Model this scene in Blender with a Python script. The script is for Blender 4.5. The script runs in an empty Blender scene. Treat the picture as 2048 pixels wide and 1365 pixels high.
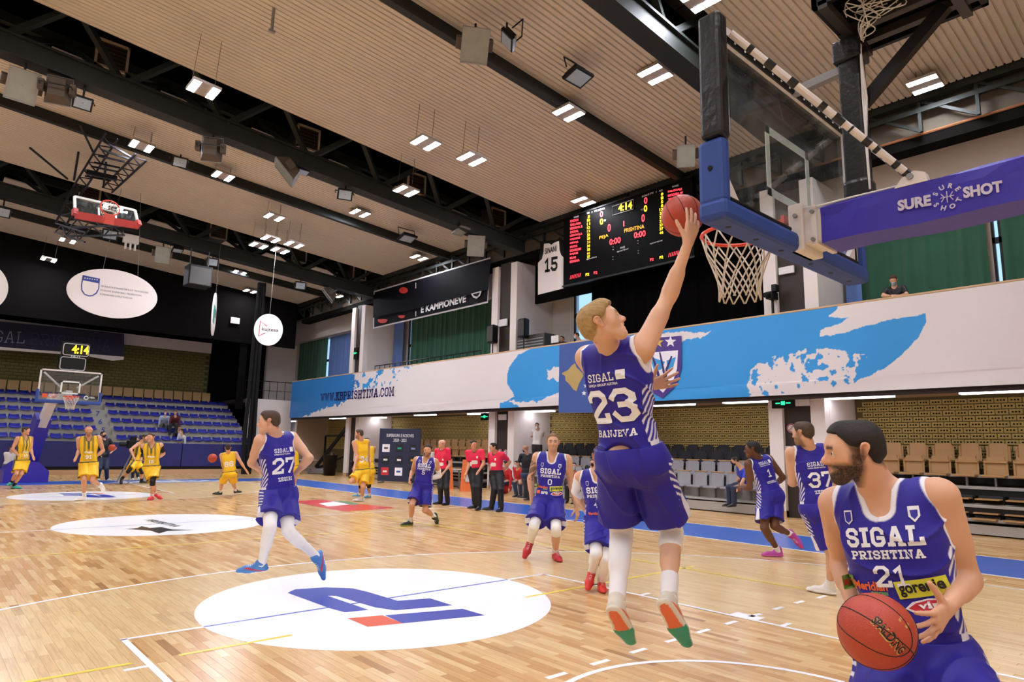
import bpy, bmesh, math, random
import numpy as np
from mathutils import Vector, Matrix
from mathutils.bvhtree import BVHTree
random.seed(7); np.random.seed(7)
SC = bpy.context.scene
COL = SC.collection

# ---------------------------------------------------------------- camera
CAM_POS = np.array([-3.9268, -0.57661, 1.61858])
CAM_M = np.array([[0.742368, -0.669678, 0.020519], [-0.122208, -0.105234, 0.98691], [0.658752, 0.735158, 0.159962]])          # rows: right, up, forward
FPX = 1320.081
cam_d = bpy.data.cameras.new('camera'); cam = bpy.data.objects.new('camera', cam_d); COL.objects.link(cam)
cam_d.sensor_width = 36; cam_d.lens = 36 * FPX / 2048; cam_d.clip_end = 200; cam_d.clip_start = 0.05
_R = Matrix([[CAM_M[0][i], CAM_M[1][i], -CAM_M[2][i]] for i in range(3)]).to_4x4()
cam.matrix_world = Matrix.Translation(CAM_POS.tolist()) @ _R
SC.camera = cam
# ---------------------------------------------------------------- world, exposure
SC.view_settings.view_transform = 'Standard'; SC.view_settings.look = 'None'
SC.view_settings.gamma = 1; SC.view_settings.use_curve_mapping = False
SC.view_settings.exposure = 1.85
w = bpy.data.worlds.new('world'); SC.world = w; w.use_nodes = True
_b = w.node_tree.nodes['Background']; _b.inputs[0].default_value = (0.42, 0.62, 0.9, 1); _b.inputs[1].default_value = 0.5
LAMP_STRENGTH = 62.0
def ray(u, v):
    return np.array([(u - 1024) / FPX, (682.5 - v) / FPX, 1.0]) @ CAM_M
def at(u, v, D):                     # point seen at (u, v) at camera depth D
    return CAM_POS + ray(u, v) * D
def on(u, v, ax, val):               # point seen at (u, v) on the plane ax = val
    d = ray(u, v); i = 'xyz'.index(ax)
    return CAM_POS + d * (val - CAM_POS[i]) / d[i]
def pix(p):
    q = CAM_M @ (np.array(p, float) - CAM_POS); return 1024 + FPX * q[0] / q[2], 682.5 - FPX * q[1] / q[2]
def depth(p):
    return float(CAM_M[2] @ (np.array(p, float) - CAM_POS))
def roof_z(x): return 10.1 + 0.075 * (12.8 - x)
def on_roof(u, v, off=0.0):
    r = ray(u, v); n = np.array([0.075, 0, 1.0]); d = 10.1 + 0.075 * 12.8 + off
    return CAM_POS + r * (d - n @ CAM_POS) / (n @ r)

# ---------------------------------------------------------------- colour, materials
def lin(c):
    if isinstance(c, str):
        c = c.lstrip('#'); c = [int(c[i:i + 2], 16) / 255 for i in (0, 2, 4)]
    return tuple(((x / 12.92) if x <= .04045 else ((x + .055) / 1.055) ** 2.4) for x in c[:3])
_M = {}
def mat(name, c='#808080', rough=.6, metal=0.0, emit=None, es=1.0, spec=None, noise=0.0, nscale=8.0, bump=0.0, bscale=40.0, sheen=0.0):
    if name in _M: return _M[name]
    m = bpy.data.materials.new(name); m.use_nodes = True; nt = m.node_tree; b = nt.nodes['Principled BSDF']
    rgb = lin(c)
    b.inputs['Base Color'].default_value = (*rgb, 1); b.inputs['Roughness'].default_value = rough; b.inputs['Metallic'].default_value = metal
    if spec is not None: b.inputs['Specular IOR Level'].default_value = spec
    if sheen: b.inputs['Sheen Weight'].default_value = sheen
    if emit:
        b.inputs['Emission Color'].default_value = (*lin(emit), 1); b.inputs['Emission Strength'].default_value = es
    if noise or bump:
        tc = nt.nodes.new('ShaderNodeTexCoord')
    if noise:
        n = nt.nodes.new('ShaderNodeTexNoise'); n.inputs['Scale'].default_value = nscale; n.inputs['Detail'].default_value = 4
        nt.links.new(tc.outputs['Object'], n.inputs['Vector'])
        r = nt.nodes.new('ShaderNodeMix'); r.data_type = 'RGBA'
        r.inputs['A'].default_value = (*[x * (1 - noise) for x in rgb], 1); r.inputs['B'].default_value = (*[min(1, x * (1 + noise)) for x in rgb], 1)
        nt.links.new(n.outputs['Fac'], r.inputs['Factor']); nt.links.new(r.outputs['Result'], b.inputs['Base Color'])
    if bump:
        n2 = nt.nodes.new('ShaderNodeTexNoise'); n2.inputs['Scale'].default_value = bscale; n2.inputs['Detail'].default_value = 3
        nt.links.new(tc.outputs['Object'], n2.inputs['Vector'])
        bp = nt.nodes.new('ShaderNodeBump'); bp.inputs['Strength'].default_value = bump; bp.inputs['Distance'].default_value = .02
        nt.links.new(n2.outputs['Fac'], bp.inputs['Height']); nt.links.new(bp.outputs['Normal'], b.inputs['Normal'])
    _M[name] = m; return m
def vmat(name, rough=.6, sss=0.0, sheen=0.0, bump=0.0, bscale=300.0, spec=None):   # colour from the mesh's own colour attribute
    if name in _M: return _M[name]
    m = mat(name, '#808080', rough, sheen=sheen, bump=bump, bscale=bscale, spec=spec); nt = m.node_tree
    a = nt.nodes.new('ShaderNodeAttribute'); a.attribute_name = 'tint'
    nt.links.new(a.outputs['Color'], nt.nodes['Principled BSDF'].inputs['Base Color'])
    if sss:
        b = nt.nodes['Principled BSDF']; b.inputs['Subsurface Weight'].default_value = sss; b.inputs['Subsurface Radius'].default_value = (.02, .008, .004)
        b.inputs['Subsurface Scale'].default_value = .5
    return m

# ---------------------------------------------------------------- object helpers
def link(o, parent=None):
    COL.objects.link(o)
    if parent is not None: o.parent = parent
    return o
def tag(o, label=None, cat=None, group=None, kind=None):
    for k, v in (('label', label), ('category', cat), ('group', group), ('kind', kind)):
        if v: o[k] = v
    return o
def empty(name, loc, label=None, cat=None, group=None, rz=0.0, kind=None):
    o = bpy.data.objects.new(name, None); o.location = [float(x) for x in loc]; o.rotation_euler = (0, 0, rz); o.empty_display_size = .1
    link(o); return tag(o, label, cat, group, kind)
def mesh_obj(name, verts, faces, m, parent=None, smooth=False, origin=None):
    me = bpy.data.meshes.new(name); me.from_pydata([tuple(map(float, v)) for v in verts], [], [tuple(map(int, f)) for f in faces])
    if m is not None:
        for x in (m if isinstance(m, (list, tuple)) else [m]): me.materials.append(x)
    if smooth: me.polygons.foreach_set('use_smooth', [True] * len(me.polygons))
    me.update(); o = bpy.data.objects.new(name, me); link(o, parent); return o
class MB:
    """Collects simple shapes; build() links them as ONE mesh object (coordinates are local to the parent)."""
    def __init__(s): s.v = []; s.f = []; s.m = []
    def add(s, vs, fs, mi=0):
        n = len(s.v); s.v += [tuple(map(float, x)) for x in vs]; s.f += [tuple(i + n for i in f) for f in fs]; s.m += [mi] * len(fs); return s
    def box(s, lo, hi, mi=0, bev=0.0):
        x0, y0, z0 = lo; x1, y1, z1 = hi
        if bev > 0:
            bm = bmesh.new(); bmesh.ops.create_cube(bm, size=1)
            for vv in bm.verts: vv.co = Vector(((x0 + x1) / 2 + vv.co.x * (x1 - x0), (y0 + y1) / 2 + vv.co.y * (y1 - y0), (z0 + z1) / 2 + vv.co.z * (z1 - z0)))
            bmesh.ops.bevel(bm, geom=bm.edges[:], offset=bev, segments=2, affect='EDGES', profile=.5)
            return s.bm(bm, mi)
        return s.add([(x0, y0, z0), (x1, y0, z0), (x1, y1, z0), (x0, y1, z0), (x0, y0, z1), (x1, y0, z1), (x1, y1, z1), (x0, y1, z1)],
                     [(3, 2, 1, 0), (4, 5, 6, 7), (0, 1, 5, 4), (1, 2, 6, 5), (2, 3, 7, 6), (3, 0, 4, 7)], mi)
    def bm(s, bm, mi=0):
        bm.verts.ensure_lookup_table(); bm.verts.index_update()
        s.add([v.co[:] for v in bm.verts], [[v.index for v in f.verts] for f in bm.faces], mi); bm.free(); return s
    def bar(s, a, b, w, h, mi=0, up=(0, 0, 1)):          # rectangular bar from a to b
        a = np.array(a, float); b = np.array(b, float); d = b - a; d /= np.linalg.norm(d)
        u = np.array(up, float); r = np.cross(d, u)
        if np.linalg.norm(r) < 1e-4: r = np.cross(d, (1, 0, 0))
        r /= np.linalg.norm(r); u = np.cross(r, d)
        c = [r * sx * w / 2 + u * sy * h / 2 for sx, sy in ((-1, -1), (1, -1), (1, 1), (-1, 1))]
        return s.add([a + k for k in c] + [b + k for k in c], [(3, 2, 1, 0), (4, 5, 6, 7), (0, 1, 5, 4), (1, 2, 6, 5), (2, 3, 7, 6), (3, 0, 4, 7)], mi)
    def tube(s, pts, r, n=8, mi=0, cap=True, closed=False):
        P = [np.array(p, float) for p in pts]; k = len(P); rr = r if isinstance(r, (list, tuple)) else [r] * k
        up = None; vs = []
        for i in range(k):
            if closed: t = P[(i + 1) % k] - P[i - 1]
            else: t = P[min(i + 1, k - 1)] - P[max(i - 1, 0)]
            t = t / (np.linalg.norm(t) + 1e-9)
            if up is None:
                up = np.array((0, 0, 1.0)) if abs(t[2]) < .9 else np.array((1.0, 0, 0))
            x = np.cross(t, up); x /= np.linalg.norm(x) + 1e-9; up = np.cross(x, t)
            for j in range(n):
                an = 2 * math.pi * j / n; vs.append(P[i] + rr[i] * (math.cos(an) * x + math.sin(an) * up))
        fs = []
        for i in range(k if closed else k - 1):
            i2 = (i + 1) % k
            for j in range(n):
                j2 = (j + 1) % n; fs.append((i * n + j, i * n + j2, i2 * n + j2, i2 * n + j))
        if cap and not closed: fs += [tuple(range(n))[::-1], tuple((k - 1) * n + j for j in range(n))]
        return s.add(vs, fs, mi)
    def prism(s, poly, fn, d0, d1, mi=0):                 # polygon (2-D) extruded; fn(a, b, d) -> xyz
        n = len(poly); vs = [fn(a, b, d0) for a, b in poly] + [fn(a, b, d1) for a, b in poly]
        return s.add(vs, [tuple(range(n))[::-1], tuple(range(n, 2 * n))] + [(i, (i + 1) % n, n + (i + 1) % n, n + i) for i in range(n)], mi)
    def lathe(s, prof, n=16, c=(0, 0, 0), mi=0, cap=True):
        vs = []; k = len(prof)
        for r, z in prof:
            for j in range(n):
                a = 2 * math.pi * j / n; vs.append((c[0] + r * math.cos(a), c[1] + r * math.sin(a), c[2] + z))
        fs = [(i * n + j, i * n + (j + 1) % n, (i + 1) * n + (j + 1) % n, (i + 1) * n + j) for i in range(k - 1) for j in range(n)]
        if cap: fs += [tuple(range(n))[::-1], tuple((k - 1) * n + j for j in range(n))]
        return s.add(vs, fs, mi)
    def sphere(s, c, r, n=12, m=8, mi=0, sc=(1, 1, 1)):
        vs = [(c[0], c[1], c[2] - r * sc[2])]
        for i in range(1, m):
            t = math.pi * i / m - math.pi / 2
            for j in range(n):
                a = 2 * math.pi * j / n; vs.append((c[0] + r * sc[0] * math.cos(t) * math.cos(a), c[1] + r * sc[1] * math.cos(t) * math.sin(a), c[2] + r * sc[2] * math.sin(t)))
        vs.append((c[0], c[1], c[2] + r * sc[2])); L = len(vs) - 1
        fs = [(0, 1 + (j + 1) % n, 1 + j) for j in range(n)]
        fs += [(1 + i * n + j, 1 + i * n + (j + 1) % n, 1 + (i + 1) * n + (j + 1) % n, 1 + (i + 1) * n + j) for i in range(m - 2) for j in range(n)]
        fs += [(L, 1 + (m - 2) * n + j, 1 + (m - 2) * n + (j + 1) % n) for j in range(n)]
        return s.add(vs, fs, mi)
    def xf(s, M4):
        M4 = np.array(M4); s.v = [tuple((M4[:3, :3] @ np.array(p)) + M4[:3, 3]) for p in s.v]; return s
    def build(s, name, m, parent=None, smooth=False):
        o = mesh_obj(name, s.v, s.f, m, parent, smooth)
        if any(s.m): o.data.polygons.foreach_set('material_index', s.m)
        return o
def copy_tree(o, parent=None):
    c = o.copy(); COL.objects.link(c)
    if parent is not None: c.parent = parent
    for ch in list(o.children): copy_tree(ch, c)
    return c
# ---------------------------------------------------------------- lettering
def text_mesh(txt, bold=0.0, shear=0.0, space=1.0):
    cu = bpy.data.curves.new('txt', 'FONT'); cu.body = txt; cu.size = 1.0; cu.offset = bold; cu.shear = shear; cu.space_character = space; cu.resolution_u = 3
    cu.align_x = 'CENTER'; cu.align_y = 'CENTER'; cu.fill_mode = 'FRONT'
    o = bpy.data.objects.new('txt', cu); me = o.to_mesh()
    vs = [v.co[:2] for v in me.vertices]; fs = [tuple(p.vertices) for p in me.polygons]
    o.to_mesh_clear(); bpy.data.objects.remove(o); bpy.data.curves.remove(cu)
    a = np.array(vs) if vs else np.zeros((0, 2)); 
    if len(a):
        lo, hi = a.min(0), a.max(0); a = a - (lo + hi) / 2
    return a, fs
# block slab letters drawn as strokes on a 4 x 6 grid
_G = {
'0': ['1,0 3,0 4,1 4,5 3,6 1,6 0,5 0,1 1,0'], '1': ['0.6,4.8 2,6 2,0', '0.6,0 3.4,0'], '2': ['0,4.6 0,5 1,6 3,6 4,5 4,4 0,0.6 0,0 4,0 4,1'],
'3': ['0,4.8 1,6 3,6 4,5 4,4 3,3.2 1.6,3.2', '3,3.2 4,2.3 4,1 3,0 1,0 0,1.2'], '4': ['3,0 3,6 0,2 4.3,2', '2.2,0 3.8,0'], '5': ['4,6 0.4,6 0.4,3.4 3,3.4 4,2.5 4,1 3,0 1,0 0,1'],
'6': ['4,5 3,6 1,6 0,5 0,1 1,0 3,0 4,1 4,2.4 3,3.4 0,3.4'], '7': ['0,5 0,6 4,6 4,5 1.6,0'], '8': ['1,0 3,0 4,1 4,2.4 3,3.2 1,3.2 0,2.4 0,1 1,0', '1,3.2 0,4 0,5 1,6 3,6 4,5 4,4 3,3.2'], '9': ['0,1 1,0 3,0 4,1 4,5 3,6 1,6 0,5 0,3.6 1,2.7 4,2.7'],
'A': ['0,0 1.7,6 2.3,6 4,0', '0.7,2 3.3,2', '-.6,0 .8,0', '3.2,0 4.6,0'], 'B': ['0.3,0 0.3,6', '-.4,6 3,6 3.8,5.2 3.8,4 3,3.2 0.3,3.2', '3,3.2 4,2.4 4,.9 3,0 -.4,0'], 'C': ['4,4.4 4,5 3,6 1,6 0,5 0,1 1,0 3,0 4,1 4,1.6'], 'D': ['0.3,0 0.3,6', '-.4,6 3,6 4,5 4,1 3,0 -.4,0'],
'E': ['4,4.9 4,6 -.4,6', '0.3,6 0.3,0', '-.4,0 4,0 4,1.1', '0.3,3.1 2.8,3.1'], 'G': ['4,4.6 4,5 3,6 1,6 0,5 0,1 1,0 3,0 4,1 4,2.6 2.2,2.6'], 'H': ['0.3,0 0.3,6', '3.7,0 3.7,6', '0.3,3 3.7,3', '-.4,0 1,0', '3,0 4.4,0', '-.4,6 1,6', '3,6 4.4,6'],
'I': ['1,0 1,6', '0,0 2,0', '0,6 2,6'], 'J': ['2,6 4,6', '3,6 3,1 2,0 1,0 0,1 0,2'], 'K': ['0.3,0 0.3,6', '-.4,0 1,0', '-.4,6 1,6', '0.3,2.4 3.6,6', '1.6,3.8 3.8,0', '3,0 4.4,0', '3,6 4.4,6'], 'L': ['0.3,0 0.3,6', '-.4,6 1.2,6', '-.4,0 3.8,0 3.8,1.5'],
'M': ['0.3,0 0.3,6 2.3,2.2 4.3,6 4.3,0', '-.4,0 1,0', '3.6,0 5,0', '-.4,6 .4,6', '4.2,6 5,6'], 'N': ['0.3,0 0.3,6 3.7,0 3.7,6', '-.4,0 1,0', '3,6 4.4,6', '-.4,6 .4,6'], 'O': ['1,0 3,0 4,1 4,5 3,6 1,6 0,5 0,1 1,0'], 'P': ['0.3,0 0.3,6', '-.4,0 1.2,0', '-.4,6 3,6 4,5 4,3.8 3,2.8 0.3,2.8'],
'Q': ['1,0 3,0 4,1 4,5 3,6 1,6 0,5 0,1 1,0', '2.4,1.4 3.8,-.8'], 'R': ['0.3,0 0.3,6', '-.4,0 1.2,0', '-.4,6 3,6 4,5 4,3.8 3,2.8 0.3,2.8', '2,2.8 3.6,0 4.4,0'], 'S': ['4,4.6 4,5 3,6 1,6 0,5 0,4 1,3.2 3,2.9 4,2 4,1 3,0 1,0 0,1 0,1.4'], 'T': ['0,4.8 0,6 4,6 4,4.8', '2,6 2,0', '1.2,0 2.8,0'],
'U': ['0.3,6 0.3,1 1.2,0 2.8,0 3.7,1 3.7,6', '-.4,6 1,6', '3,6 4.4,6'], 'V': ['0,6 2,0 4,6', '-.6,6 .7,6', '3.3,6 4.6,6'], 'W': ['0,6 1.2,0 2.5,5 3.8,0 5,6', '-.6,6 .7,6', '4.3,6 5.6,6'], 'Z': ['0,4.9 0,6 4,6 0,0 4,0 4,1.1'], '.': ['0.5,0 0.5,.9'], '/': ['0,0 2,6'], ':': ['.5,1.4 .5,2.2', '.5,3.9 .5,4.7'], '-': ['0,3 2,3'], ' ': [],
}
def slab_mesh(txt, t=1.05, gap=1.35):
    vs = []; fs = []; x0 = 0.0
    for ch in txt:
        ss = _G.get(ch, []); mx = 0.0; mn = 0.0
        for st in ss:
            P = [np.array(list(map(float, q.split(',')))) for q in st.split()]; mx = max(mx, max(p[0] for p in P)); mn = min(mn, min(p[0] for p in P))
        off = x0 - mn
        for st in ss:
            P = [np.array(list(map(float, q.split(',')))) for q in st.split()]
            closed = len(P) > 2 and np.allclose(P[0], P[-1])
            if closed: P = P[:-1]
            n = len(P); L = []
            for i in range(n):
                d1 = P[i] - P[i - 1] if (closed or i > 0) else P[1] - P[0]
                d2 = P[(i + 1) % n] - P[i] if (closed or i < n - 1) else P[-1] - P[-2]
                d1 = d1 / np.linalg.norm(d1); d2 = d2 / np.linalg.norm(d2)
                n1 = np.array((-d1[1], d1[0])); n2 = np.array((-d2[1], d2[0])); nn = n1 + n2
                if np.linalg.norm(nn) < .2: nn = n1
                nn /= np.linalg.norm(nn); sc = min(1.7, 1 / max(.3, nn @ n1)); e = np.zeros(2)
                if not closed and i == 0: e = -d1 * t * .5
                if not closed and i == n - 1: e = d2 * t * .5
                L.append((P[i] + nn * sc * t / 2 + e, P[i] - nn * sc * t / 2 + e))
            b = len(vs)
            for l, r in L: vs += [(l[0] + off, l[1]), (r[0] + off, r[1])]
            for i in range(n if closed else n - 1):
                j = (i + 1) % n; fs.append((b + 2 * i, b + 2 * i + 1, b + 2 * j + 1, b + 2 * j))
        x0 += (mx - mn if ss else 2.0) + gap + (t * .55 if ss else 0)
    a = np.array(vs)
    lo, hi = a.min(0), a.max(0); a = (a - (lo + hi) / 2) / (hi[1] - lo[1])
    return a, fs
def fit2(a, w=None, h=None):
    lo, hi = a.min(0), a.max(0); s = hi - lo
    if w and h: return a * np.array((w / s[0], h / s[1]))
    k = (w / s[0]) if w else (h / s[1]); return a * k
def flat_text(name, txt, fn, m, parent=None, w=None, h=None, slab=False, bold=.02, shear=0.0, t=1.05, space=1.0):
    a, f = slab_mesh(txt, t) if slab else text_mesh(txt, bold, shear, space)
    if not len(a): return None
    a = fit2(a, w, h)
    return mesh_obj(name, [fn(x, y) for x, y in a], f, m, parent)
# small value noise (numpy)
def vnoise(x, y, seed=0):
    xi = np.floor(x).astype(int); yi = np.floor(y).astype(int); xf = x - xi; yf = y - yi
    def h(a, b):
        n = (a * 374761393 + b * 668265263 + seed * 1274126177) & 0xffffffff
        n = ((n ^ (n >> 13)) * 1274126177) & 0xffffffff
        return ((n ^ (n >> 16)) & 0xffff) / 65535.0
    u = xf * xf * (3 - 2 * xf); v = yf * yf * (3 - 2 * yf)
    return (h(xi, yi) * (1 - u) + h(xi + 1, yi) * u) * (1 - v) + (h(xi, yi + 1) * (1 - u) + h(xi + 1, yi + 1) * u) * v
def fbm(x, y, o=3, seed=0):
    s = 0; a = .5
    for i in range(o):
        s = s + a * vnoise(x * 2 ** i, y * 2 ** i, seed + i); a *= .5
    return s / (1 - .5 ** o)
def in_poly(px, py, poly):
    ins = np.zeros(px.shape, bool); n = len(poly)
    for i in range(n):
        x0, y0 = poly[i]; x1, y1 = poly[(i + 1) % n]
        if y0 == y1: continue
        c = ((y0 > py) != (y1 > py)) & (px < (x1 - x0) * (py - y0) / (y1 - y0) + x0); ins ^= c
    return ins

# ================================================================ SETTING
M_white = mat('white_paint', '#e4dcd6', .8, noise=.06, nscale=1.5)
M_band = mat('upper_wall_paint', '#cfc6bd', .85, noise=.08, nscale=.8)
M_black = mat('black_wall', '#0b0908', .9, spec=.1)
M_brown = mat('dark_brown_panel', '#2c211b', .6, noise=.15, nscale=3)
M_steel = mat('dark_green_steel', '#1b211d', .55, metal=.2)
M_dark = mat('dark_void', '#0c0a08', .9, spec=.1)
M_deck = mat('ceiling_deck', '#cabfad', .6, noise=.06, nscale=.5)
M_under = mat('under_balcony_ceiling', '#a79077', .8)
M_wood = mat('rail_wood', '#c9a67c', .5)
M_blk = mat('black_plastic', '#0e0e0e', .5, spec=.25)
M_blkm = mat('black_metal', '#181818', .4, metal=.5)
M_grey = mat('grey_metal', '#8c8c8c', .45, metal=.4)
M_wmetal = mat('white_metal', '#dcdad6', .45)
M_line = mat('white_line', '#fbfbfb', .3); M_yline = mat('yellow_line', '#f2d93a', .35); M_bline = mat('blue_line', '#3b64c8', .3)
M_disc = mat('white_floor_print', '#ffffff', .28); M_fblue = mat('blue_floor_print', '#2b3fae', .3); M_for = mat('orange_floor_print', '#e4572e', .3); M_fblack = mat('black_floor_print', '#1b1b1d', .3)
M_strip = mat('blue_court_border', '#2f66c4', .28, noise=.05, nscale=1); M_red = mat('red_floor_print', '#d83a3a', .3)

# ---- wood floor: procedural planks laid along the court, in world coordinates
def floor_material():
    m = mat('wood_floor', '#d8a96a', .24); nt = m.node_tree; N = nt.nodes.new; L = nt.links.new; b = nt.nodes['Principled BSDF']
    g = N('ShaderNodeNewGeometry'); s = N('ShaderNodeSeparateXYZ'); L(g.outputs['Position'], s.inputs[0])
    def mth(op, a, c=None, d=None):
        n = N('ShaderNodeMath'); n.operation = op
        for i, x in enumerate((a, c, d)):
            if x is None: continue
            if isinstance(x, (int, float)): n.inputs[i].default_value = x
            else: L(x, n.inputs[i])
        return n.outputs[0]
    row = mth('FLOOR', mth('DIVIDE', s.outputs[0], .07))
    yy = mth('DIVIDE', s.outputs[1], .5); yo = mth('ADD', yy, mth('FRACT', mth('MULTIPLY', row, .3819)))
    cell = mth('FLOOR', yo)
    cv = N('ShaderNodeCombineXYZ'); L(row, cv.inputs[0]); L(cell, cv.inputs[1])
    wn = N('ShaderNodeTexWhiteNoise'); wn.noise_dimensions = '3D'; L(cv.outputs[0], wn.inputs['Vector'])
    r = N('ShaderNodeValToRGB'); L(wn.outputs['Value'], r.inputs[0]); e = r.color_ramp.elements
    e[0].position = 0; e[0].color = (*lin('#b0834f'), 1); e[1].position = 1; e[1].color = (*lin('#eecd96'), 1)
    for p, c in ((.05, '#cd9c60'), (.4, '#dcb074'), (.75, '#e5be84')):
        q = e.new(p); q.color = (*lin(c), 1)
    # worn, paler varnish inside the three-point area but outside the key
    def zone(cy, sgn):
        dx = s.outputs[0]; dy = mth('SUBTRACT', s.outputs[1], cy)
        d = mth('SQRT', mth('ADD', mth('MULTIPLY', dx, dx), mth('MULTIPLY', dy, dy)))
        i3 = mth('LESS_THAN', d, 6.75)
        ky = mth('LESS_THAN', mth('MULTIPLY', dy, sgn), 4.22); kx = mth('LESS_THAN', mth('ABSOLUTE', dx), 2.45)
        return mth('MULTIPLY', i3, mth('SUBTRACT', 1, mth('MULTIPLY', kx, ky)))
    z = mth('MULTIPLY', mth('ADD', zone(1.575, 1), zone(26.425, -1)), .62)
    mx = N('ShaderNodeMix'); mx.data_type = 'RGBA'; L(z, mx.inputs['Factor']); L(r.outputs[0], mx.inputs['A']); mx.inputs['B'].default_value = (*lin('#ecd19c'), 1)
    # grain
    mp = N('ShaderNodeMapping'); L(g.outputs['Position'], mp.inputs[0]); mp.inputs['Scale'].default_value = (60, 3, 1)
    off = N('ShaderNodeVectorMath'); off.operation = 'ADD'; L(mp.outputs[0], off.inputs[0])
    sc = N('ShaderNodeVectorMath'); sc.operation = 'SCALE'; L(wn.outputs['Color'], sc.inputs[0]); sc.inputs['Scale'].default_value = 40; L(sc.outputs[0], off.inputs[1])
    ns = N('ShaderNodeTexNoise'); ns.inputs['Scale'].default_value = 1; ns.inputs['Detail'].default_value = 3; L(off.outputs[0], ns.inputs['Vector'])
    gm = N('ShaderNodeMix'); gm.data_type = 'RGBA'; gm.blend_type = 'MULTIPLY'; gm.inputs['Factor'].default_value = .35
    L(mx.outputs['Result'], gm.inputs['A']); gr = N('ShaderNodeValToRGB'); L(ns.outputs['Fac'], gr.inputs[0])
    gr.color_ramp.elements[0].position = .3; gr.color_ramp.elements[0].color = (.55, .5, .45, 1); gr.color_ramp.elements[1].position = .6
    L(gr.outputs[0], gm.inputs['B']); L(gm.outputs['Result'], b.inputs['Base Color'])
    return m
M_floor = floor_material()
floor = tag(MB().box((-14, -8, -.2), (15, 46, -.003)).build('floor', M_floor), 'pale wooden sports hall floor with painted court', None, kind='structure')
# planks: every plank of the near half is geometry; the 300 nearest are single parts
rows = []
for r in range(-71, 186):
    off = (r * .3819) % 1.0
    for k in range(0, 36):
        y0 = (k - off) * .5; x0 = r * .07
        if y0 < 0.2 or y0 > 17: continue
        dd = depth((x0 + .035, y0 + .25, 0))
        if dd < 1: continue
        u, v = pix((x0 + .035, y0 + .25, 0))
        if -60 < u < 2100 and v < 1420: rows.append((dd, x0, y0))
rows.sort()
pm = MB().box((.0008, .0008, -.004), (.0692, .4992, 0.0)).build('floor_plank', M_floor, floor)
pm.location = (rows[0][1], rows[0][2], 0)
for dd, x, y in rows[1:300]:
    o = pm.copy(); COL.objects.link(o); o.location = (x, y, 0)
vs = []; fs = []
for dd, x, y in rows[300:]:
    n = len(vs); a, b, c, d = x + .0008, x + .0692, y + .0008, y + .4992
    vs += [(a, c, 0), (b, c, 0), (b, d, 0), (a, d, 0), (a, c, -.003), (b, c, -.003), (b, d, -.003), (a, d, -.003)]
    fs += [(n, n + 1, n + 2, n + 3), (n, n + 4, n + 5, n + 1), (n + 1, n + 5, n + 6, n + 2), (n + 2, n + 6, n + 7, n + 3), (n + 3, n + 7, n + 4, n)]
tag(mesh_obj('floor_planks', vs, fs, M_floor, floor), kind='stuff')
tag(MB().box((-14, 16.6, -.003), (15, 46, -.0006)).box((12.9, -8, -.003), (15, 16.6, -.0006)).build('far_floor', M_floor, floor), kind='stuff')

def ring_part(name, m, c, r0, r1, a0=0, a1=2 * math.pi, n=72, z=.0022):
    v = []; f = []
    for i in range(n + 1):
        a = a0 + (a1 - a0) * i / n
        v += [(c[0] + r0 * math.cos(a), c[1] + r0 * math.sin(a), z), (c[0] + r1 * math.cos(a), c[1] + r1 * math.sin(a), z)]
    for i in range(n): f.append((2 * i, 2 * i + 1, 2 * i + 3, 2 * i + 2))
    return mesh_obj(name, v, f, m, floor)
def disc_part(name, m, c, r, z=.0014, n=96):
    return mesh_obj(name, [(c[0] + r * math.cos(2 * math.pi * i / n), c[1] + r * math.sin(2 * math.pi * i / n), z) for i in range(n)], [tuple(range(n))], m, floor)
def line(name, m, a, b, w=.05, z=.002):
    a = np.array(a, float); b = np.array(b, float); d = (b - a) / np.linalg.norm(b - a); n = np.array((-d[1], d[0])) * w / 2
    return mesh_obj(name, [(*(a - n), z), (*(b - n), z), (*(b + n), z), (*(a + n), z)], [(0, 1, 2, 3)], m, floor)
def poly(name, m, pts, z=.0026):
    return mesh_obj(name, [(x, y, z) for x, y in pts], [tuple(range(len(pts)))], m, floor)
poly('blue_border', M_strip, [(7.58, -3), (9.55, -3), (9.55, 30.2), (7.58, 30.2)], .001)
poly('blue_border', M_strip, [(-12, 28.05), (7.58, 28.05), (7.58, 30.2), (-12, 30.2)], .001)
line('boundary_line', M_line, (7.53, -3), (7.53, 28.02), .07); line('boundary_line', M_line, (9.58, -3), (9.58, 30.2), .05)
line('boundary_line', M_line, (-7.5, 28.03), (7.55, 28.03)); line('boundary_line', M_line, (-7.5, 0), (7.5, 0)); line('boundary_line', M_line, (-12, 30.2), (9.6, 30.2))
line('boundary_line', M_line, (-7.5, 0), (-7.5, 28)); line('boundary_line', M_line, (7.55, 10.2), (9.55, 9.3), .05)
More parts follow.
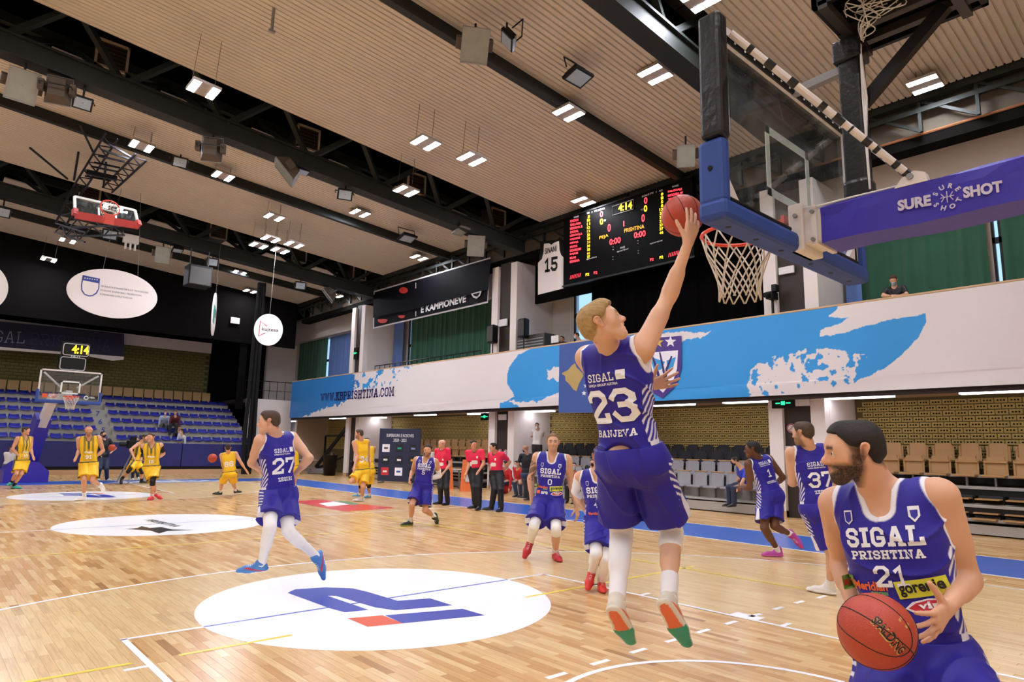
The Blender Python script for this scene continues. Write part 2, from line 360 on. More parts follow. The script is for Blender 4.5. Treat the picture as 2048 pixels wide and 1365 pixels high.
for s, Y in ((1, 0.0), (-1, 28.0)):
    c = (0, Y + s * 1.575); a0 = math.acos(6.6 / 6.75)
    A = (a0, math.pi - a0) if s > 0 else (math.pi + a0, 2 * math.pi - a0)
    ring_part('three_point_line', M_line, c, 6.70, 6.75, *A, n=120)
    for x in (-6.6, 6.6): line('three_point_line', M_line, (x, Y), (x, Y + s * 2.99))
    for x in (-2.425, 2.425): line('key_line', M_line, (x, Y), (x, Y + s * 5.8))
    for sx in (-1, 1):
        line('key_line', M_line, (sx * 1.8, Y + s * 5.8), (sx * 2.45, Y + s * 5.8))
        for q, ww in ((1.75, .05), (2.6, .05), (3.0, .4), (4.25, .05), (4.96, .05)): line('lane_mark', M_line, (sx * 2.45, Y + s * q), (sx * 2.6, Y + s * q), .05 if ww < .1 else .3)
    A = (0, math.pi) if s > 0 else (math.pi, 2 * math.pi)
    ring_part('no_charge_arc', M_line, c, 1.25, 1.30, *A, n=40)
    disc_part('circle_print', M_disc, (0, Y + s * 5.8), 1.8)
    line('circle_chord', M_bline, (-1.8, Y + s * 5.8), (1.8, Y + s * 5.8), .04)
    fx = lambda pts: [(x, Y + s * y) for x, y in pts] if s > 0 else [(-x, Y + s * y) for x, y in pts]
    # the sponsor's blue double bar with an orange foot, as printed
    P1 = [(-.74, 6.72), (-.66, 6.86), (-.5, 6.92), (.1, 6.72), (.22, 6.58), (.25, 6.42), (.12, 5.72), (.62, 5.42), (.46, 5.06), (-.1, 5.36), (-.2, 5.5), (-.2, 5.62), (-.05, 6.3), (-.62, 6.5)]
    T = [(575, 1187), (590, 1180), (650, 1176), (705, 1178), (735, 1185), (795, 1203), (860, 1198), (905, 1212), (790, 1222), (750, 1216), (672, 1193), (655, 1193), (737, 1221), (690, 1226), (660, 1218)]
    T2 = [(770, 1232), (925, 1219), (970, 1232), (805, 1248)]; T3 = [(695, 1238), (765, 1232), (806, 1248), (735, 1255)]
    cv = lambda T: fx([tuple(on(u, v, 'z', 0)[:2]) for u, v in T])
    poly('circle_logo', M_fblue, cv(T), .0028); poly('circle_logo', M_fblue, cv(T2), .0028); poly('circle_logo_foot', M_for, cv(T3), .0029)
for x0, x1 in ((-7.5, -1.85), (1.85, 7.5)): line('halfway_line', M_line, (x0, 14), (x1, 14))
disc_part('circle_print', M_disc, (0, 14), 1.85); line('circle_chord', M_bline, (-1.85, 14), (1.85, 14), .03)
for T in ([(250, 1059), (275, 1057), (283, 1053), (300, 1057), (322, 1055), (345, 1060), (388, 1061), (335, 1063), (318, 1068), (300, 1062)],):
    poly('circle_logo', M_fblack, [tuple(on(u, v, 'z', 0)[:2]) for u, v in T])
_o = on(325, 1047, 'z', 0); _d = on(365, 1052, 'z', 0) - on(293, 1036, 'z', 0); _d /= np.linalg.norm(_d); _n = np.array((-_d[1], _d[0], 0))
flat_text('circle_lettering', 'PERSPEKTIVA', lambda x, y: tuple((_o + _d * x + _n * y)[:2]) + (.0028,), M_fblack, floor, w=1.5, bold=.03)
T = [(583, 1004), (640, 1000), (795, 1017), (688, 1024)]; poly('sponsor_print', M_red, [tuple(on(u, v, 'z', 0)[:2]) for u, v in T])
T = [(638, 1008), (668, 1004), (700, 1010), (655, 1014)]; poly('sponsor_print_mark', M_disc, [tuple(on(u, v, 'z', 0)[:2]) for u, v in T], .0032)
T = [(668, 1003), (690, 1003), (722, 1009), (705, 1011)]; poly('sponsor_print_mark', mat('green_floor_print', '#6a9a6a', .3), [tuple(on(u, v, 'z', 0)[:2]) for u, v in T], .0032)
for a, b in (((-2.2, 5.09), (-1.3, 5.09)), ((1.3, 4.95), (4.6, 4.95)), ((-5, 5.1), (-2.52, 5.1)), ((-6, 10.95), (6, 10.95)), ((-6, 17.05), (6, 17.05)), ((4.35, 3.0), (4.35, 17)), ((-4.5, 23), (4.5, 23))): line('volleyball_line', M_yline, a, b, .045)
for i in range(16):
    x = -.35 + i * .48; y = 2.97 - max(0, x - 3.2) ** 2 * .07
    line('dashed_line', M_line, (x, y), (x + .2, y - .005), .05)
flat_text('baseline_print', 'kthu', lambda x, y: (4.3 + x, 29.1 + y, .0028), M_line, floor, w=4.0)
poly('baseline_print', M_line, [(1.8, 28.5), (6.6, 28.4), (6.6, 28.8), (2.2, 28.9)], .0024)

# ---- outer walls
struct = lambda name, mb, m, parent=None: tag(mb.build(name, m, parent), kind='structure')
struct('wall_left', MB().box((-14.3, -8, -.2), (-14, 46, 14)), M_band)
struct('wall_back', MB().box((-14, -8.3, -.2), (15, -8, 14)), M_band)
# right wall with window openings (bays between the columns)
wr = MB()
wr.box((15, -8, -.2), (15.3, 46, 5.0)).box((15, -8, 8.25), (15.3, 46, 14))
for y0, y1 in ((-8, 2.95), (3.15, 14.9), (16.9, 28.2), (28.75, 33.6), (38.6, 46)): wr.box((15, y0, 5.0), (15.3, y1, 8.25))
struct('wall_right', wr, M_band)
M_glass = mat('window_glass', '#dfeefa', .05); M_glass.node_tree.nodes['Principled BSDF'].inputs['Transmission Weight'].default_value = 1
for i, (y0, y1) in enumerate(((2.95, 3.15), (14.9, 16.9), (28.2, 28.75), (33.6, 38.6))):
    f = MB()
    f.box((15.0, y0, 5), (15.08, y0 + .06, 8.25)).box((15.0, y1 - .06, 5), (15.08, y1, 8.25)).box((15.0, y0, 6.75), (15.08, y1, 6.9))
    if y1 - y0 > 3: f.box((15.0, y0 + 1.6, 5), (15.08, y0 + 1.7, 8.25)).box((15.0, y0 + 3.3, 5), (15.08, y0 + 3.4, 8.25))
    wo = struct('window_%d' % (i + 1), f, M_blkm)
    for z0, z1 in ((5.0, 6.75), (6.9, 8.25)): MB().box((15.1, y0, z0), (15.11, y1, z1)).build('window_pane', M_glass, wo)
# upper wall lintel above the curtains
lin_ = struct('trim_1', MB().box((14.35, -8, 8.2), (14.98, 43, 9.6)), M_band)
# columns: white | brown | white, with a white partition running back to the wall
for i, (y0, y1) in enumerate(((6.52, 8.0), (18.1, 19.6), (29.9, 31.3))):
    c = struct('column_%d' % (i + 1), MB().box((13.12, y0 + .36, 0), (13.3, y1 - .38, 9.0)), M_brown)
    for a, b in ((y0, y0 + .36), (y1 - .38, y1)): MB().box((13.0, a, 0.16), (13.3, b, 8.9), bev=.01).build('white_pier', M_white, c)
    MB().box((12.99, y0, 0), (13.02, y0 + .36, .16)).box((12.99, y1 - .38, 0), (13.02, y1, .16)).build('wood_plinth', M_wood, c)
    MB().box((13.3, y0, 0), (14.99, y0 + .14, 8.9)).build('partition', M_white, c)
    MB().box((13.3, y1 - .14, 0), (14.99, y1, 8.9)).build('partition', M_white, c)
# balcony: slab, parapet, rail; the printed banner hangs on it
struct('balcony_floor', MB().box((12.46, -8, 3.1), (14.99, 37.0, 3.9)), M_under)
struct('balcony_parapet', MB().box((12.46, -8, 3.9), (12.6, 37.0, 5.17)), M_white)
struct('balcony_rail', MB().box((12.36, -8, 5.17), (12.66, 37.0, 5.22), bev=.01), M_wood)
struct('balcony_edge', MB().box((12.46, -8, 2.98), (12.62, 37.0, 3.1)), M_brown)
# brick wall under the balcony, three holes per brick
M_brick = mat('yellow_brick', '#a89556', .85, noise=.2, nscale=6); M_mortar = mat('brick_mortar', '#5d5230', .95); M_hole = mat('brick_hole', '#18140c', .95)
brick_wall = struct('wall_under_balcony', MB().box((14.93, -2, 0), (14.99, 38, 3.1)), M_mortar)
def brick_geom(dx, dz):                                   # one brick, face towards -x, hollow holes as recessed dark cells
    w, h = .25, .118; hx = [w * .22, w * .42, w * .62, w * .82]; s = .036; z0, z1 = h / 2 - s / 2, h / 2 + s / 2
    mb = MB(); X = -.02
    ys = [0]; cen = (w * .25, w * .5, w * .75)
    for c in cen: ys += [c - s / 2, c + s / 2]
    ys.append(w); zs = [0, z0, z1, h]
    for i in range(len(ys) - 1):
        for j in range(3):
            hole = (j == 1 and i in (1, 3, 5)); xx = X + .03 if hole else X
            mb.add([(xx, ys[i], zs[j]), (xx, ys[i], zs[j + 1]), (xx, ys[i + 1], zs[j + 1]), (xx, ys[i + 1], zs[j])], [(0, 1, 2, 3)], 1 if hole else 0)
            if hole:
                q = [(ys[i], zs[j]), (ys[i], zs[j + 1]), (ys[i + 1], zs[j + 1]), (ys[i + 1], zs[j])]
                for k in range(4):
                    a, b = q[k], q[(k + 1) % 4]; mb.add([(X, *a), (X, *b), (xx, *b), (xx, *a)], [(0, 1, 2, 3)], 1)
    for (a, b) in (((0, 0), (w, 0)), ((w, 0), (w, h)), ((w, h), (0, h)), ((0, h), (0, 0))):
        mb.add([(X, *a), (X, *b), (0.02, *b), (0.02, *a)], [(0, 3, 2, 1)])
    return mb
bg = brick_geom(0, 0); spots = []
for r in range(12):
    z = 1.36 + r * .14
    for k in range(0, 150):
        y = 0.6 + k * .267 + (r % 2) * .133
        if y > 37.5 or any(a - .1 < y < b + .03 for a, b in ((6.37, 7.97), (17.95, 19.57), (29.75, 31.3))): continue
        spots.append((depth((15, y, z)), y, z))
spots.sort()
near = [q for q in spots if q[2] > 1.75 and q[1] > 2.0][:300]; ns = set(near)
b0 = None
for d, y, z in near:
    if b0 is None: b0 = bg.build('brick', [M_brick, M_hole], brick_wall); o = b0
    else: o = b0.copy(); COL.objects.link(o)
    o.location = (14.915 + random.uniform(-.003, .003), y, z)
sm = MB(); bv = np.array(bg.v)
for q in spots:
    if q in ns: continue
    n = len(sm.v); sm.v += [tuple(p) for p in bv + np.array((14.915, q[1], q[2]))]; sm.f += [tuple(i + n for i in f) for f in bg.f]; sm.m += bg.m
tag(sm.build('brickwork', [M_brick, M_hole], brick_wall), kind='stuff')

# ---- ceiling: corrugated deck in bays, dark slots with trusses between them
def deck(y0, y1, x0=-14, x1=12.8, parent=None, name='ceiling_deck'):
    v = []; f = []; p = .15; k = 0; y = y0; prof = []
    while y < y1:
        prof += [(y, 0), (y + .105, 0), (y + .118, .035), (y + .137, .035)]; y += p
    prof = [(min(a, y1), b) for a, b in prof] + [(y1, 0)]
    for a, b in prof: v += [(x0, a, roof_z(x0) + b), (x1, a, roof_z(x1) + b)]
    for i in range(len(prof) - 1): f.append((2 * i, 2 * i + 2, 2 * i + 3, 2 * i + 1))
    return mesh_obj(name, v, f, M_deck, parent)
ceil = tag(empty('ceiling', (0, 0, 0), 'beige corrugated steel ceiling in bays between dark trusses'), kind='structure')
SLOT = (6.0, 16.65, 27.95); SW = {6.0: (.55, 1.35)}; slot_w = lambda s: SW.get(s, (1.07, 2.35))     # near edge; chord offset, slot width
deck(-8, 6.0, parent=ceil); deck(7.35, 16.65, parent=ceil); deck(19.0, 27.95, parent=ceil); deck(30.3, 38.0, parent=ceil)
def sbox(mb, x0, x1, y0, y1, o0, o1, mi=0):              # box that follows the roof slope
    z = roof_z
    return mb.add([(x0, y0, z(x0) + o0), (x1, y0, z(x1) + o0), (x1, y1, z(x1) + o0), (x0, y1, z(x0) + o0), (x0, y0, z(x0) + o1), (x1, y0, z(x1) + o1), (x1, y1, z(x1) + o1), (x0, y1, z(x0) + o1)],
                  [(3, 2, 1, 0), (4, 5, 6, 7), (0, 1, 5, 4), (1, 2, 6, 5), (2, 3, 7, 6), (3, 0, 4, 7)], mi)
roofm = MB()
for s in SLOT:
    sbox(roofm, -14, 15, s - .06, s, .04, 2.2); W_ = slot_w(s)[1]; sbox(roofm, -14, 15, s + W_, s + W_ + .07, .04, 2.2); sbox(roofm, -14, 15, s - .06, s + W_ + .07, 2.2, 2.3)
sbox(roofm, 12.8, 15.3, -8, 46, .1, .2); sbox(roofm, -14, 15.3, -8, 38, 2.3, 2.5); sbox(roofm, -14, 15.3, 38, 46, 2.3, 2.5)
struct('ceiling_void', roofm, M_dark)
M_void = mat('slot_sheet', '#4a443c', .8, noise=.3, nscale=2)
for si, s in enumerate(SLOT):
    co, W_ = slot_w(s); t = empty('roof_truss', (0, 0, 0), ['dark green roof truss right above the near hoop', 'dark green roof truss crossing the middle of the hall with floodlights', 'dark green roof truss farthest away near the end wall'][si], 'truss', 'roof trusses')
    sbox(MB(), -14, 12.9, s + co - .12, s + co + .13, -1.0, -.5).build('bottom_chord', M_steel, t)
    sbox(sbox(MB(), -14, 12.9, s + co - .2, s + co + .2, -.53, -.47), -14, 12.9, s + co - .22, s + co + .23, -1.02, -.98).build('chord_flange', M_steel, t)
    sbox(MB(), -14, 12.9, s + .1, s + .3, .35, .6).build('top_chord', M_steel, t)
    sbox(MB(), -14, 12.9, s + W_ - .25, s + W_ - .05, .35, .6).build('top_chord', M_steel, t)
    bx = -13.5; k = 0
    while bx < 12.5:
        for yy in (s + .25, s + W_ - .2):
            for xa, xb in ((bx, bx + 1.25), (bx + 2.5, bx + 1.25)):
                if max(xa, xb) > 12.9: continue
                MB().bar((xa, s + co, roof_z(xa) - .6), (xb, yy, roof_z(xb) + .45), .14, .14).build('diagonal', M_steel, t)
        bx += 2.5
    if si:   # corrugated sheet pieces and vents in the slot
        for x in np.arange(-5.0, 12, 2.5):
            sbox(MB(), x, x + 1.2, s + 1.75, s + 2.34, -.02, .02).build('sheet', M_deck, t)
        for x in np.arange(-4, 12.5, 1.3):
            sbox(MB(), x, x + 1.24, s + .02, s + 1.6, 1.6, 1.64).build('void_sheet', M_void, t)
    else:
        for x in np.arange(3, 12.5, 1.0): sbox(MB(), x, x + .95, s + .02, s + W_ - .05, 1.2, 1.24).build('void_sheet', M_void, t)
# thin rails under the deck
for y, lab in ((10.3, 'thin dark rail under the ceiling with floodlights on it, nearest'), (22.3, 'thin dark rail under the ceiling behind the middle truss'), (33.6, 'thin dark rail under the ceiling near the end wall')):
    r = empty('ceiling_rail', (0, 0, 0), lab, 'rail', 'ceiling rails')
    sbox(MB(), -14, 12.8, y - .09, y + .09, -.34, -.27).build('flange', M_steel, r); sbox(MB(), -14, 12.8, y - .03, y + .03, -.27, -.0).build('web', M_steel, r)
# side truss along the right wall
st = empty('side_truss', (12.95, 0, 0), 'dark lattice truss running along the top of the right wall', 'truss')
ZT = roof_z(12.8)
MB().box((-.1, -8, ZT - .16), (.1, 38, ZT + .02)).build('top_chord', M_steel, st)
MB().box((-.05, -8, ZT - .42), (.05, 38, ZT - .30)).build('top_chord', M_steel, st)
MB().box((.2, -8, ZT - 1.15), (.7, 38, ZT - .9)).build('walkway', M_dark, st); MB().tube([(.18, -8, ZT - .87), (.18, 6, ZT - .87)], .03, 6).build('orange_pipe', mat('rust_pipe', '#8f5a34', .6), st)
for k, y in enumerate(np.arange(-3, 38, 1.15)):
    MB().bar((0, y, ZT - .9), (0, y, ZT - .1), .07, .09).build('vertical', M_steel, st); MB().bar((0, y, ZT - .88), (0, y + 1.1, ZT - .15), .06, .07).build('diagonal', M_steel, st)
struct('trim_2', MB().box((13.2, -8, ZT - .9), (13.25, 37, ZT + .1)), mat('frieze_board', '#5b5347', .9, noise=.2))
# far end: black soffit, brick wall, curtains
struct('wall_far', MB().box((-14, 43, -.2), (15, 43.3, 14)), M_black)
fb = struct('wall_far_brick', MB().box((-14, 42.9, 3.5), (9.5, 42.99, 7.1)), mat('far_mortar', '#4a452c', .95)); sm = MB(); rr = 0
MFB = mat('far_brick', '#6d683c', .9, noise=.2, nscale=3)
for r in range(21):
    for k in range(62):
        x = -13.8 + k * .375 + (r % 2) * .19
        if x < 9.1: sm.box((x, 42.86, 3.52 + r * .17), (x + .35, 42.9, 3.52 + r * .17 + .14))
tag(sm.build('far_brickwork', MFB, fb), kind='stuff')
struct('trim_3', MB().box((-14, 42.8, 7.1), (9.5, 42.99, 7.75)), M_white)
struct('soffit_far', MB().box((-14, 37.9, 7.3), (12.8, 38.0, 13)).box((9.6, 38.0, 3.5), (10.0, 38.1, 7.5)), M_black)
struct('wall_far_side', MB().box((10.25, 38.0, 0), (12.95, 38.25, 4.15)).box((13.0, 42.6, 4), (15, 42.9, 9)), M_white)
struct('balcony_far', MB().box((10.0, 38.3, 3.9), (15, 43, 4.1)), M_brown)

# ---- lamps: the LED panels of the hall
M_lampbox = mat('lamp_housing', '#9c928a', .6); M_tube = mat('led_tube', '#ffffff', .3, emit='#f1f3ff', es=LAMP_STRENGTH)
def lamp_proto():
    t = empty('ceiling_lamp', (0, 0, 0)); MB().box((-.31, -.31, 0), (.31, .31, .07), bev=.006).build('housing', M_lampbox, t)
    for x in (-.21, .21):
        for y in (-.15, .15): MB().box((x - .078, y - .14, -.003), (x + .078, y + .14, .002)).build('led_tube', M_tube, t)
    return t
LP = lamp_proto()
LAMPS = [(407, 180, -1.4, 'large glowing panel lamp overlapping the middle truss at upper left'), (283, 293, -.6, 'panel lamp beside the folded ceiling hoop girders'), (446, 353, -.4, 'panel lamp on the far side of the middle truss left of centre'), (135, 482, -.4, 'panel lamp above the oval sign at far left'),
 (548, 435, -.6, 'single panel lamp above the cluster of four'), (541, 479, -1.0, 'upper left lamp of the cluster of four'), (517, 492, -1.0, 'lower left lamp of the cluster of four'), (588, 490, -1.0, 'upper right lamp of the cluster of four'), (560, 502, -1.0, 'lower right lamp of the cluster of four'),
 (478, 546, -.2, 'panel lamp just above the small round sign strings'), (500, 583, -.2, 'small far panel lamp above the round white sign'), (720, 427, -.15, 'panel lamp touching the thin rail right of centre'), (812, 383, -1.2, 'panel lamp hanging in front of the middle truss right of centre'), (851, 287, -1.1, 'left of two panel lamps hanging on long wires mid ceiling'),
 (943, 319, -1.1, 'right of two panel lamps hanging on long wires mid ceiling'), (838, 516, -.2, 'far panel lamp above the black banner'), (1167, 404, -.3, 'panel lamp at the top left of the scoreboard'), (1137, 227, -.4, 'panel lamp hanging left of the backboard'), (1310, 150, -.12, 'panel lamp near the backboard top left corner'),
 (1850, 170, -.25, 'panel lamp at upper right behind the backboard'), (1400, -2, -.15, 'panel lamp cut by the top edge of the photo'), (672, 592, -.6, 'lowest far panel lamp beside the third column')]
M_wire = mat('thin_wire', '#6b6258', .6)
def add_lamp(p, lab, first=[True]):
    if first[0]: o = LP; first[0] = False
    else: o = copy_tree(LP)
    o.location = p.tolist(); o.rotation_euler = (0, math.atan(.075), 0); tag(o, lab, 'lamp', 'ceiling panel lamps')
    h = roof_z(p[0]) - p[2]
    MB().tube([(-.25, .1, .06), (-.25, .1, h)], .006, 5).tube([(.25, .1, .06), (.2, .05, h)], .006, 5).build('suspension_wire', M_wire, o)
for u, v, off, lab in LAMPS: add_lamp(on_roof(u, v, off), lab)
for x in (-10.5, -6.0, -1.5, 3.0):                          # the rows of lamps that go on outside the frame
    for y in (-5, -1, 2.5, 9, 13.5): 
        if (x, y) == (3.0, 9) or (x,y)==(3.0,13.5): continue
        add_lamp(np.array((x, y, roof_z(x) - .4)), 'panel lamp outside the frame over the court')
add_lamp(on(97, 520, 'y', 36.6), 'far lamp at the left just in front of the black end wall')
for x in (-10.5, -6.0): 
    for y in (21, 25.5, 32, 36.3): add_lamp(np.array((x, y, roof_z(x) - .4)), 'panel lamp outside the frame over the court')  # unseen lamps; the farthest pair is added to brighten the far stand
# fluorescent fittings under the balcony
M_fl = mat('fluorescent', '#ffffff', .4, emit='#f2f0ff', es=3.0)
FL = [(850, 832, 'white fluorescent fitting under the balcony beside the green exit sign'), (960, 830, 'white fluorescent fitting right of the small exit sign'), (1061, 826, 'white fluorescent fitting by the middle column top'), (1340, 812, 'white fluorescent fitting under the club crest'), (1490, 806, 'white fluorescent fitting left of the exit sign on the near column'), (1716, 797, 'white fluorescent fitting right of the near column'), (1995, 786, 'white fluorescent fitting nearest the right edge'), (665, 838, 'far white fluorescent fitting over the dark bay'), (745, 838, 'far white fluorescent fitting by the third column'), (610, 846, 'farthest white fluorescent fitting')]
for u, v, lab in FL:
    p = on(u, v, 'z', 2.98); p[0] = min(max(p[0], 13.2), 14.2); p[1] -= {1061: .5, 745: .5}.get(u, 0)
    t = empty('fluorescent_light', p, lab, 'light', 'under balcony lights')
    MB().box((-.16, -.75, .06), (.16, .75, .12), bev=.01).build('tray', M_wmetal, t); MB().box((-.12, -.72, .01), (-.03, .72, .06)).build('tube', M_fl, t); MB().box((.03, -.72, .01), (.12, .72, .06)).build('tube', M_fl, t)

# ================================================================ WALL FITTINGS, HOOPS, SIGNS
def ptext(name, txt, p0, p1, hpx, ax, val, m, parent=None, slab=False, bold=.02, shear=0.0, t=1.05, origin=None, space=1.0):
    """Lettering on a vertical plane: runs from p0 to p1 (seen positions), hpx tall."""
    a0 = on(*p0, ax, val); a1 = on(*p1, ax, val); mid = (a0 + a1) / 2; d = a1 - a0; w = np.linalg.norm(d); d = d / w
    h = hpx * depth(mid) / FPX; up = np.array((0, 0, 1.0)); off = np.zeros(3) if origin is None else np.array(origin)
    return flat_text(name, txt, lambda x, y: mid + d * x + up * y - off, m, parent, w=w, h=h, slab=slab, bold=bold, shear=shear, t=t, space=space)
def ppoly(name, pts, ax, val, m, parent=None, origin=None):
    off = np.zeros(3) if origin is None else np.array(origin)
    bm = bmesh.new(); f = bm.faces.new([bm.verts.new(on(u, v, ax, val) - off) for u, v in pts]); f.normal_update(); bmesh.ops.triangulate(bm, faces=[f])
    mb = MB().bm(bm); return mb.build(name, m, parent)
# ---- the long printed banner on the balcony front
bx = 12.34
def banner():
    us = np.concatenate([np.arange(583, 2060, 1.5)]); ys = np.array([on(u, 780, 'x', bx)[1] for u in us]); ys = np.concatenate([ys, np.arange(ys[-1] - .3, -3, -.6)])
    nz = 120; zs = np.linspace(3.08, 5.165, nz); Y, Z = np.meshgrid(ys, zs, indexing='ij')
    q = np.stack([np.full(Y.shape, bx) - CAM_POS[0], Y - CAM_POS[1], Z - CAM_POS[2]], -1) @ CAM_M.T
    U = 1024 + FPX * q[..., 0] / q[..., 2]; V = 682.5 - FPX * q[..., 1] / q[..., 2]
    jit = 5.0; a = fbm(Y * 5, Z * 5, 3, 3) - .5; b = fbm(Y * 5, Z * 5, 3, 9) - .5
    u = U + a * 16; v = V + b * 16
    blue = in_poly(U, v, [(575, 760), (712, 742), (716, 770), (707, 785), (700, 800), (650, 818), (610, 833), (575, 845)])
    blue |= in_poly(U + a * 5, V + b * 5, [(1058, 698), (1130, 680), (1130, 830), (1000, 830), (1000, 807), (1022, 799), (1030, 794), (1017, 770), (1014, 752), (1023, 728), (1037, 712)])
    C = [(1180, 660), (1674, 605), (1674, 617), (1657, 633), (1697, 638), (1683, 647), (1639, 659), (1639, 674), (1690, 667), (1765, 643), (1851, 627), (1851, 645), (1834, 679), (1803, 710), (1762, 742), (1700, 770), (1640, 790), (1500, 812), (1180, 840)]
    blue |= in_poly(U + a * 7, V + b * 7, C)
    n = fbm(Y * 7, Z * 7, 3, 21)
    sp = in_poly(u, v, [(1519, 720), (1654, 695), (1740, 710), (1725, 735), (1700, 775), (1640, 795), (1498, 800), (1498, 744)])
    g = np.clip((V - 715) / 70, 0, 1); blue = np.where(sp, n > .50 + .16 * g, blue)
    sp = in_poly(u, v, [(705, 735), (830, 728), (790, 760), (760, 775), (710, 790)]); blue = np.where(sp, fbm(Y * 4, Z * 4, 3, 21) > .55 + .1 * np.clip((U - 705) / 100, 0, 1), blue)
    for P in ([(1287, 668), (1420, 662), (1415, 674), (1370, 682), (1345, 684), (1287, 684)], [(1094, 742), (1120, 735), (1120, 760), (1094, 758)], [(1085, 800), (1120, 785), (1120, 816), (1040, 818), (1020, 806)]):
        blue &= ~(in_poly(u, v, P))
    white = np.array(lin('#ddd6d2')); bl = np.array(lin('#2c93d6')); bd = np.array(lin('#2b7cc4'))
    bb = np.where((U < 720)[..., None], bd, bl); col = np.where(blue[..., None], bb, white)
    X = bx + .012 * np.sin(Y * 2.1 + Z * 1.3) + .010 * np.sin(Z * 9 + Y * .8) * (Z < 3.4)
    Vv = np.stack([X, Y, Z], -1).reshape(-1, 3); ny = len(ys)
    i = np.arange(ny - 1)[:, None] * nz + np.arange(nz - 1)[None]; F = np.stack([i, i + nz, i + nz + 1, i + 1], -1).reshape(-1, 4)
    m = vmat('banner_print', .55); o = mesh_obj('banner_sheet', Vv, F, m, smooth=True)
    ca = o.data.color_attributes.new('tint', 'FLOAT_COLOR', 'POINT'); ca.data.foreach_set('color', np.concatenate([col.reshape(-1, 3), np.ones((ny * nz, 1))], 1).ravel())
    return o
bn = empty('printed_banner', (bx, 18, 3), 'long white and blue printed banner hung along the balcony front', 'banner')
sh = banner(); sh.parent = bn; sh.matrix_parent_inverse = Matrix.Translation((-bx, -18, -3)); OB = (bx, 18, 3)
M_navy = mat('navy_print', '#2a1a5e', .5); M_purple = mat('purple_print', '#452a80', .5); M_gold = mat('gold_print', '#d2b04a', .45); M_silver = mat('silver_print', '#e8e6ea', .45); M_skyp = mat('sky_print', '#2f93d2', .5)
ptext('banner_lettering', 'WWW.KBPRISHTINA.COM', (641, 796), (788, 783), 19, 'x', bx - .02, M_navy, bn, slab=True, t=1.15, origin=OB)
def star(c, r, ax, val, m, name, parent, origin):
    pts = [(c[0] + r * (1 if k % 2 == 0 else .42) * math.sin(k * math.pi / 5), c[1] - r * (1 if k % 2 == 0 else .42) * math.cos(k * math.pi / 5)) for k in range(10)]
    return ppoly(name, pts, ax, val, m, parent, origin)
ppoly('crest', [(1286, 678), (1363, 672), (1363, 735), (1357, 760), (1345, 778), (1325, 797), (1308, 788), (1295, 770), (1288, 745)], 'x', bx - .02, M_purple, bn, OB)
ppoly('crest_field', [(1294, 706), (1356, 701), (1354, 738), (1347, 760), (1326, 786), (1306, 768), (1297, 745)], 'x', bx - .024, M_silver, bn, OB)
ppoly('crest_field', [(1300, 714), (1330, 724), (1322, 740), (1308, 742)], 'x', bx - .028, M_skyp, bn, OB); ppoly('crest_field', [(1333, 722), (1352, 714), (1345, 740), (1336, 742)], 'x', bx - .028, M_skyp, bn, OB)
for P in ([(1318, 705), (1321, 705), (1330, 745), (1333, 775), (1329, 775), (1326, 748)], [(1342, 712), (1345, 713), (1335, 740), (1333, 765), (1330, 765), (1331, 738)], [(1304, 715), (1307, 714), (1318, 745), (1323, 765), (1319, 765), (1313, 748)], [(1305, 750), (1340, 762), (1339, 765), (1304, 753)]):
    ppoly('crest_stroke', P, 'x', bx - .032, M_navy, bn, OB)
star((1316, 685), 12, 'x', bx - .026, M_gold, 'crest_star', bn, OB); star((1341, 684), 12, 'x', bx - .026, M_silver, 'crest_star', bn, OB)
# flag with a gold map and white stars, hung over the banner
fl = empty('flag', (12.3, 15, 3), 'blue flag with gold map and white stars hung over the banner', 'flag'); OF = (12.3, 15, 3)
M_flag = mat('flag_cloth', '#3b5798', .7, noise=.05)
ppoly('cloth', [(1119, 690), (1205, 678), (1200, 826), (1117, 826)], 'x', 12.3, M_flag, fl, OF)
ppoly('map_emblem', [(1150, 727), (1153, 735), (1165, 747), (1167, 752), (1158, 768), (1153, 783), (1147, 780), (1138, 768), (1131, 762), (1130, 752), (1124, 749), (1125, 746), (1137, 740), (1143, 732)], 'x', 12.29, mat('map_gold', '#b59a5c', .6), fl, OF)
for c in ((1168, 787), (1172, 772), (1178, 760)): star(c, 5.5, 'x', 12.29, M_silver, 'star', fl, OF)
# ---- curtains
M_green = mat('green_curtain', '#24563f', .9, noise=.18, nscale=1.2, sheen=.3); M_bcur = mat('black_curtain', '#060505', .95, spec=.05); M_blucur = mat('blue_curtain', '#5f7bb4', .9)
def curtain(name, y0, y1, z0, z1, x, m, label, amp=.09, per=.42, seed=0, group='window curtains', gather=0.0):
    rnd = random.Random(seed); n = max(10, int((y1 - y0) / .05)); v = []; f = []; nz = 7; ph = rnd.random() * 6
    for i in range(n + 1):
        y = y0 + (y1 - y0) * i / n
        for k in range(nz):
            z = z0 + (z1 - z0) * k / (nz - 1); kk = 1 - .4 * k / (nz - 1)
            w = amp * kk * (math.sin(2 * math.pi * y / per + ph + .7 * math.sin(y * 1.7)) + .4 * math.sin(2 * math.pi * y / (per * 2.7) + .5 * z)) 
            yy = y + gather * (1 - k / (nz - 1)) * math.sin(math.pi * (i / n)) * .3
            v.append((x - abs(w) * .6 + w * .4, yy, z))
    for i in range(n):
        for k in range(nz - 1): a = i * nz + k; f.append((a, a + nz, a + nz + 1, a + 1))
    o = mesh_obj(name, v, f, m, smooth=True); tag(o, label, 'curtain', group); return o
curtain('window_curtain', -3, 2.9, 3.92, 8.2, 14.75, M_green, 'green curtain right of the bright slit at the right edge', seed=1)
curtain('window_curtain', 3.2, 6.3, 3.92, 8.2, 14.75, M_green, 'green curtain behind the man leaning on the balcony rail', seed=2)
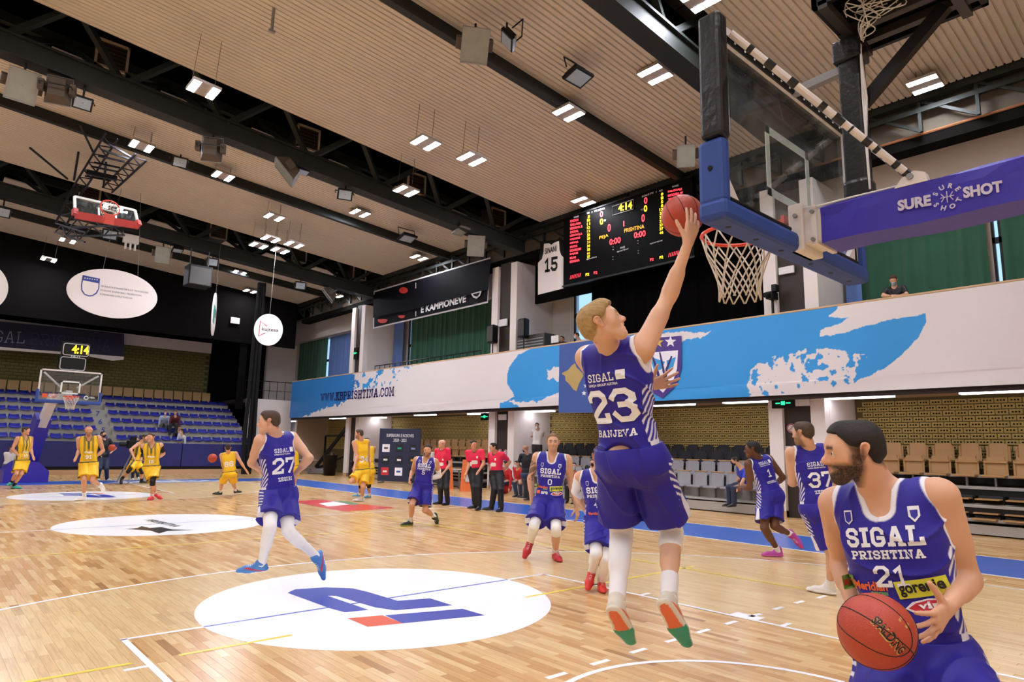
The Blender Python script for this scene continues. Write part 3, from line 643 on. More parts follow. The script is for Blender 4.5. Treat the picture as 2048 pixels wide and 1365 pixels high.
curtain('window_curtain', 19.9, 28.1, 3.92, 8.2, 14.75, M_green, 'wide green curtain below the black banner', seed=3)
curtain('window_curtain', 28.75, 29.7, 3.92, 8.2, 14.7, M_blucur, 'narrow blue-grey curtain beside the slit of sky under the black banner', seed=4, amp=.06)
curtain('window_curtain', 31.5, 34.0, 3.92, 8.2, 14.7, M_green, 'dark green curtain just left of the third column', seed=5)
curtain('window_curtain', 34.1, 37.3, 3.92, 8.2, 14.8, M_blucur, 'pale blue curtain over the far window', seed=6, amp=.05)
curtain('window_curtain', 37.4, 41.5, 3.92, 8.2, 14.7, M_green, 'dark green curtain at the far end of the wall', seed=7)
curtain('window_curtain', 6.0, 6.4, 3.92, 8.2, 14.5, M_blucur, 'thin grey-blue curtain edge beside the near column', seed=8, amp=.04)
curtain('stage_curtain', 8.1, 14.6, 3.92, 7.35, 13.5, M_bcur, 'black curtain below the scoreboard', seed=9, group=None, per=.6)
curtain('stage_curtain', 8.05, 10.0, 7.2, 9.9, 13.6, M_bcur, 'black curtain right of the scoreboard', seed=19, group=None, per=.6)
struct('trim_4', MB().box((13.9, 8.1, 7.3), (14.0, 18.0, 9.9)), M_black)
# ---- scoreboard
sb = empty('scoreboard', (12.6, 12.5, 7.2), 'black electronic scoreboard with red and yellow digits above the balcony', 'scoreboard'); OS = (12.6, 12.5, 7.2)
M_sb = mat('scoreboard_face', '#070606', .6, spec=.06); M_rled = mat('red_led', '#ff2020', .5, emit='#ff3340', es=1.1); M_yled = mat('yellow_led', '#ffcc00', .5, emit='#ffd21e', es=1.0); M_oled = mat('amber_led', '#d08a20', .5, emit='#d8962a', es=.7); M_wprint = mat('white_print', '#c9c9c9', .5)
MB().box((-.1, -2.68, .08), (.15, 2.62, 2.56), bev=.02).build('case', M_sb, sb)
MB().box((-.13, -2.7, .04), (-.09, 2.64, .1)).box((-.13, -2.7, 2.54), (-.09, 2.64, 2.59)).build('frame', M_blkm, sb)
for y in (-2, 0, 2): MB().bar((0, y, 2.56), (.25, y, 2.85), .06, .06).build('bracket', M_blkm, sb)
SX = 12.49
_S = lambda a, b: (1120 + a / 6.204, 360 + b / 6.204)      # from a close view of the board
def sbt(txt, a0, b0, a1, b1, h, m, name='lettering', **k): return ptext(name, txt, _S(a0, b0), _S(a1, b1), h / 6.204, 'x', SX, m, sb, origin=OS, **k)
names = ['EXODI', 'GALLAKIA', 'BERISHA R', 'SHOKAL', 'LEKOVIQ.A', 'HAJZERIS', 'MEHAJL', 'SAHITA', 'HOXHELDIM', 'BAJKIE', 'MLAS', 'BERISHA']
wid = [100, 135, 155, 105, 150, 125, 105, 92, 135, 100, 75, 120]
for i, (nm, ww) in enumerate(zip(names, wid)): sbt(nm, 126 - i * .3, 515 + i * 45.8, 126 + ww - i * .3, 515 - ww * .2 + i * 45.8, 30, M_rled, 'name_line', bold=.03)
for i, nm in enumerate(['5', '10', '11', '12', '13', '22', '25', '31', '34', '35', '66', '77']): sbt(nm, 345 if len(nm) == 1 else 336, 459 + i * 45.5, 372, 452 + i * 45.5, 34, M_yled if i not in (4, 7, 10) else M_oled, 'number_line', bold=.02)
for i, (nm, ww) in enumerate((('PALOKAJ.J', 170), ('MITCHELL.W', 185), ('TOMOVSKI', 165), ('ZEQIRI', 120), ('BANJEVA', 150))): sbt(nm, 1340, 150 + i * 48, 1340 + ww, 150 - ww * .22 + i * 48, 32, M_rled, 'name_line', bold=.03)
for i, nm in enumerate(['0', '1', '5', '8', '12', '21', '22', '23', '27', '37', '44']): sbt(nm, 1253 if len(nm) == 1 else 1235, 180 + i * 48, 1280, 172 + i * 48, 36, M_yled, 'number_line')
sbt('4:14', 722, 352, 895, 308, 95, M_yled, 'clock', bold=.03)
for (a, b, h, m) in ((515, 424, 80, M_rled), (515, 518, 80, M_yled), (610, 595, 100, M_rled), (1063, 256, 85, M_rled), (1061, 355, 85, M_yled), (1031, 474, 100, M_rled)): sbt('0', a - 20, b + 5, a + 20, b - 5, h, m, 'digit', bold=.02)
sbt('1', 785, 545, 798, 542, 70, M_rled, 'digit'); sbt('0:00', 613, 775, 752, 742, 78, M_rled, 'digit', bold=.02); sbt('0:00', 918, 690, 1062, 660, 78, M_rled, 'digit', bold=.02)
sbt('PEJA', 488, 725, 600, 692, 50, M_oled, bold=.0); sbt('PRISHTINA', 798, 632, 1045, 575, 52, M_oled, bold=.0)
for t_, a, b, c, d in (('NAME', 172, 466, 232, 452), ('NO', 335, 415, 368, 407), ('F', 393, 402, 403, 400), ('PTS BONUS', 428, 390, 555, 352), ('BONUS PTS', 1018, 208, 1160, 158), ('F', 1190, 153, 1200, 150), ('NO', 1232, 138, 1272, 128), ('NAME', 1392, 85, 1472, 66), ('TO', 542, 508, 570, 500), ('TO', 1002, 374, 1030, 366), ('sporting', 706, 895, 850, 855), ('FAZI', 750, 845, 805, 832), ('sporting', 1116, 795, 1272, 752), ('sporting', 328, 990, 458, 955)): sbt(t_, a, b, c, d, 24, M_wprint)
for i in range(7): sbt('/', 122 + i * 20, 1222 - i * 5, 140 + i * 20, 1200 - i * 5, 34, M_rled, 'stripe', bold=.03)
for i in range(7): sbt('/', 1342 + i * 22, 945 - i * 6, 1362 + i * 22, 922 - i * 6, 36, M_rled, 'stripe', bold=.03)
for a, b, m in ((340, 1174, M_yled), (441, 1152, M_rled), (1140, 988, M_rled), (1258, 960, M_yled)): sbt('F2', a - 22, b + 4, a + 22, b - 4, 36, m, 'digit', bold=.02)
for a, b in ((659, 833), (659, 866), (967, 755), (967, 788), (657, 955), (657, 988), (971, 880), (971, 910)): sbt('.', a - 6, b, a + 6, b, 10, M_wprint, 'dot')
_f = [_S(652, 330), _S(910, 242), _S(908, 362), _S(650, 440)]; fr = MB(); q = [on(u, v, 'x', SX) - np.array(OS) for u, v in _f]
fr.tube(q, .012, 5, closed=True).build('clock_frame', M_wprint, sb)
# ---- hanging white jersey banner and black champions banner
jb = empty('jersey_banner', (12.55, 15.8, 7), 'white jersey-shaped banner with number 15 left of the scoreboard', 'banner'); OJ = (12.55, 15.8, 7)
ppoly('cloth', [(1080, 498), (1080, 483), (1113, 480), (1120, 474), (1130, 486), (1132, 577), (1075, 591)], 'x', 12.55, M_blk, jb, OJ)
ppoly('jersey_print', [(1088, 488), (1098, 487), (1103, 490), (1108, 486), (1118, 482), (1119, 500), (1122, 510), (1128, 516), (1127, 577), (1076, 590), (1076, 526), (1084, 518), (1087, 505)], 'x', 12.54, mat('banner_white', '#d5cdc7', .7), jb, OJ)
ptext('lettering', 'SINANI', (1090, 503), (1113, 497), 12, 'x', 12.535, M_blk, jb, origin=OJ, bold=.02); ptext('number', '15', (1089, 531), (1115, 526), 31, 'x', 12.535, M_blk, jb, slab=True, origin=OJ, t=1.5)
bb = empty('champions_banner', (12.85, 24, 7.5), 'black banner with white border and red dots between the columns', 'banner'); OB2 = (12.85, 24, 7.5)
M_bb = mat('black_banner', '#0a0a10', .7, spec=.1); M_rdot = mat('red_print', '#b8322a', .6)
ppoly('border', [(747, 583), (981, 515), (976, 606), (746, 658)], 'x', 12.86, M_wprint, bb, OB2)
ppoly('sheet', [(749, 585), (979, 518), (974, 603), (748, 655)], 'x', 12.84, mat('black_banner_low', '#121114', .7, spec=.1), bb, OB2)
ppoly('folded_sheet', [(747, 590), (982, 518), (976, 580), (930, 592), (880, 604), (825, 620), (746, 636)], 'x', 12.78, M_bb, bb, OB2)
for c, r in (((807, 581), 9), ((765, 640), 10), ((803, 632), 7)): ppoly('red_dot', [(c[0] + r * math.cos(k * .524), c[1] + r * .7 * math.sin(k * .524) * (1 if c[1] < 600 or math.sin(k * .524) > 0 else .2)) for k in range(12)], 'x', 12.77 if c[1] < 600 else 12.82, M_rdot, bb, OB2)
ptext('lettering', 'E KAMPIONEVE', (842, 620), (932, 597), 15, 'x', 12.82, M_wprint, bb, origin=OB2, bold=.035)
ppoly('emblem', [(942, 588), (963, 582), (960, 592), (953, 598), (946, 595)], 'x', 12.76, M_wprint, bb, OB2); ppoly('emblem', [(945, 589), (960, 585), (957, 591), (953, 594), (948, 592)], 'x', 12.75, M_bb, bb, OB2)
for u, v0, v1 in ((831, 566, 577), (831, 623, 633)): ppoly('mark', [(u, v0), (u + 1.2, v0), (u + 1.2, v1), (u, v1)], 'x', 12.76, M_wprint, bb, OB2)
# far dark blue banner
fbn = empty('far_banner', (1, 41, 6), 'dark blue banner with outlined letters above the far stand', 'banner'); OFB = (1, 41, 6)
ppoly('cloth', [(-30, 640), (248, 668), (248, 714), (-30, 692)], 'y', 41, mat('dark_blue_banner', '#191634', .7), fbn, OFB)
ppoly('hem', [(-30, 692), (248, 714), (247, 720), (225, 722), (170, 712), (-30, 698)], 'y', 40.98, M_white, fbn, OFB)
ptext('lettering', 'SIGAL', (-45, 672), (50, 676), 24, 'y', 40.95, mat('grey_print', '#8a8a9a', .6), fbn, slab=True, t=.5, origin=OFB); ptext('lettering', 'PRISHTINA', (60, 677), (222, 692), 24, 'y', 40.95, mat('navy_outline', '#2b2b55', .6), fbn, slab=True, t=.6, origin=OFB)
# ---- hanging oval and round signs
M_sign = mat('sign_white', '#e9e2df', .35); M_kblue = mat('sign_blue', '#2f3f94', .5); M_teal = mat('sign_teal', '#1d8a72', .5); M_sred = mat('sign_red', '#c63446', .5); M_sblk = mat('sign_black', '#222226', .5)
def oval(name, c, rx, rz, yaw, label, group):
    e = empty(name, c, label, 'sign', group, rz=yaw); n = 48
    for i in range(1):
        mb = MB(); P = [(rx * math.cos(2 * math.pi * k / n), rz * math.sin(2 * math.pi * k / n)) for k in range(n)]
        mb.prism(P, lambda a, b, d: (a, d, b), -.02, .02); mb.build('panel', M_sign, e)
    return e
def rt(parent, txt, x0, x1, z, h, m, name='lettering', **k): flat_text(name, txt, lambda a, b: ((x0 + x1) / 2 + a, -.026, z + b), m, parent, w=x1 - x0, h=h, **k)
s1 = oval('oval_sign', at(227, 588, 24.3), 1.45, .9, math.radians(-3), 'large white oval sign with blue shield hanging at upper left', 'hanging signs')
ST = math.radians(0)
MB().prism([(-1.02, .52), (-.48, .48), (-.47, .1), (-.52, -.08), (-.64, -.2), (-.76, -.23), (-.9, -.18), (-1.0, -.05), (-1.03, .12)], lambda a, b, d: (a, d, b), -.03, -.02).build('shield', M_kblue, s1)
MB().prism([(-.99, .33), (-.51, .3), (-.5, .1), (-.55, -.05), (-.65, -.16), (-.76, -.19), (-.88, -.15), (-.97, -.03), (-1.0, .12)], lambda a, b, d: (a, d, b), -.033, -.022).build('shield_field', M_sign, s1)
rt(s1, 'KOSOVA', -.95, -.54, .24, .07, M_kblue)
flat_text('stars', '* * * * * *', lambda a, b: (-.75 + a, -.034, .42 + b), M_silver, s1, w=.42, h=.05)
for k, (tx, x1) in enumerate((('FEDERATA E BASKETBOLLIT TE KOSOVES', 1.12), ('KOSOVO BASKETBALL FEDERATION', .9), ('KOSARKASKI SAVEZ KOSOVA', .62))): rt(s1, tx, -.42, x1, .22 - k * .15, .065, mat('sign_grey', '#8d8d95', .5))
RZ = lambda e: roof_z(e.location.x) - e.location.z
MB().tube([(-.42, 0, .86), (-.15, 0, RZ(s1))], .008, 5).tube([(.72, 0, .78), (.5, 0, RZ(s1))], .008, 5).build('hanging_cord', M_wire, s1)
s2 = oval('round_sign', at(428, 629, 28.2), .92, .92, math.radians(68), 'narrow white round sign seen edge-on with a green square', 'hanging signs')
MB().box((-.55, -.03, -.42), (.05, -.021, .32)).build('green_square', M_teal, s2); rt(s2, 'TEB', .12, .75, .1, .34, M_sblk, bold=.02); MB().tube([(0, 0, .9), (0, 0, RZ(s2))], .008, 5).build('hanging_cord', M_wire, s2)
s3 = oval('round_sign', at(537, 660, 27.2), .56, .66, math.radians(-18), 'white round sign with a red triangle hanging left of the third column', 'hanging signs')
tri = [(-.36, .36), (-.36, -.26), (-.1, -.12)]
MB().tube([(-.06, -.03, .14), (-.34, -.03, .34), (-.36, -.03, -.3), (-.12, -.03, -.14)], .016, 5).build('triangle', M_sred, s3); rt(s3, 'kujtesa', -.26, .38, -.01, .2, M_sblk, bold=.01); MB().tube([(0, 0, .66), (.05, 0, RZ(s3))], .008, 5).build('hanging_cord', M_wire, s3)
s4 = oval('oval_sign', at(-48, 572, 22), .88, .9, math.radians(10), 'white hanging sign cut by the left edge of the photo', 'hanging signs')
MB().tube([(0, 0, .9), (0, 0, RZ(s4))], .008, 5).build('hanging_cord', M_wire, s4)
# ---- floodlights, vents, loudspeakers on the trusses
M_fbody = mat('flood_body', '#4f4437', .6, noise=.2); M_fglass = mat('flood_glass', '#8f938a', .2, noise=.15, nscale=4); M_lglass = mat('led_glass', '#9fb0bd', .15)
def orient(o, p, fwd, roll=0.0):                          # local -Z is the lamp's face
    f = Vector(fwd).normalized(); o.matrix_world = Matrix.Translation(Vector([float(x) for x in p])) @ f.to_track_quat('-Z', 'Y').to_matrix().to_4x4() @ Matrix.Rotation(roll, 4, 'Z')
def flood(p, fwd, size, label, led=False, roll=0.0, h=.6):
    e = empty('led_floodlight' if led else 'floodlight', p, label, 'floodlight', 'floodlights on the trusses'); a = size / 2
    if led:
        MB().box((-a, -a * .75, 0), (a, a * .75, .08), bev=.01).box((-a * .8, -a * .55, .08), (a * .8, a * .55, .16)).build('housing', M_blkm, e)
        MB().box((-a * .8, -a * .58, -.012), (a * .8, a * .58, .004)).build('glass', M_lglass, e)
    else:
        bm = bmesh.new(); bmesh.ops.create_cube(bm, size=1)
        for v in bm.verts:
            k = 1 if v.co.z < 0 else .62; v.co = Vector((v.co.x * size * k, v.co.y * size * 1.25 * k, (v.co.z + .5) * size * .55))
        MB().bm(bm).box((-a - .1, -.12, .1), (-a + .02, .12, .3)).box((a - .02, -.12, .1), (a + .1, .12, .3)).build('housing', M_fbody, e)
        MB().box((-a * .92, -a * 1.15, -.015), (a * .92, a * 1.15, .004)).build('glass', M_fglass, e)
        f = MB()
        for q in ((-a, a * 1.2), (a, a * 1.2), (a, -a * 1.2), (-a, -a * 1.2)): pass
        f.box((-a, a * 1.15, -.03), (a, a * 1.25, .02)).box((-a, -a * 1.25, -.03), (a, -a * 1.15, .02)).box((-a, -a * 1.25, -.03), (-a * .92, a * 1.25, .02)).box((a * .92, -a * 1.25, -.03), (a, a * 1.25, .02)).build('rim', M_grey, e)
    orient(e, p, fwd, roll)
    Mi = np.array(e.matrix_world.inverted()); L = lambda q: (Mi[:3, :3] @ np.array(q)) + Mi[:3, 3]
    P = np.array(p, float); MB().tube([L(P), L(P + np.array((0, 0, h)))], .025, 6).tube([(-a - .05, 0, .15), (-a - .05, 0, .45), (a + .05, 0, .45), (a + .05, 0, .15)], .018, 6).build('bracket', M_blkm, e)
    return e
TC = lambda p: CAM_POS - p
HANG = {45: 17.7, 118: 17.7, 165: 17.7, 424: 17.7, 568: 17.7, 690: 17.7, 606: 17.7, 360: 22.3, 815: 22.3, 950: 10.3, 1013: 10.3, 1157: 10.3, 1372: 10.3, 922: 17.7, 952: 17.7, 220: 29.0, 325: 29.0, 425: 29.0, 601: 29.0, 655: 29.0, 5: 29.0, 355: 29.0}
for (u, v, D, sz, led, mode, lab) in [(45, 172, 14.6, .58, 0, 'f', 'large square floodlight with pale glass at the far upper left'), (118, 182, 15.0, .52, 0, 'b', 'brown floodlight turned away, beside the large square one'), (165, 207, 15.0, .40, 1, 'f', 'small black LED floodlight hanging under the middle truss at left'), (424, 300, 17.2, .52, 0, 'b', 'brown floodlight turned away with a looping cable'),
        (568, 345, 18.6, .62, 0, 's', 'brown floodlight tilted edge-on under the middle truss'), (360, 325, 19.6, .42, 1, 'f', 'black LED floodlight below the thin rail at left'), (690, 390, 20.5, .46, 1, 'f', 'black LED floodlight under the middle truss, centre'), (606, 345, 18.8, .35, 1, 'd', 'flat black LED floodlight close under the middle truss'), (950, 92, 12.0, .50, 0, 'f', 'big rectangular floodlight with pale glass at the top centre'), (1013, 82, 12.3, .42, 1, 's', 'black floodlight seen edge-on beside the big pale one'),
        (1157, 156, 13.6, .55, 1, 'd', 'black LED floodlight mounted on the rail left of the backboard'), (815, 478, 24.5, .62, 1, 'd', 'black LED floodlight on the far rail, centre'), (922, 462, 22.0, .42, 0, 'd', 'smaller of the pair of old floodlights at the truss end'), (952, 492, 21.5, .56, 0, 'f', 'larger of the pair of old floodlights at the truss end'), (1372, 312, 15.5, .42, 0, 'f', 'old floodlight left of the backboard padding'), (220, 470, 23.5, .5, 1, 'f', 'black LED floodlight near the folded ceiling hoop'),
        (325, 510, 24.5, .5, 0, 'f', 'old grey floodlight right of the oval sign cords'), (425, 525, 26.0, .44, 1, 'f', 'black LED floodlight above the edge-on round sign'), (601, 572, 31, .5, 1, 'f', 'black LED floodlight at the far truss end'), (655, 592, 31.5, .62, 0, 's', 'tilted old floodlight at the far truss end'), (5, 425, 20.0, .42, 1, 'f', 'black LED floodlight cut by the left edge'), (355, 502, 26, .4, 1, 'd', 'small dark floodlight beside the old grey one')]:
    p = on(u, v, 'y', HANG[u]) if HANG[u] in (17.7, 29.0) else on_roof(u, v, {950: -.85, 1013: -.75, 1157: -.55, 360: -.6, 815: -.55, 1372: -.9}[u]); t = TC(p); t /= np.linalg.norm(t); sz = sz * depth(p) / D
    fwd = {'f': t + np.array((.1, 0, -.25)), 'b': -t * np.array((1, 1, 0)) + np.array((.2, 0, .1)), 's': np.cross(t, (0, 0, 1)) + np.array((0, 0, -.8)), 'd': np.array((0, -.3, -1))}[mode]
    zt = roof_z(p[0]) - (1.0 if HANG[u] in (17.7, 29.0) else .34); flood(p, fwd, sz, lab, bool(led), h=max(.12, zt - p[2]))
M_vent = mat('vent_frame', '#b7a489', .6); M_vdark = mat('vent_louvre', '#4a3b2a', .6); M_duct = mat('duct', '#231d17', .8)
for si, xs in ((1, (-1.25, 4.15, 8.2, 12.0)), (2, (.2, 5.2, 9.0, 12.3))):
    for k, x in enumerate(xs):
        s = SLOT[si]; e = empty('air_vent', (x, s + 1.5, roof_z(x) + .28), ['leftmost', 'second from left', 'third from left', 'rightmost'][k] + ' square air vent in the ' + ('middle' if si == 1 else 'far') + ' truss slot', 'vent', 'air vents')
        a = .38; MB().box((-a * .95, .02, -a * .95), (a * .95, .8, a * .95)).build('duct', M_duct, e)
        MB().box((-a, -.03, -a), (a, .02, -a + .06)).box((-a, -.03, a - .06), (a, .02, a)).box((-a, -.03, -a), (-a + .06, .02, a)).box((a - .06, -.03, -a), (a, .02, a)).build('frame', M_vent, e)
        for q in range(6): MB().bar((-a + .06, -.0, -a + .12 + q * .11), (a - .06, -.0, -a + .12 + q * .11), .03, .012).build('louvre', M_vdark, e)
e = empty('ceiling_loudspeaker', at(396, 553, 27), 'black box loudspeaker hanging from the far truss', 'loudspeaker'); MB().box((-.45, -.35, -.45), (.45, .35, .4), bev=.03).build('cabinet', M_blk, e); MB().box((-.4, -.37, -.4), (.4, -.35, .3)).build('grille', mat('speaker_grille', '#3a3835', .7), e); MB().bar((-.35, 0, .4), (-.35, 0, 1.1), .04, .04).bar((.35, 0, .4), (.35, 0, 1.1), .04, .04).build('hanger', M_blkm, e)
e = empty('connector_box', on(262, 480, 'y', 29.0), 'white junction box with three sockets under the far truss', 'box'); MB().box((-.28, -.1, -.15), (.28, .1, .2), bev=.02).build('case', M_wmetal, e)
for x in (-.17, 0, .17): MB().tube([(x, 0, -.15), (x, 0, -.42)], .04, 8).build('socket', M_wmetal, e)
MB().tube([(-.3, 0, .1), (-.3, 0, .75), (.3, 0, .75), (.3, 0, .1)], .015, 5).build('bracket', M_grey, e)
e = empty('hook_rod', on_roof(545, 45, -.36), 'grey steel rod hanging from the ceiling near the top edge', 'rod'); MB().tube([(0, 0, -.2), (0, 0, .34)], .035, 8).box((-.07, -.03, -.23), (.07, .03, -.18)).build('rod', M_grey, e)
# small fittings on the columns
M_exit = mat('exit_green', '#0d3a22', .5, emit='#1fd07a', es=.9)
def fitting(name, p, w, h, lab, cat, m, parts=()):
    e = empty(name, p, lab, cat); MB().box((-.03, -w / 2, -h / 2), (.03, w / 2, h / 2), bev=.008).build('case', m, e)
    for nm, lo, hi, mm in parts: MB().box(lo, hi).build(nm, mm, e)
    return e
GRN = [('running_figure', (-.04, -.05, -.05), (-.03, .05, .05), M_exit), ('arrow', (-.04, -.2, -.015), (-.03, -.08, .015), M_exit), ('arrow', (-.04, .08, -.015), (-.03, .2, .015), M_exit)]
fitting('exit_sign', on(1567, 807, 'x', 12.92), .62, .26, 'green exit sign at the top of the near column', 'sign', M_blk, GRN)
fitting('emergency_light', on(1600, 806, 'x', 12.95), .5, .17, 'white emergency light beside the green exit sign', 'light', M_wmetal)
fitting('emergency_light', on(1573, 541, 'x', 13.05), .42, .2, 'white emergency light on the near column above the balcony', 'light', M_wmetal)
fitting('emergency_light', on(1006, 646, 'x', 13.05), .5, .28, 'white emergency light on the middle column above the balcony', 'light', M_wmetal)
fitting('emergency_light', on(1005, 835, 'x', 13.0), .45, .22, 'white emergency light on the middle column below the balcony', 'light', M_wmetal)
_e = fitting('exit_sign', on(970, 834, 'x', 13.2), .5, .3, 'small green exit sign under the balcony left of the middle column', 'sign', M_blk, GRN); MB().tube([(0, 0, .14), (0, 0, 3.12 - _e.location.z)], .012, 6).build('hanger', M_grey, _e)
fitting('exit_sign', on(711, 707, 'x', 13.05), .45, .6, 'green exit sign on the third column above the balcony', 'sign', M_blk, GRN)
fitting('wall_lamp', on(1376 / 2.926, 440 + 590 / 2.926, 'y', 37.8), .5, .35, 'small white lamp on the black far wall', 'lamp', M_wmetal).rotation_euler = (0, 0, math.pi / 2)
M_nos = mat('sign_red_ring', '#b03030', .5)
for u, v, lab in ((1583, 857, 'round no-smoking sign on the near column'), (1000, 905, 'left round prohibition sign on the middle column'), (1011, 906, 'right round prohibition sign on the middle column')):
    p = on(u, v, 'x', 13.1); e = empty('prohibition_sign', p, lab, 'sign'); n = 20; mk = lambda r, d0, d1: MB().prism([(r * math.cos(2 * math.pi * k / n), r * math.sin(2 * math.pi * k / n)) for k in range(n)], lambda a, b, d: (d, a, b), d0, d1)
    mk(.12, -.012, 0).build('disc', M_wprint, e); MB().tube([(-.014, .1 * math.cos(2 * math.pi * k / n), .1 * math.sin(2 * math.pi * k / n)) for k in range(n)], .014, 5, closed=True).build('ring', M_nos, e); MB().bar((-.016, -.07, .07), (-.016, .07, -.07), .02, .01).build('slash', M_nos, e)
for u, v, lab in ((1578, 910, 'white notice with red signs on the near column'), (1011, 933, 'white notice with red signs on the middle column')):
    p = on(u, v, 'x', 13.1); e = empty('notice', p, lab, 'sign'); MB().box((-.012, -.27, -.22), (0, .27, .22)).build('sheet', M_wprint, e)
    for y, z in ((-.13, .08), (.13, .08), (-.13, -.1), (.13, -.1)): MB().tube([(-.015, y + .07 * math.cos(k * .52), z + .07 * math.sin(k * .52)) for k in range(12)], .012, 5, closed=True).build('ring', M_nos, e)

# ================================================================ HOOPS
M_pad = mat('blue_padding', '#24448f', .6, noise=.12, nscale=5); M_cover = mat('blue_vinyl', '#3226a0', .38, noise=.05); M_rim = mat('orange_rim', '#e2452a', .4); M_net = mat('net_cord', '#d8cfbd', .8)
M_tape = mat('black_tape', '#121212', .3, bump=.3, bscale=20); M_strut = mat('strut_white', '#d9d3ce', .5)
def glass_mat():
    m = mat('backboard_glass', '#e6f0ee', .06); nt = m.node_tree; N = nt.nodes.new; L = nt.links.new; b = nt.nodes['Principled BSDF']; out = nt.nodes['Material Output']
    tr = N('ShaderNodeBsdfTransparent'); tr.inputs[0].default_value = (.93, .96, .96, 1); gl = N('ShaderNodeBsdfGlossy'); gl.inputs['Roughness'].default_value = .03
    lw = N('ShaderNodeLayerWeight'); lw.inputs[0].default_value = .5; pw = N('ShaderNodeMath'); pw.operation = 'POWER'; pw.inputs[1].default_value = 4.0; L(lw.outputs['Facing'], pw.inputs[0]); fr = N('ShaderNodeMath'); fr.operation = 'MULTIPLY_ADD'; fr.inputs[1].default_value = .6; fr.inputs[2].default_value = .03; L(pw.outputs[0], fr.inputs[0]); ms = N('ShaderNodeMixShader'); L(fr.outputs[0], ms.inputs[0]); L(tr.outputs[0], ms.inputs[1]); L(gl.outputs[0], ms.inputs[2])
    df = N('ShaderNodeBsdfDiffuse'); df.inputs[0].default_value = (.55, .6, .62, 1); tc = N('ShaderNodeTexCoord'); mp = N('ShaderNodeMapping'); mp.inputs['Scale'].default_value = (6, 1, 2.2); L(tc.outputs['Object'], mp.inputs[0])
    ns = N('ShaderNodeTexNoise'); ns.inputs['Scale'].default_value = 3; ns.inputs['Detail'].default_value = 6; ns.inputs['Roughness'].default_value = .7; L(mp.outputs[0], ns.inputs['Vector'])
    rp = N('ShaderNodeValToRGB'); rp.color_ramp.elements[0].position = .5; rp.color_ramp.elements[1].position = .8; rp.color_ramp.elements[1].color = (.2, .2, .2, 1); rp.color_ramp.elements[0].color = (.015, .015, .015, 1); L(ns.outputs['Fac'], rp.inputs[0])
    m2 = N('ShaderNodeMixShader'); L(rp.outputs[0], m2.inputs[0]); L(ms.outputs[0], m2.inputs[1]); L(df.outputs[0], m2.inputs[2]); L(m2.outputs[0], out.inputs[0]); return m
M_bglass = glass_mat(); M_bline = mat('board_line', '#dfe6e0', .5)
def net(mb, c, r0, zt, ln, n=12, rt=.0055, tiers=4):
    prof = [(1.0, 0), (.9, .24), (.74, .45), (.62, .66), (.55, .84), (.58, 1.0)]
    def pt(ang, k, sway=0):
        r, z = prof[k]; return (c[0] + r0 * r * math.cos(ang), c[1] + r0 * r * math.sin(ang), zt - ln * z)
    for i in range(n):
        for s in (-1, 1):
            P = []
            for k in range(6):
                a = 2 * math.pi * i / n + (s * math.pi / n) * max(0, k - (0)) * (1 if k else 0) + .05 * math.sin(i * 7 + k)
                P.append(pt(a, k))
            mb.tube(P, rt, 5)
    return mb
def hoop_parts(root, sgn=1, pad=M_pad, rim_m=M_rim, clean=False, cx=0.0):
    # local frame: board in the plane y = 0, rim towards +y * sgn, z = 0 at board centre height of the rim (3.05)
    y = lambda a: a * sgn
    def bx(x0, x1, y0, y1, z0, z1, bev=0): a, b = sorted((y(y0), y(y1))); return MB().box((x0, a, z0), (x1, b, z1), bev=bev)
    bx(-.9, .9, -.008, .008, -.15, .90).build('glass', M_bglass, root)
    f = MB()
    for x0, x1, z0, z1 in ((-.92, -.87, -.17, .92), (.87, .92, -.17, .92), (-.92, .92, .87, .92), (-.92, .92, -.17, -.12)):
        a, b = sorted((y(-.05), y(.012))); f.box((x0, a, z0), (x1, b, z1))
    f.build('frame', M_strut, root)
    l = MB()
    for x0, x1, z0, z1 in ((-.295, -.245, .10, .55), (.245, .295, .10, .55), (-.295, .295, .50, .55), (-.295, .295, .10, .15)):
        a, b = sorted((y(.009), y(.013))); l.box((x0, a, z0), (x1, b, z1))
    l.build('target_rectangle', M_bline, root)
    p = MB()
    for x0, x1, z0, z1 in ((-.965, .965, -.235, -.12), (-.962, -.878, -.15, .22), (.878, .962, -.15, .22)):
        a, b = sorted((y(-.09), y(.075))) if z0 < -.2 else sorted((y(-.086), y(.071))); p.box((x0, a, z0), (x1, b, z1), bev=.03)
    p.build('padding', pad, root)
    R = .232; r = MB().tube([(R * math.cos(2 * math.pi * k / 40), y(.375) + R * math.sin(2 * math.pi * k / 40), 0) for k in range(40)], .0125, 8, closed=True)
    r.build('rim', rim_m, root, True)
    b = MB(); a0, a1 = sorted((y(.012), y(.15))); b.box((-.09, a0, -.02), (.09, a1, .0)); a0, a1 = sorted((y(.01), y(.03))); b.box((-.1, a0, -.12), (.1, a1, .02)); b.bar((-.08, y(.02), -.1), (-.13, y(.2), -.01), .02, .03).bar((.08, y(.02), -.1), (.13, y(.2), -.01), .02, .03); b.build('rim_bracket', rim_m, root)
    net(MB(), (0, y(.375), 0), R, -.012, .43).build('net', M_net, root, True)
hp = empty('basketball_hoop', (0, 1.2, 3.05), 'near basketball hoop with glass backboard, blue padding and white net at upper right', 'hoop')
hoop_parts(hp)
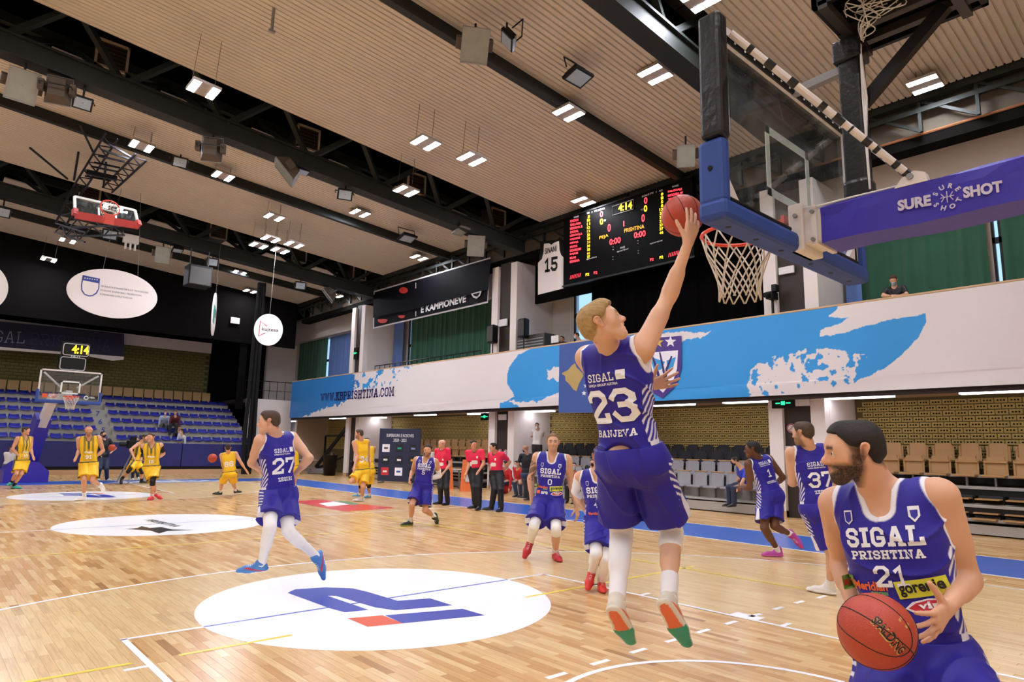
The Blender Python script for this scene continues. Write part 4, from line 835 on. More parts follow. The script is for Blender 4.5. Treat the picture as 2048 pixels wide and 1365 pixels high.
# black plastic wrapped round the upper left upright, black light strips
MB().box((-.975, -.09, .22), (-.875, .04, .94), bev=.02).build('black_wrap', M_tape, hp)
MB().box((-.865, -.05, -.1), (-.845, -.02, .86)).build('light_strip', M_blk, hp); MB().box((.845, -.05, -.1), (.865, -.02, .86)).build('light_strip', M_blk, hp)
MB().tube([(-.85, -.05, .845), (.85, -.05, .845)], .016, 8).build('light_strip', M_blk, hp); MB().tube([(-.85, -.05, -.1), (-.16, -.05, -.1)], .014, 8).build('light_strip', M_blk, hp); MB().tube([(.16, -.05, -.1), (.85, -.05, -.1)], .014, 8).build('light_strip', M_blk, hp)
for sx in (-1, 1):
    for k in range(7): MB().tube([(sx * .1 + sx * k * .11, -.05, .865), (sx * .1 + sx * k * .11, -.07, .83)], .004, 5).build('cable_tie', M_wmetal, hp)
for (x0, z0) in ((-.82, -.08), (.82, -.08)):
    s = 1 if x0 > 0 else -1; MB().prism([(s * .87, -.12), (s * .70, -.12), (s * .87, .06)], lambda a, b, d: (a, d, b), -.045, -.012).build('corner_plate', M_strut, hp)
for k, x in enumerate((-.8, -.5, -.2, .2, .5, .8)): MB().tube([(x, -.01, -.237), (x, -.01, -.232)], .016, 10).build('pad_hole', M_blk, hp)
MB().tube([(-.967, -.01, .05), (-.962, -.01, .05)], .014, 10).build('pad_hole', M_blk, hp)
# carrying arm with the blue cover
AX = .125
MB().box((-AX - .01, -.12, -.235), (AX + .01, -.03, .06), bev=.01).box((-AX + .01, -.32, -.2), (AX - .01, -.1, .0), bev=.01).box((-AX - .015, -.20, -.215), (AX + .015, -.17, .02)).build('arm_bracket', M_strut, hp)
for y_, z_ in ((-.18, -.02), (-.18, -.19), (-.08, -.02), (-.08, -.19)): MB().tube([(-AX - .03, y_, z_), (-AX - .005, y_, z_)], .013, 6).build('bolt', M_grey, hp)
cv = MB(); n = 26; ring = [(-AX, -.215), (-AX, -.06), (-AX, .0), (-AX + .02, .012), (AX - .02, .012), (AX, .0), (AX, -.215)]
ysr = [-.22 - k * .1 for k in range(n)]; vs = []; fs = []
for i, yy in enumerate(ysr):
    for j, (x, z) in enumerate(ring): vs.append((x + (.006 * math.sin(i * 1.3 + j) if j in (1, 5) else 0), yy, z + .006 * math.sin(i * .9 + j * 2)))
K = len(ring)
for i in range(n - 1):
    for j in range(K): fs.append((i * K + j, (i + 1) * K + j, (i + 1) * K + (j + 1) % K, i * K + (j + 1) % K))
fs += [tuple(range(K))]; cvo = mesh_obj('arm_cover', vs, fs, M_cover, hp); 
OH = (0, 1.2, 3.05); M_lgrey = mat('cover_lettering', '#c3bccc', .5)
ptext('cover_lettering', 'SURE', (1795, 412), (1862, 400), 23, 'x', -AX - .012, M_lgrey, hp, bold=.05, origin=OH); ptext('cover_lettering', 'SHOT', (1926, 386), (2005, 372), 24, 'x', -AX - .012, M_lgrey, hp, bold=.05, origin=OH)
c0 = on(1894, 394, 'x', -AX - .012) - np.array(OH)
for tx, up in (('SURE', 1), ('SHOT', -1)):
    for k, ch in enumerate(tx):
        a = math.radians((60 - k * 40) * 1.0); p = (c0[0], c0[1] + .058 * math.sin(a), c0[2] + up * .058 * math.cos(a)); r = a * up
        flat_text('cover_emblem', ch, lambda x, y: (p[0], p[1] - (x * math.cos(r) + y * -math.sin(r)) * 1.0, p[2] + (-x * -math.sin(r) * 1 + y * math.cos(r))), M_lgrey, hp, h=.026, bold=.04)
MB().tube([(c0[0], c0[1] + .03, c0[2]), (c0[0], c0[1] - .03, c0[2])], .0025, 5).tube([(c0[0], c0[1], c0[2] - .03), (c0[0], c0[1], c0[2] + .03)], .0025, 5).tube([(c0[0], c0[1] + .026, c0[2] + .022), (c0[0], c0[1] + .012, c0[2]), (c0[0], c0[1] + .026, c0[2] - .022)], .0025, 5).tube([(c0[0], c0[1] - .026, c0[2] + .022), (c0[0], c0[1] - .012, c0[2]), (c0[0], c0[1] - .026, c0[2] - .022)], .0025, 5).build('cover_emblem', M_lgrey, hp)
for s in (-1, 1):                                          # struts from the arm to the upper corners, banded with tape
    a = np.array((s * .83, -.08, .86)); b = np.array((s * .10, -.70, .05)); MB().tube([a, b], .021, 10).build('strut', M_strut, hp)
    for t0, t1 in ((.10, .125), (.2, .245), (.33, .37), (.5, .53), (.58, .63), (.665, .675), (.74, .775), (.80, .82), (.90, .925), (.96, .985)):
        MB().tube([a + (b - a) * t0, a + (b - a) * t1], .0235, 10).build('tape_band', M_tape, hp)
    MB().prism([(-.78, .0), (-.62, .0), (-.66, .05), (-.72, .075), (-.77, .05)], lambda a, b, d: (d + s * .10, a, b), -.03, .03).build('hinge', M_strut, hp)
    MB().tube([(s * .10 - .04, -.70, .045), (s * .10 + .04, -.70, .045)], .018, 8).build('bolt', M_grey, hp)
MB().tube([a + np.array((.0, 0, 0)) for a in (np.array((-.1, -.66, .02)), np.array((-.11, -.4, .02)), np.array((-.12, -.2, .015)), np.array((-.12, -.1, .03)))], .006, 6).build('cable', M_wmetal, hp)
# black post carrying the shot clock
pk = empty('shot_clock', (0, .8, 3.06), 'black shot clock box on a taped post above the near hoop', 'clock')
MB().box((-.055, -.06, .0), (.055, .06, 1.0), bev=.012).build('post', M_tape, pk); MB().box((-.075, -.08, .88), (.075, .08, 1.02), bev=.01).build('post_wrap', M_tape, pk); MB().box((-.07, -.075, .0), (.07, .075, .14), bev=.03).build('post_wrap', M_tape, pk)
MB().bar((0, .05, .86), (0, .36, .84), .05, .05).build('tie_bar', M_grey, pk); MB().bar((.0, -.05, .6), (.0, -.5, 1.0), .05, .07).build('brace', M_blkm, pk)
X0, X1, Y0, Y1, Z0, Z1 = -.43, .24, -.65, .04, 1.02, 1.75
MB().box((X0, Y0, Z0 + .03), (X0 + .03, Y1, Z1)).box((X1 - .03, Y0, Z0 + .03), (X1, Y1, Z1)).box((X0, Y0, Z0 + .03), (X1, Y0 + .03, Z1)).box((X0, Y1 - .03, Z0 + .03), (X1, Y1, Z1)).box((X0, Y0, Z1 - .03), (X1, Y1, Z1)).box((X0 + .03, Y0 + .03, Z0 + .16), (X1 - .03, Y1 - .03, Z0 + .17)).build('case', M_blk, pk)
MB().bar((X0, -.02, Z0 + .03), (X1, -.02, Z0 + .03), .05, .05).bar((X0, -.55, Z0 + .03), (X1, -.55, Z0 + .03), .05, .05).bar((-.05, Y0, Z0 + .05), (-.05, Y1, Z0 + .05), .05, .05).bar((.12, Y0, Z0 + .05), (.12, Y1, Z0 + .05), .05, .05).build('bracket', mat('dark_grey_metal', '#3a3734', .45, metal=.4), pk)
def rrect(y0, y1, z0, z1, r, x):
    P = []
    for cy, cz, a in ((y1 - r, z1 - r, 0), (y0 + r, z1 - r, 90), (y0 + r, z0 + r, 180), (y1 - r, z0 + r, 270)):
        for k in range(5): t = math.radians(a + k * 22.5); P.append((x, cy + r * math.cos(t), cz + r * math.sin(t)))
    return P
MB().tube(rrect(Y0 + .04, Y1 - .05, Z0 + .07, Z1 - .05, .05, X0 - .002), .006, 5, closed=True).build('display_outline', M_bline, pk)
rn = random.Random(3)
for k in range(9):
    P = [(-.06 + rn.uniform(-.02, .02), -.09, .95 + rn.uniform(-.01, .03)), (-.1 + rn.uniform(-.06, .06), -.12 + rn.uniform(-.05, .05), Z0 + .0 + rn.uniform(-.02, .1))] + [(-.15 + rn.uniform(-.15, .12), -.2 + rn.uniform(-.2, .15), Z0 + rn.uniform(.0, .14)) for _ in range(4)]
    Q = []
    for i in range(len(P) - 1):
        for t in np.linspace(0, 1, 6)[:-1]:
            p0, p1, p2, p3 = [np.array(P[min(max(j, 0), len(P) - 1)]) for j in (i - 1, i, i + 1, i + 2)]
            Q.append(.5 * ((2 * p1) + (-p0 + p2) * t + (2 * p0 - 5 * p1 + 4 * p2 - p3) * t * t + (-p0 + 3 * p1 - 3 * p2 + p3) * t ** 3))
    MB().tube(Q, .0034, 5).build('cable', M_wmetal, pk)
for k in range(3): MB().tube([(-.05 - .006 * k, -.075, .95), (-.062, -.072 - .01 * k, .6), (-.06 - .005 * k, -.075, .3), (-.06, -.075, .05)], .006, 5).build('cable', M_wmetal, pk)
# ---- far hoop
fh = empty('basketball_hoop', (0, 26.8, 3.05), 'far basketball hoop standing at the other end of the court', 'hoop'); hoop_parts(fh, -1)
MB().bar((-.8, .03, .8), (-.25, .35, .35), .05, .05).bar((.8, .03, .8), (.25, .35, .35), .05, .05).build('brace', M_strut, fh)
MB().bar((0, .06, .1), (-.3, 1.3, -.1), .2, .26).bar((-.3, 1.2, .05), (-.45, 2.3, -1.1), .26, .3).build('arm', M_strut, fh)
MB().bar((-.42, 2.1, -.65), (-.6, 3.2, -2.5), .46, .5).build('padded_mast', M_cover, fh)
mb = MB(); P = [(-1.3, -3.05), (.05, -3.05), (.05, -2.65), (-.3, -2.3), (-.95, -2.3), (-1.3, -2.6)]; mb.prism(P, lambda a, b, d: (a, d, b), 2.6, 4.4).build('padded_base', M_cover, fh)
M_cg = mat('board_print_orange', '#d8562e', .5); MB().box((-.78, -.014, -.06), (-.63, -.01, .08)).build('board_sticker', M_cg, fh); flat_text('board_lettering', 'CLEAN', lambda x, y: (-.47 + x, -.014, .05 + y), M_cg, fh, w=.24); flat_text('board_lettering', 'GAME', lambda x, y: (-.48 + x, -.014, -.03 + y), M_cg, fh, w=.22)
MB().tube([(.5 + .06 * math.cos(k * .52), -.014, .0 + .06 * math.sin(k * .52)) for k in range(12)], .015, 5, closed=True).build('board_emblem', M_bline, fh); flat_text('board_lettering', 'FIBA', lambda x, y: (.68 + x, -.014, .02 + y), M_bline, fh, w=.16)
sc = empty('shot_clock', (.03, 26.9, 4.05), 'far shot clock showing yellow digits above the far backboard', 'clock')
MB().box((-.42, -.1, .38), (.42, .15, .92), bev=.04).build('game_clock_case', M_blk, sc); MB().box((-.46, -.1, -.1), (.36, .15, .4), bev=.04).build('shot_clock_case', M_blk, sc)
flat_text('digits', '4:14', lambda x, y: (.12 + x, -.11, .68 + y), M_yled, sc, w=.5, h=.3, bold=.03); flat_text('lettering', 'FAZI', lambda x, y: (.0 + x, -.11, .42 + y), M_wprint, sc, w=.26)
for x0, x1, z0, z1 in ((-.38, .38, .46, .86), (-.42, .32, -.05, .38)): MB().tube([(a, -.105, b) for _, a, b in rrect(x0, x1, z0, z1, .07, 0)], .012, 5, closed=True).build('display_outline', M_wprint, sc)
MB().bar((0, .05, -.15), (0, .1, -.1), .1, .1).build('post', M_blkm, sc)
# ---- hoop folded up under the ceiling at the left
M_latt = mat('navy_lattice', '#14151f', .5, metal=.3); M_redpad = mat('red_padding', '#b8352c', .55)
ch = empty('ceiling_hoop', at(214, 425, 20.0), 'folded ceiling hoop with red padding and dark lattice frame at upper left', 'hoop'); OC = np.array(ch.location)
A = lambda u, v, D: at(u, v, D) - OC
c = [A(149, 393, 19.3), A(270, 421, 20.4), A(277, 452, 20.2), A(150, 430, 19.1)]
mb = MB(); nn = np.cross(c[1] - c[0], c[3] - c[0]); nn /= np.linalg.norm(nn)
mb.add([x - nn * .01 for x in c] + [x + nn * .01 for x in c], [(0, 1, 2, 3), (7, 6, 5, 4), (0, 4, 5, 1), (1, 5, 6, 2), (2, 6, 7, 3), (3, 7, 4, 0)]).build('glass', M_bglass, ch)
mb = MB(); 
for i in range(4): mb.bar(c[i], c[(i + 1) % 4], .06, .06)
mb.build('frame', M_bline, ch)
MB().bar(c[3], c[2], .12, .2).bar(c[3], c[3] + (c[0] - c[3]) * .3, .12, .16).bar(c[2], c[2] + (c[1] - c[2]) * .3, .12, .16).build('padding', M_redpad, ch)
B = lambda s, t: c[0] + (c[1] - c[0]) * s + (c[3] - c[0]) * t
mb = MB(); r = [B(.38, .35), B(.66, .4), B(.66, .85), B(.38, .82)]
for i in range(4): mb.bar(r[i] - nn * .02, r[(i + 1) % 4] - nn * .02, .05, .02)
mb.build('target_rectangle', M_bline, ch)
rc = A(220, 416, 19.2); ex = (c[1] - c[0]) / np.linalg.norm(c[1] - c[0]); ey = np.cross(nn, ex); ez = A(220, 400, 19.3) - rc; ez = ez - ex * (ez @ ex); ez /= np.linalg.norm(ez)
MB().tube([rc + .25 * (math.cos(2 * math.pi * k / 24) * ex + math.sin(2 * math.pi * k / 24) * ez) for k in range(24)], .018, 6, closed=True).build('rim', M_rim, ch)
dz = np.cross(ex, ez); dz = dz if dz @ (A(222, 440, 19.6) - rc) > 0 else -dz
mb = MB()
for i in range(10):
    for s in (-1, 1):
        mb.tube([rc + .25 * (1 - .13 * k) * (math.cos(2 * math.pi * (i + s * k / 2) / 10) * ex + math.sin(2 * math.pi * (i + s * k / 2) / 10) * ez) + dz * .1 * k for k in range(4)], .008, 4)
mb.build('net', M_net, ch); MB().bar(rc - ez * .25, rc - ez * .5 + dz * .1, .25, .12).build('rim_bracket', M_rim, ch)
def lattice(a, b, w, up, name):
    a = np.array(a); b = np.array(b); up = np.array(up); up = up / np.linalg.norm(up); L = np.linalg.norm(b - a); n = max(3, int(L / .35)); mb = MB()
    mb.bar(a, b, .05, .05).bar(a + up * w, b + up * w, .05, .05)
    for i in range(n):
        p = a + (b - a) * i / n; q = a + (b - a) * (i + 1) / n
        mb.bar(p, q + up * w, .03, .03) if i % 2 else mb.bar(p + up * w, q, .03, .03)
    return mb.build(name, M_latt, ch)
lattice(A(213, 264, 19.4), A(146, 375, 23.0), .32, (.8, 0, -.3), 'lattice_girder'); lattice(A(272, 308, 20.0), A(205, 375, 23.4), .32, (.8, 0, -.3), 'lattice_girder')
lattice(A(146, 375, 23.0), A(112, 445, 21.5), .3, (1, 0, 0), 'lattice_girder'); lattice(A(112, 447, 21.5), A(172, 466, 20.6), .3, (0, 0, -1), 'lattice_girder'); lattice(A(125, 455, 21.5), A(245, 452, 21.0), .3, (.3, 0, -1), 'lattice_girder'); lattice(A(140, 440, 22), A(235, 432, 21.2), .3, (0, .3, -1), 'lattice_girder')
for a, b in (((208, 283, 19.7), (262, 314, 20.2)), ((203, 300, 20.1), (258, 318, 20.5)), ((196, 312, 20.5), (250, 324, 20.9)), ((188, 325, 20.9), (240, 336, 21.2)), ((182, 333, 21.2), (236, 344, 21.6)), ((170, 352, 21.8), (222, 362, 22.2))): MB().bar(A(*a), A(*b), .05, .05).build('cross_bar', M_latt, ch)
MB().bar(A(173, 344, 21.5), A(234, 358, 21.9), .14, .14).build('cross_bar', M_latt, ch)
for a, b in (((60, 296, 20.2), (135, 358, 22.5)), ((157, 305, 20.5), (148, 360, 22.2)), ((160, 250, 19.5), (186, 304, 20.6)), ((212, 325, 21), (207, 375, 22.5))): MB().tube([A(*a), A(*b)], .035, 6).build('guy_bar', M_latt, ch)

# ================================================================ STANDS, TABLES, THINGS ALONG THE COURT
M_swood = mat('seat_plywood', '#b08a58', .5, noise=.1, nscale=4); M_sdark = mat('seat_dark_fabric', '#2c2c31', .9, noise=.1); M_sgrey = mat('seat_grey_fabric', '#98979b', .9, noise=.08); M_sblue = mat('seat_blue_plastic', '#2a2f96', .35)
M_conc = mat('stand_concrete', '#a9a69f', .85, noise=.08, nscale=1.2); M_riser = mat('bleacher_riser', '#a6a29b', .6, noise=.06); M_gap = mat('bleacher_gap', '#17140f', .9)
def seat_proto(kind):
    """A tip-up stadium seat facing -x, origin at its foot."""
    e = empty('stadium_seat', (0, 0, 0)); m = {'wood': M_swood, 'dark': M_sdark, 'grey': M_sgrey}[kind]
    def back():
        bm = bmesh.new(); bmesh.ops.create_cube(bm, size=1)
        for v in bm.verts: v.co = Vector((v.co.x * .035 + .09 + (v.co.z + .5) * .05, v.co.y * .46, .3 + (v.co.z + .5) * .42))
        bmesh.ops.bevel(bm, geom=[x for x in bm.edges if abs((x.verts[0].co - x.verts[1].co).x) > .02 and x.verts[0].co.z > .6], offset=.06, segments=3, affect='EDGES')
        return MB().bm(bm)
    back().build('backrest', m, e)
    if kind == 'grey': MB().box((.10, -.22, .705), (.165, .22, .735), bev=.006).build('wood_edge', M_swood, e)
    MB().box((-.30, -.22, .27), (.08, .22, .32), bev=.012).build('seat', m, e)
    MB().box((-.05, -.02, 0), (.05, .02, .28)).build('leg', M_grey, e)
    return e
def folded_proto():
    e = empty('stadium_seat', (0, 0, 0)); MB().box((-.34, -.22, .10), (.0, .22, .125)).build('seat', M_swood, e); MB().box((-.02, -.22, .13), (.2, .22, .17)).build('backrest', M_sdark, e); MB().box((-.06, -.25, 0), (0, -.23, .12)).build('hinge', M_blkm, e); return e
PR = {}
def put_seat(kind, x, y, z, lab, group):
    if kind not in PR: PR[kind] = o = folded_proto() if kind == 'fold' else seat_proto(kind)
    else: o = copy_tree(PR[kind])
    o.location = (x, y, z); tag(o, lab, 'seat', group); return o
def bleacher(y0, y1, rows, x_front, label, base_top, kind):
    e = empty('bleacher', (13.5, (y0 + y1) / 2, 0), label, 'bleacher', 'telescopic bleachers'); yo = (y0 + y1) / 2; hw = (y1 - y0) / 2
    MB().box((x_front - 13.5, -hw, .03), (x_front - 13.5 + .06, hw, base_top)).build('front_panel', M_riser, e)
    MB().box((x_front - 13.5, -hw, base_top - .03), (x_front - 13.5 + .7, hw, base_top)).build('deck', M_conc, e)
    MB().box((x_front - 13.42, -hw, 0), (x_front - 12.8, -hw + .05, base_top - .03)).build('end_panel', M_gap, e)
    for x, z in rows:
        MB().box((x - 13.5 - .32, -hw, z - .06), (x - 13.5 + .3, hw, z)).build('deck', M_conc, e); MB().box((x - 13.5 - .30, -hw, z - (.2 if kind == 'fold' else .4)), (x - 13.5 - .27, hw, z - .06)).build('riser', M_gap if kind == 'fold' else M_riser, e)
    return e
zz = lambda v, x, u=1900: on(u, v, 'x', x)[2]
# near bank: two rows of plywood backs above three closed rows
def closed_bank(y0, y1, label, tag_):
    R = [(14.55, 1.23), (14.2, .98)]
    bleacher(y0, y1, R + [(13.55, .62), (13.35, .34)], 12.98, label, .26, 'fold'); n = int((y1 - y0 - .2) / .55)
    for i in range(n):
        y = y0 + .35 + i * .55; pl = '%s seat from the %s in the ' % (ORD(i), 'right end')
        put_seat('wood', 14.55, y, 1.23, pl + 'plywood back row of ' + tag_, 'plywood seats of ' + tag_); put_seat('wood', 14.2, y, .92, pl + 'plywood front row of ' + tag_, 'plywood seats of ' + tag_)
        for k, (x, z) in enumerate(((13.62, .62), (13.42, .34), (13.22, .23))): put_seat('fold', x, y, z, pl + ('upper', 'middle', 'lower')[k] + ' folded row of ' + tag_, 'folded seats of ' + tag_)
_O = ['first', 'second', 'third', 'fourth', 'fifth', 'sixth', 'seventh', 'eighth', 'ninth', 'tenth', 'eleventh', 'twelfth', 'thirteenth', 'fourteenth', 'fifteenth', 'sixteenth', 'seventeenth', 'eighteenth', 'nineteenth', 'twentieth', 'twenty-first', 'twenty-second', 'twenty-third', 'twenty-fourth', 'twenty-fifth', 'twenty-sixth']
ORD = lambda i: _O[i]
closed_bank(.8, 6.35, 'closed bleacher with plywood seats right of the near column', 'the near bleacher')
closed_bank(20.3, 29.7, 'closed bleacher with plywood seats left of the middle column', 'the far bleacher')
ob = [(14.6, 1.12, 'dark'), (14.2, .92, 'dark'), (13.75, .66, 'grey'), (13.3, .34, 'grey')]
bleacher(8.3, 17.9, [(x, z) for x, z, _ in ob], 12.75, 'opened bleacher with dark and grey seats between the near and middle columns', .3, 'open')
for ri, (x, z, k) in enumerate(ob):
    for i in range(17): put_seat(k, x, 8.75 + i * .54, z, '%s seat from the right in the %s row of the opened bleacher' % (ORD(i), ('topmost dark', 'second dark', 'upper grey', 'lower grey')[ri]), 'seats of the opened bleacher')
# ---- far stand with blue shell seats
fs_ = empty('far_stand', (0, 36, 0), 'concrete stand with blue seats at the far end of the hall', 'stand')
ROW = [(35.9 + .86 * i + .6, 1.42 + .43 * i) for i in range(0, 6)]          # y of the seats, z of the tread
for i, (y, z) in enumerate(ROW):
    MB().box((-13.95, y - 36 - .5, 0 if i == 0 else z - .43), (10.1, y - 36 + .36, z)).build('step', M_conc, fs_)
    for xa, xb in ((-14, 2.8), (3.5, 10.1)): MB().box((max(xa, -13.9), y - 36 - .12, z), (xb, y - 36 + .05, z + .22)).build('bench_block', M_conc, fs_)
MB().box((-13.95, 5.6, 0), (10.1, 6.85, 3.75)).build('step', M_conc, fs_)
MBL = mat('stair_number', '#2f4f9c', .6)
for i, ch_ in enumerate('4567'):
    y, z = ROW[i + 1]; flat_text('stair_number', ch_, lambda a, b: (3.15 + a, y - 36 - .51, z - .2 + b), MBL, fs_, h=.26)
def shell():
    bm = bmesh.new(); nx, ny = 7, 6; P = []
    for j in range(ny):
        for i in range(nx):
            a = (i / (nx - 1) - .5) * 2; t = j / (ny - 1)
            x = a * .22 * (1 - .12 * (t > .9)); yv = -.24 + .36 * t; zv = .03 * a * a + .02 * (t < .1) * -1.2 + max(0, t - .7) ** 1.5 * .9
            P.append(bm.verts.new((x, yv, zv)))
    for j in range(ny - 1):
        for i in range(nx - 1): bm.faces.new((P[j * nx + i], P[j * nx + i + 1], P[(j + 1) * nx + i + 1], P[(j + 1) * nx + i]))
    r = bmesh.ops.extrude_face_region(bm, geom=bm.faces[:])
    for v in [g for g in r['geom'] if isinstance(g, bmesh.types.BMVert)]: v.co.z -= .045
    return MB().bm(bm)
s0 = None; RN = ['lowest', 'second', 'third', 'fourth', 'fifth', 'top']
for i, (y, z) in enumerate(ROW):
    for blk, xs in (('left block', [2.55 - .5 * k for k in range(11)]), ('right block', [3.75 + .5 * k for k in range(13)])):
        for k, x in enumerate(xs):
            if s0 is None:
                s0 = empty('shell_seat', (0, 0, 0)); shell().build('shell', M_sblue, s0, True); MB().box((-.12, -.05, -.06), (.12, .1, -.01)).build('mount', M_blk, s0); o = s0
            else: o = copy_tree(s0)
            o.location = (x, y, z + .27); tag(o, 'blue shell seat, %s %s the stairs, %s row of far stand' % (ORD(k), 'left of' if blk[0] == 'l' else 'right of', RN[i]), 'seat', 'blue seats of the far stand')
w0 = None
for k in range(22):
    if w0 is None:
        w0 = empty('stadium_seat', (0, 0, 0)); bm = bmesh.new(); bmesh.ops.create_cube(bm, size=1)
        for v in bm.verts: v.co = Vector((v.co.x * .48, v.co.y * .05 + v.co.z * .1, v.co.z * .62))
        bmesh.ops.bevel(bm, geom=bm.edges[:], offset=.015, segments=1, affect='EDGES'); MB().bm(bm).build('backrest', mat('seat_plywood_dark', '#b08c56', .5, noise=.1), w0); MB().box((-.2, -.3, -.28), (.2, .0, -.24)).build('seat', M_swood, w0); o = w0
    else: o = copy_tree(w0)
    o.location = (-1.9 + k * .53, 42.1, 4.25); tag(o, 'plywood tip-up seat, %s from the left, under the far brick wall' % ORD(k), 'seat', 'plywood seats under the far wall')
fe = empty('padded_fence', (0.1, 35.6, 0), 'dark blue padded fence in front of the far stand', 'fence')
for k in range(12): MB().box((-13.98 + k * 2.02, -.06, .36), (-14 + k * 2.02 + 2.01, .08, 1.5), bev=.02).build('pad', mat('navy_padding', '#22266f', .6), fe)
MB().box((-14, 0, .22), (10.2, .2, .36)).build('gap', M_gap, fe); MB().box((-14, -.15, 0), (10.2, .3, .22)).build('plinth', M_wood, fe)
nt_ = empty('divider_net', at(497, 880, 34.5), 'black gathered divider net hanging at the right end of the far stand', 'net')
mb = MB(); rn = random.Random(5)
for k in range(10):
    a = rn.uniform(-.28, .28); b = rn.uniform(-.2, .2); mb.tube([(a * .6, b, -nt_.location.z), (a, b, .3), (a * .8, b, 2.2), (a * .7, b, 5), (a * .5, b, 8.4)], .08, 6)
mb.build('gathered_net', mat('black_net', '#0d0d0e', .95, bump=.5, bscale=30), nt_)
for u in (503, 516): pass
# ---- railings on the balcony
def rail(name, pts, h, lab, step=.35):
    e = empty(name, pts[0], lab, 'railing'); o = np.array(pts[0]); p0, p1 = np.zeros(3), np.array(pts[1]) - o; mb = MB().tube([p0 + (0, 0, h), p1 + (0, 0, h)], .025, 6); mb.build('handrail', M_blkm, e); n = int(np.linalg.norm(p1) / step)
    MB().tube([p0 + (0, 0, h * .5), p1 + (0, 0, h * .5)], .015, 5).build('rail_bar', M_blkm, e)
    for k in range(n + 1): MB().tube([p0 + (p1 - p0) * k / n, p0 + (p1 - p0) * k / n + (0, 0, h)], .016, 5).build('baluster', M_blkm, e)
rail('balcony_railing', [(13.0, 28.6, 3.92), (13.0, 20.2, 3.92)], 1.62, 'dark green railing behind the banner under the champions banner', .45)
rail('balcony_railing', [(12.9, 38.0, 4.12), (10.2, 38.4, 4.12)], 1.1, 'black railing on the far landing at the end of the banner', .4)
# ---- loudspeakers, cases, camera on the balcony
def pa(p, zf, lab):
    e = empty('loudspeaker', (p[0], p[1], zf), lab, 'loudspeaker', 'loudspeakers on the balcony'); h = p[2] - zf
    bm = bmesh.new(); bmesh.ops.create_cube(bm, size=1)
    for v in bm.verts: v.co = Vector((v.co.x * .32, v.co.y * (.42 if v.co.x < 0 else .28), v.co.z * .72 + h))
    bmesh.ops.bevel(bm, geom=bm.edges[:], offset=.03, segments=2, affect='EDGES'); MB().bm(bm).build('cabinet', M_blk, e); MB().box((-.175, -.17, h - .3), (-.16, .17, h + .3)).build('grille', mat('speaker_grille', '#3a3835', .7), e)
    MB().tube([(0, 0, h - .3), (0, 0, .5)], .025, 6).build('pole', M_blkm, e)
    for k in range(3): a = k * 2.09; MB().bar((0, 0, .6), (.14 * math.cos(a), .4 * math.sin(a), 0), .025, .025).build('leg', M_blkm, e)
pa(on(986, 669, 'x', 12.83), 3.91, 'black loudspeaker on a stand left of the middle column above the balcony'); pa(on(1048, 657, 'x', 12.83), 3.91, 'black loudspeaker on a stand right of the middle column above the balcony')
rc_ = empty('road_case', on(1072, 695, 'x', 13.3) * np.array((1, 1, 0)) + np.array((0, 0, 3.91)), 'dark ribbed road case on the balcony beside the loudspeaker', 'case')
MB().box((-.3, -.75, 0), (.3, .75, 1.95), bev=.02).build('case', mat('case_dark', '#3d3b38', .6), rc_)
for k in range(6): MB().box((-.315, -.7, 1.2 + k * .11), (-.3, .7, 1.24 + k * .11)).build('slat', M_grey, rc_)
cm = empty('video_camera', on(1545, 603, 'x', 12.82) * np.array((1, 1, 0)) + np.array((0, 0, 3.91)), 'black video camera on a stand at the balcony rail left of the near column', 'camera'); hz = on(1545, 600, 'x', 12.82)[2] - 3.91
MB().box((-.2, -.1, hz), (.15, .1, hz + .2), bev=.02).box((-.1, -.16, hz + .2), (.1, -.02, hz + .4), bev=.02).build('body', M_blk, cm); MB().tube([(-.2, 0, hz + .1), (-.4, 0, hz + .06)], .07, 10).build('lens', M_blk, cm); MB().tube([(0, 0, 0), (0, 0, hz)], .04, 6).build('column', M_blkm, cm)
for k in range(3): MB().bar((0, 0, .5), (.13 * math.cos(k * 2.1), .3 * math.sin(k * 2.1), 0), .03, .03).build('leg', M_blkm, cm)
lp_ = empty('laptop', on(1110, 686, 'x', 12.9), 'open silver laptop on the balcony in front of a seated man', 'laptop'); MB().box((-.02, -.18, 0), (0, .18, .26)).build('screen', M_wmetal, lp_); MB().box((-.0, -.18, -.02), (.26, .18, 0)).build('base', M_grey, lp_)
tb_ = empty('balcony_table', (13.12, lp_.location.y, 3.91), 'dark narrow table carrying the laptop on the balcony', 'table'); tz = lp_.location.z - .021 - 3.91; MB().box((-.3, -.5, tz - .03), (.3, .5, tz)).build('table_top', M_blk, tb_)
for x in (-.26, .26):
    for y in (-.45, .45): MB().box((x - .02, y - .02, 0), (x + .02, y + .02, tz - .03)).build('leg', M_blkm, tb_)
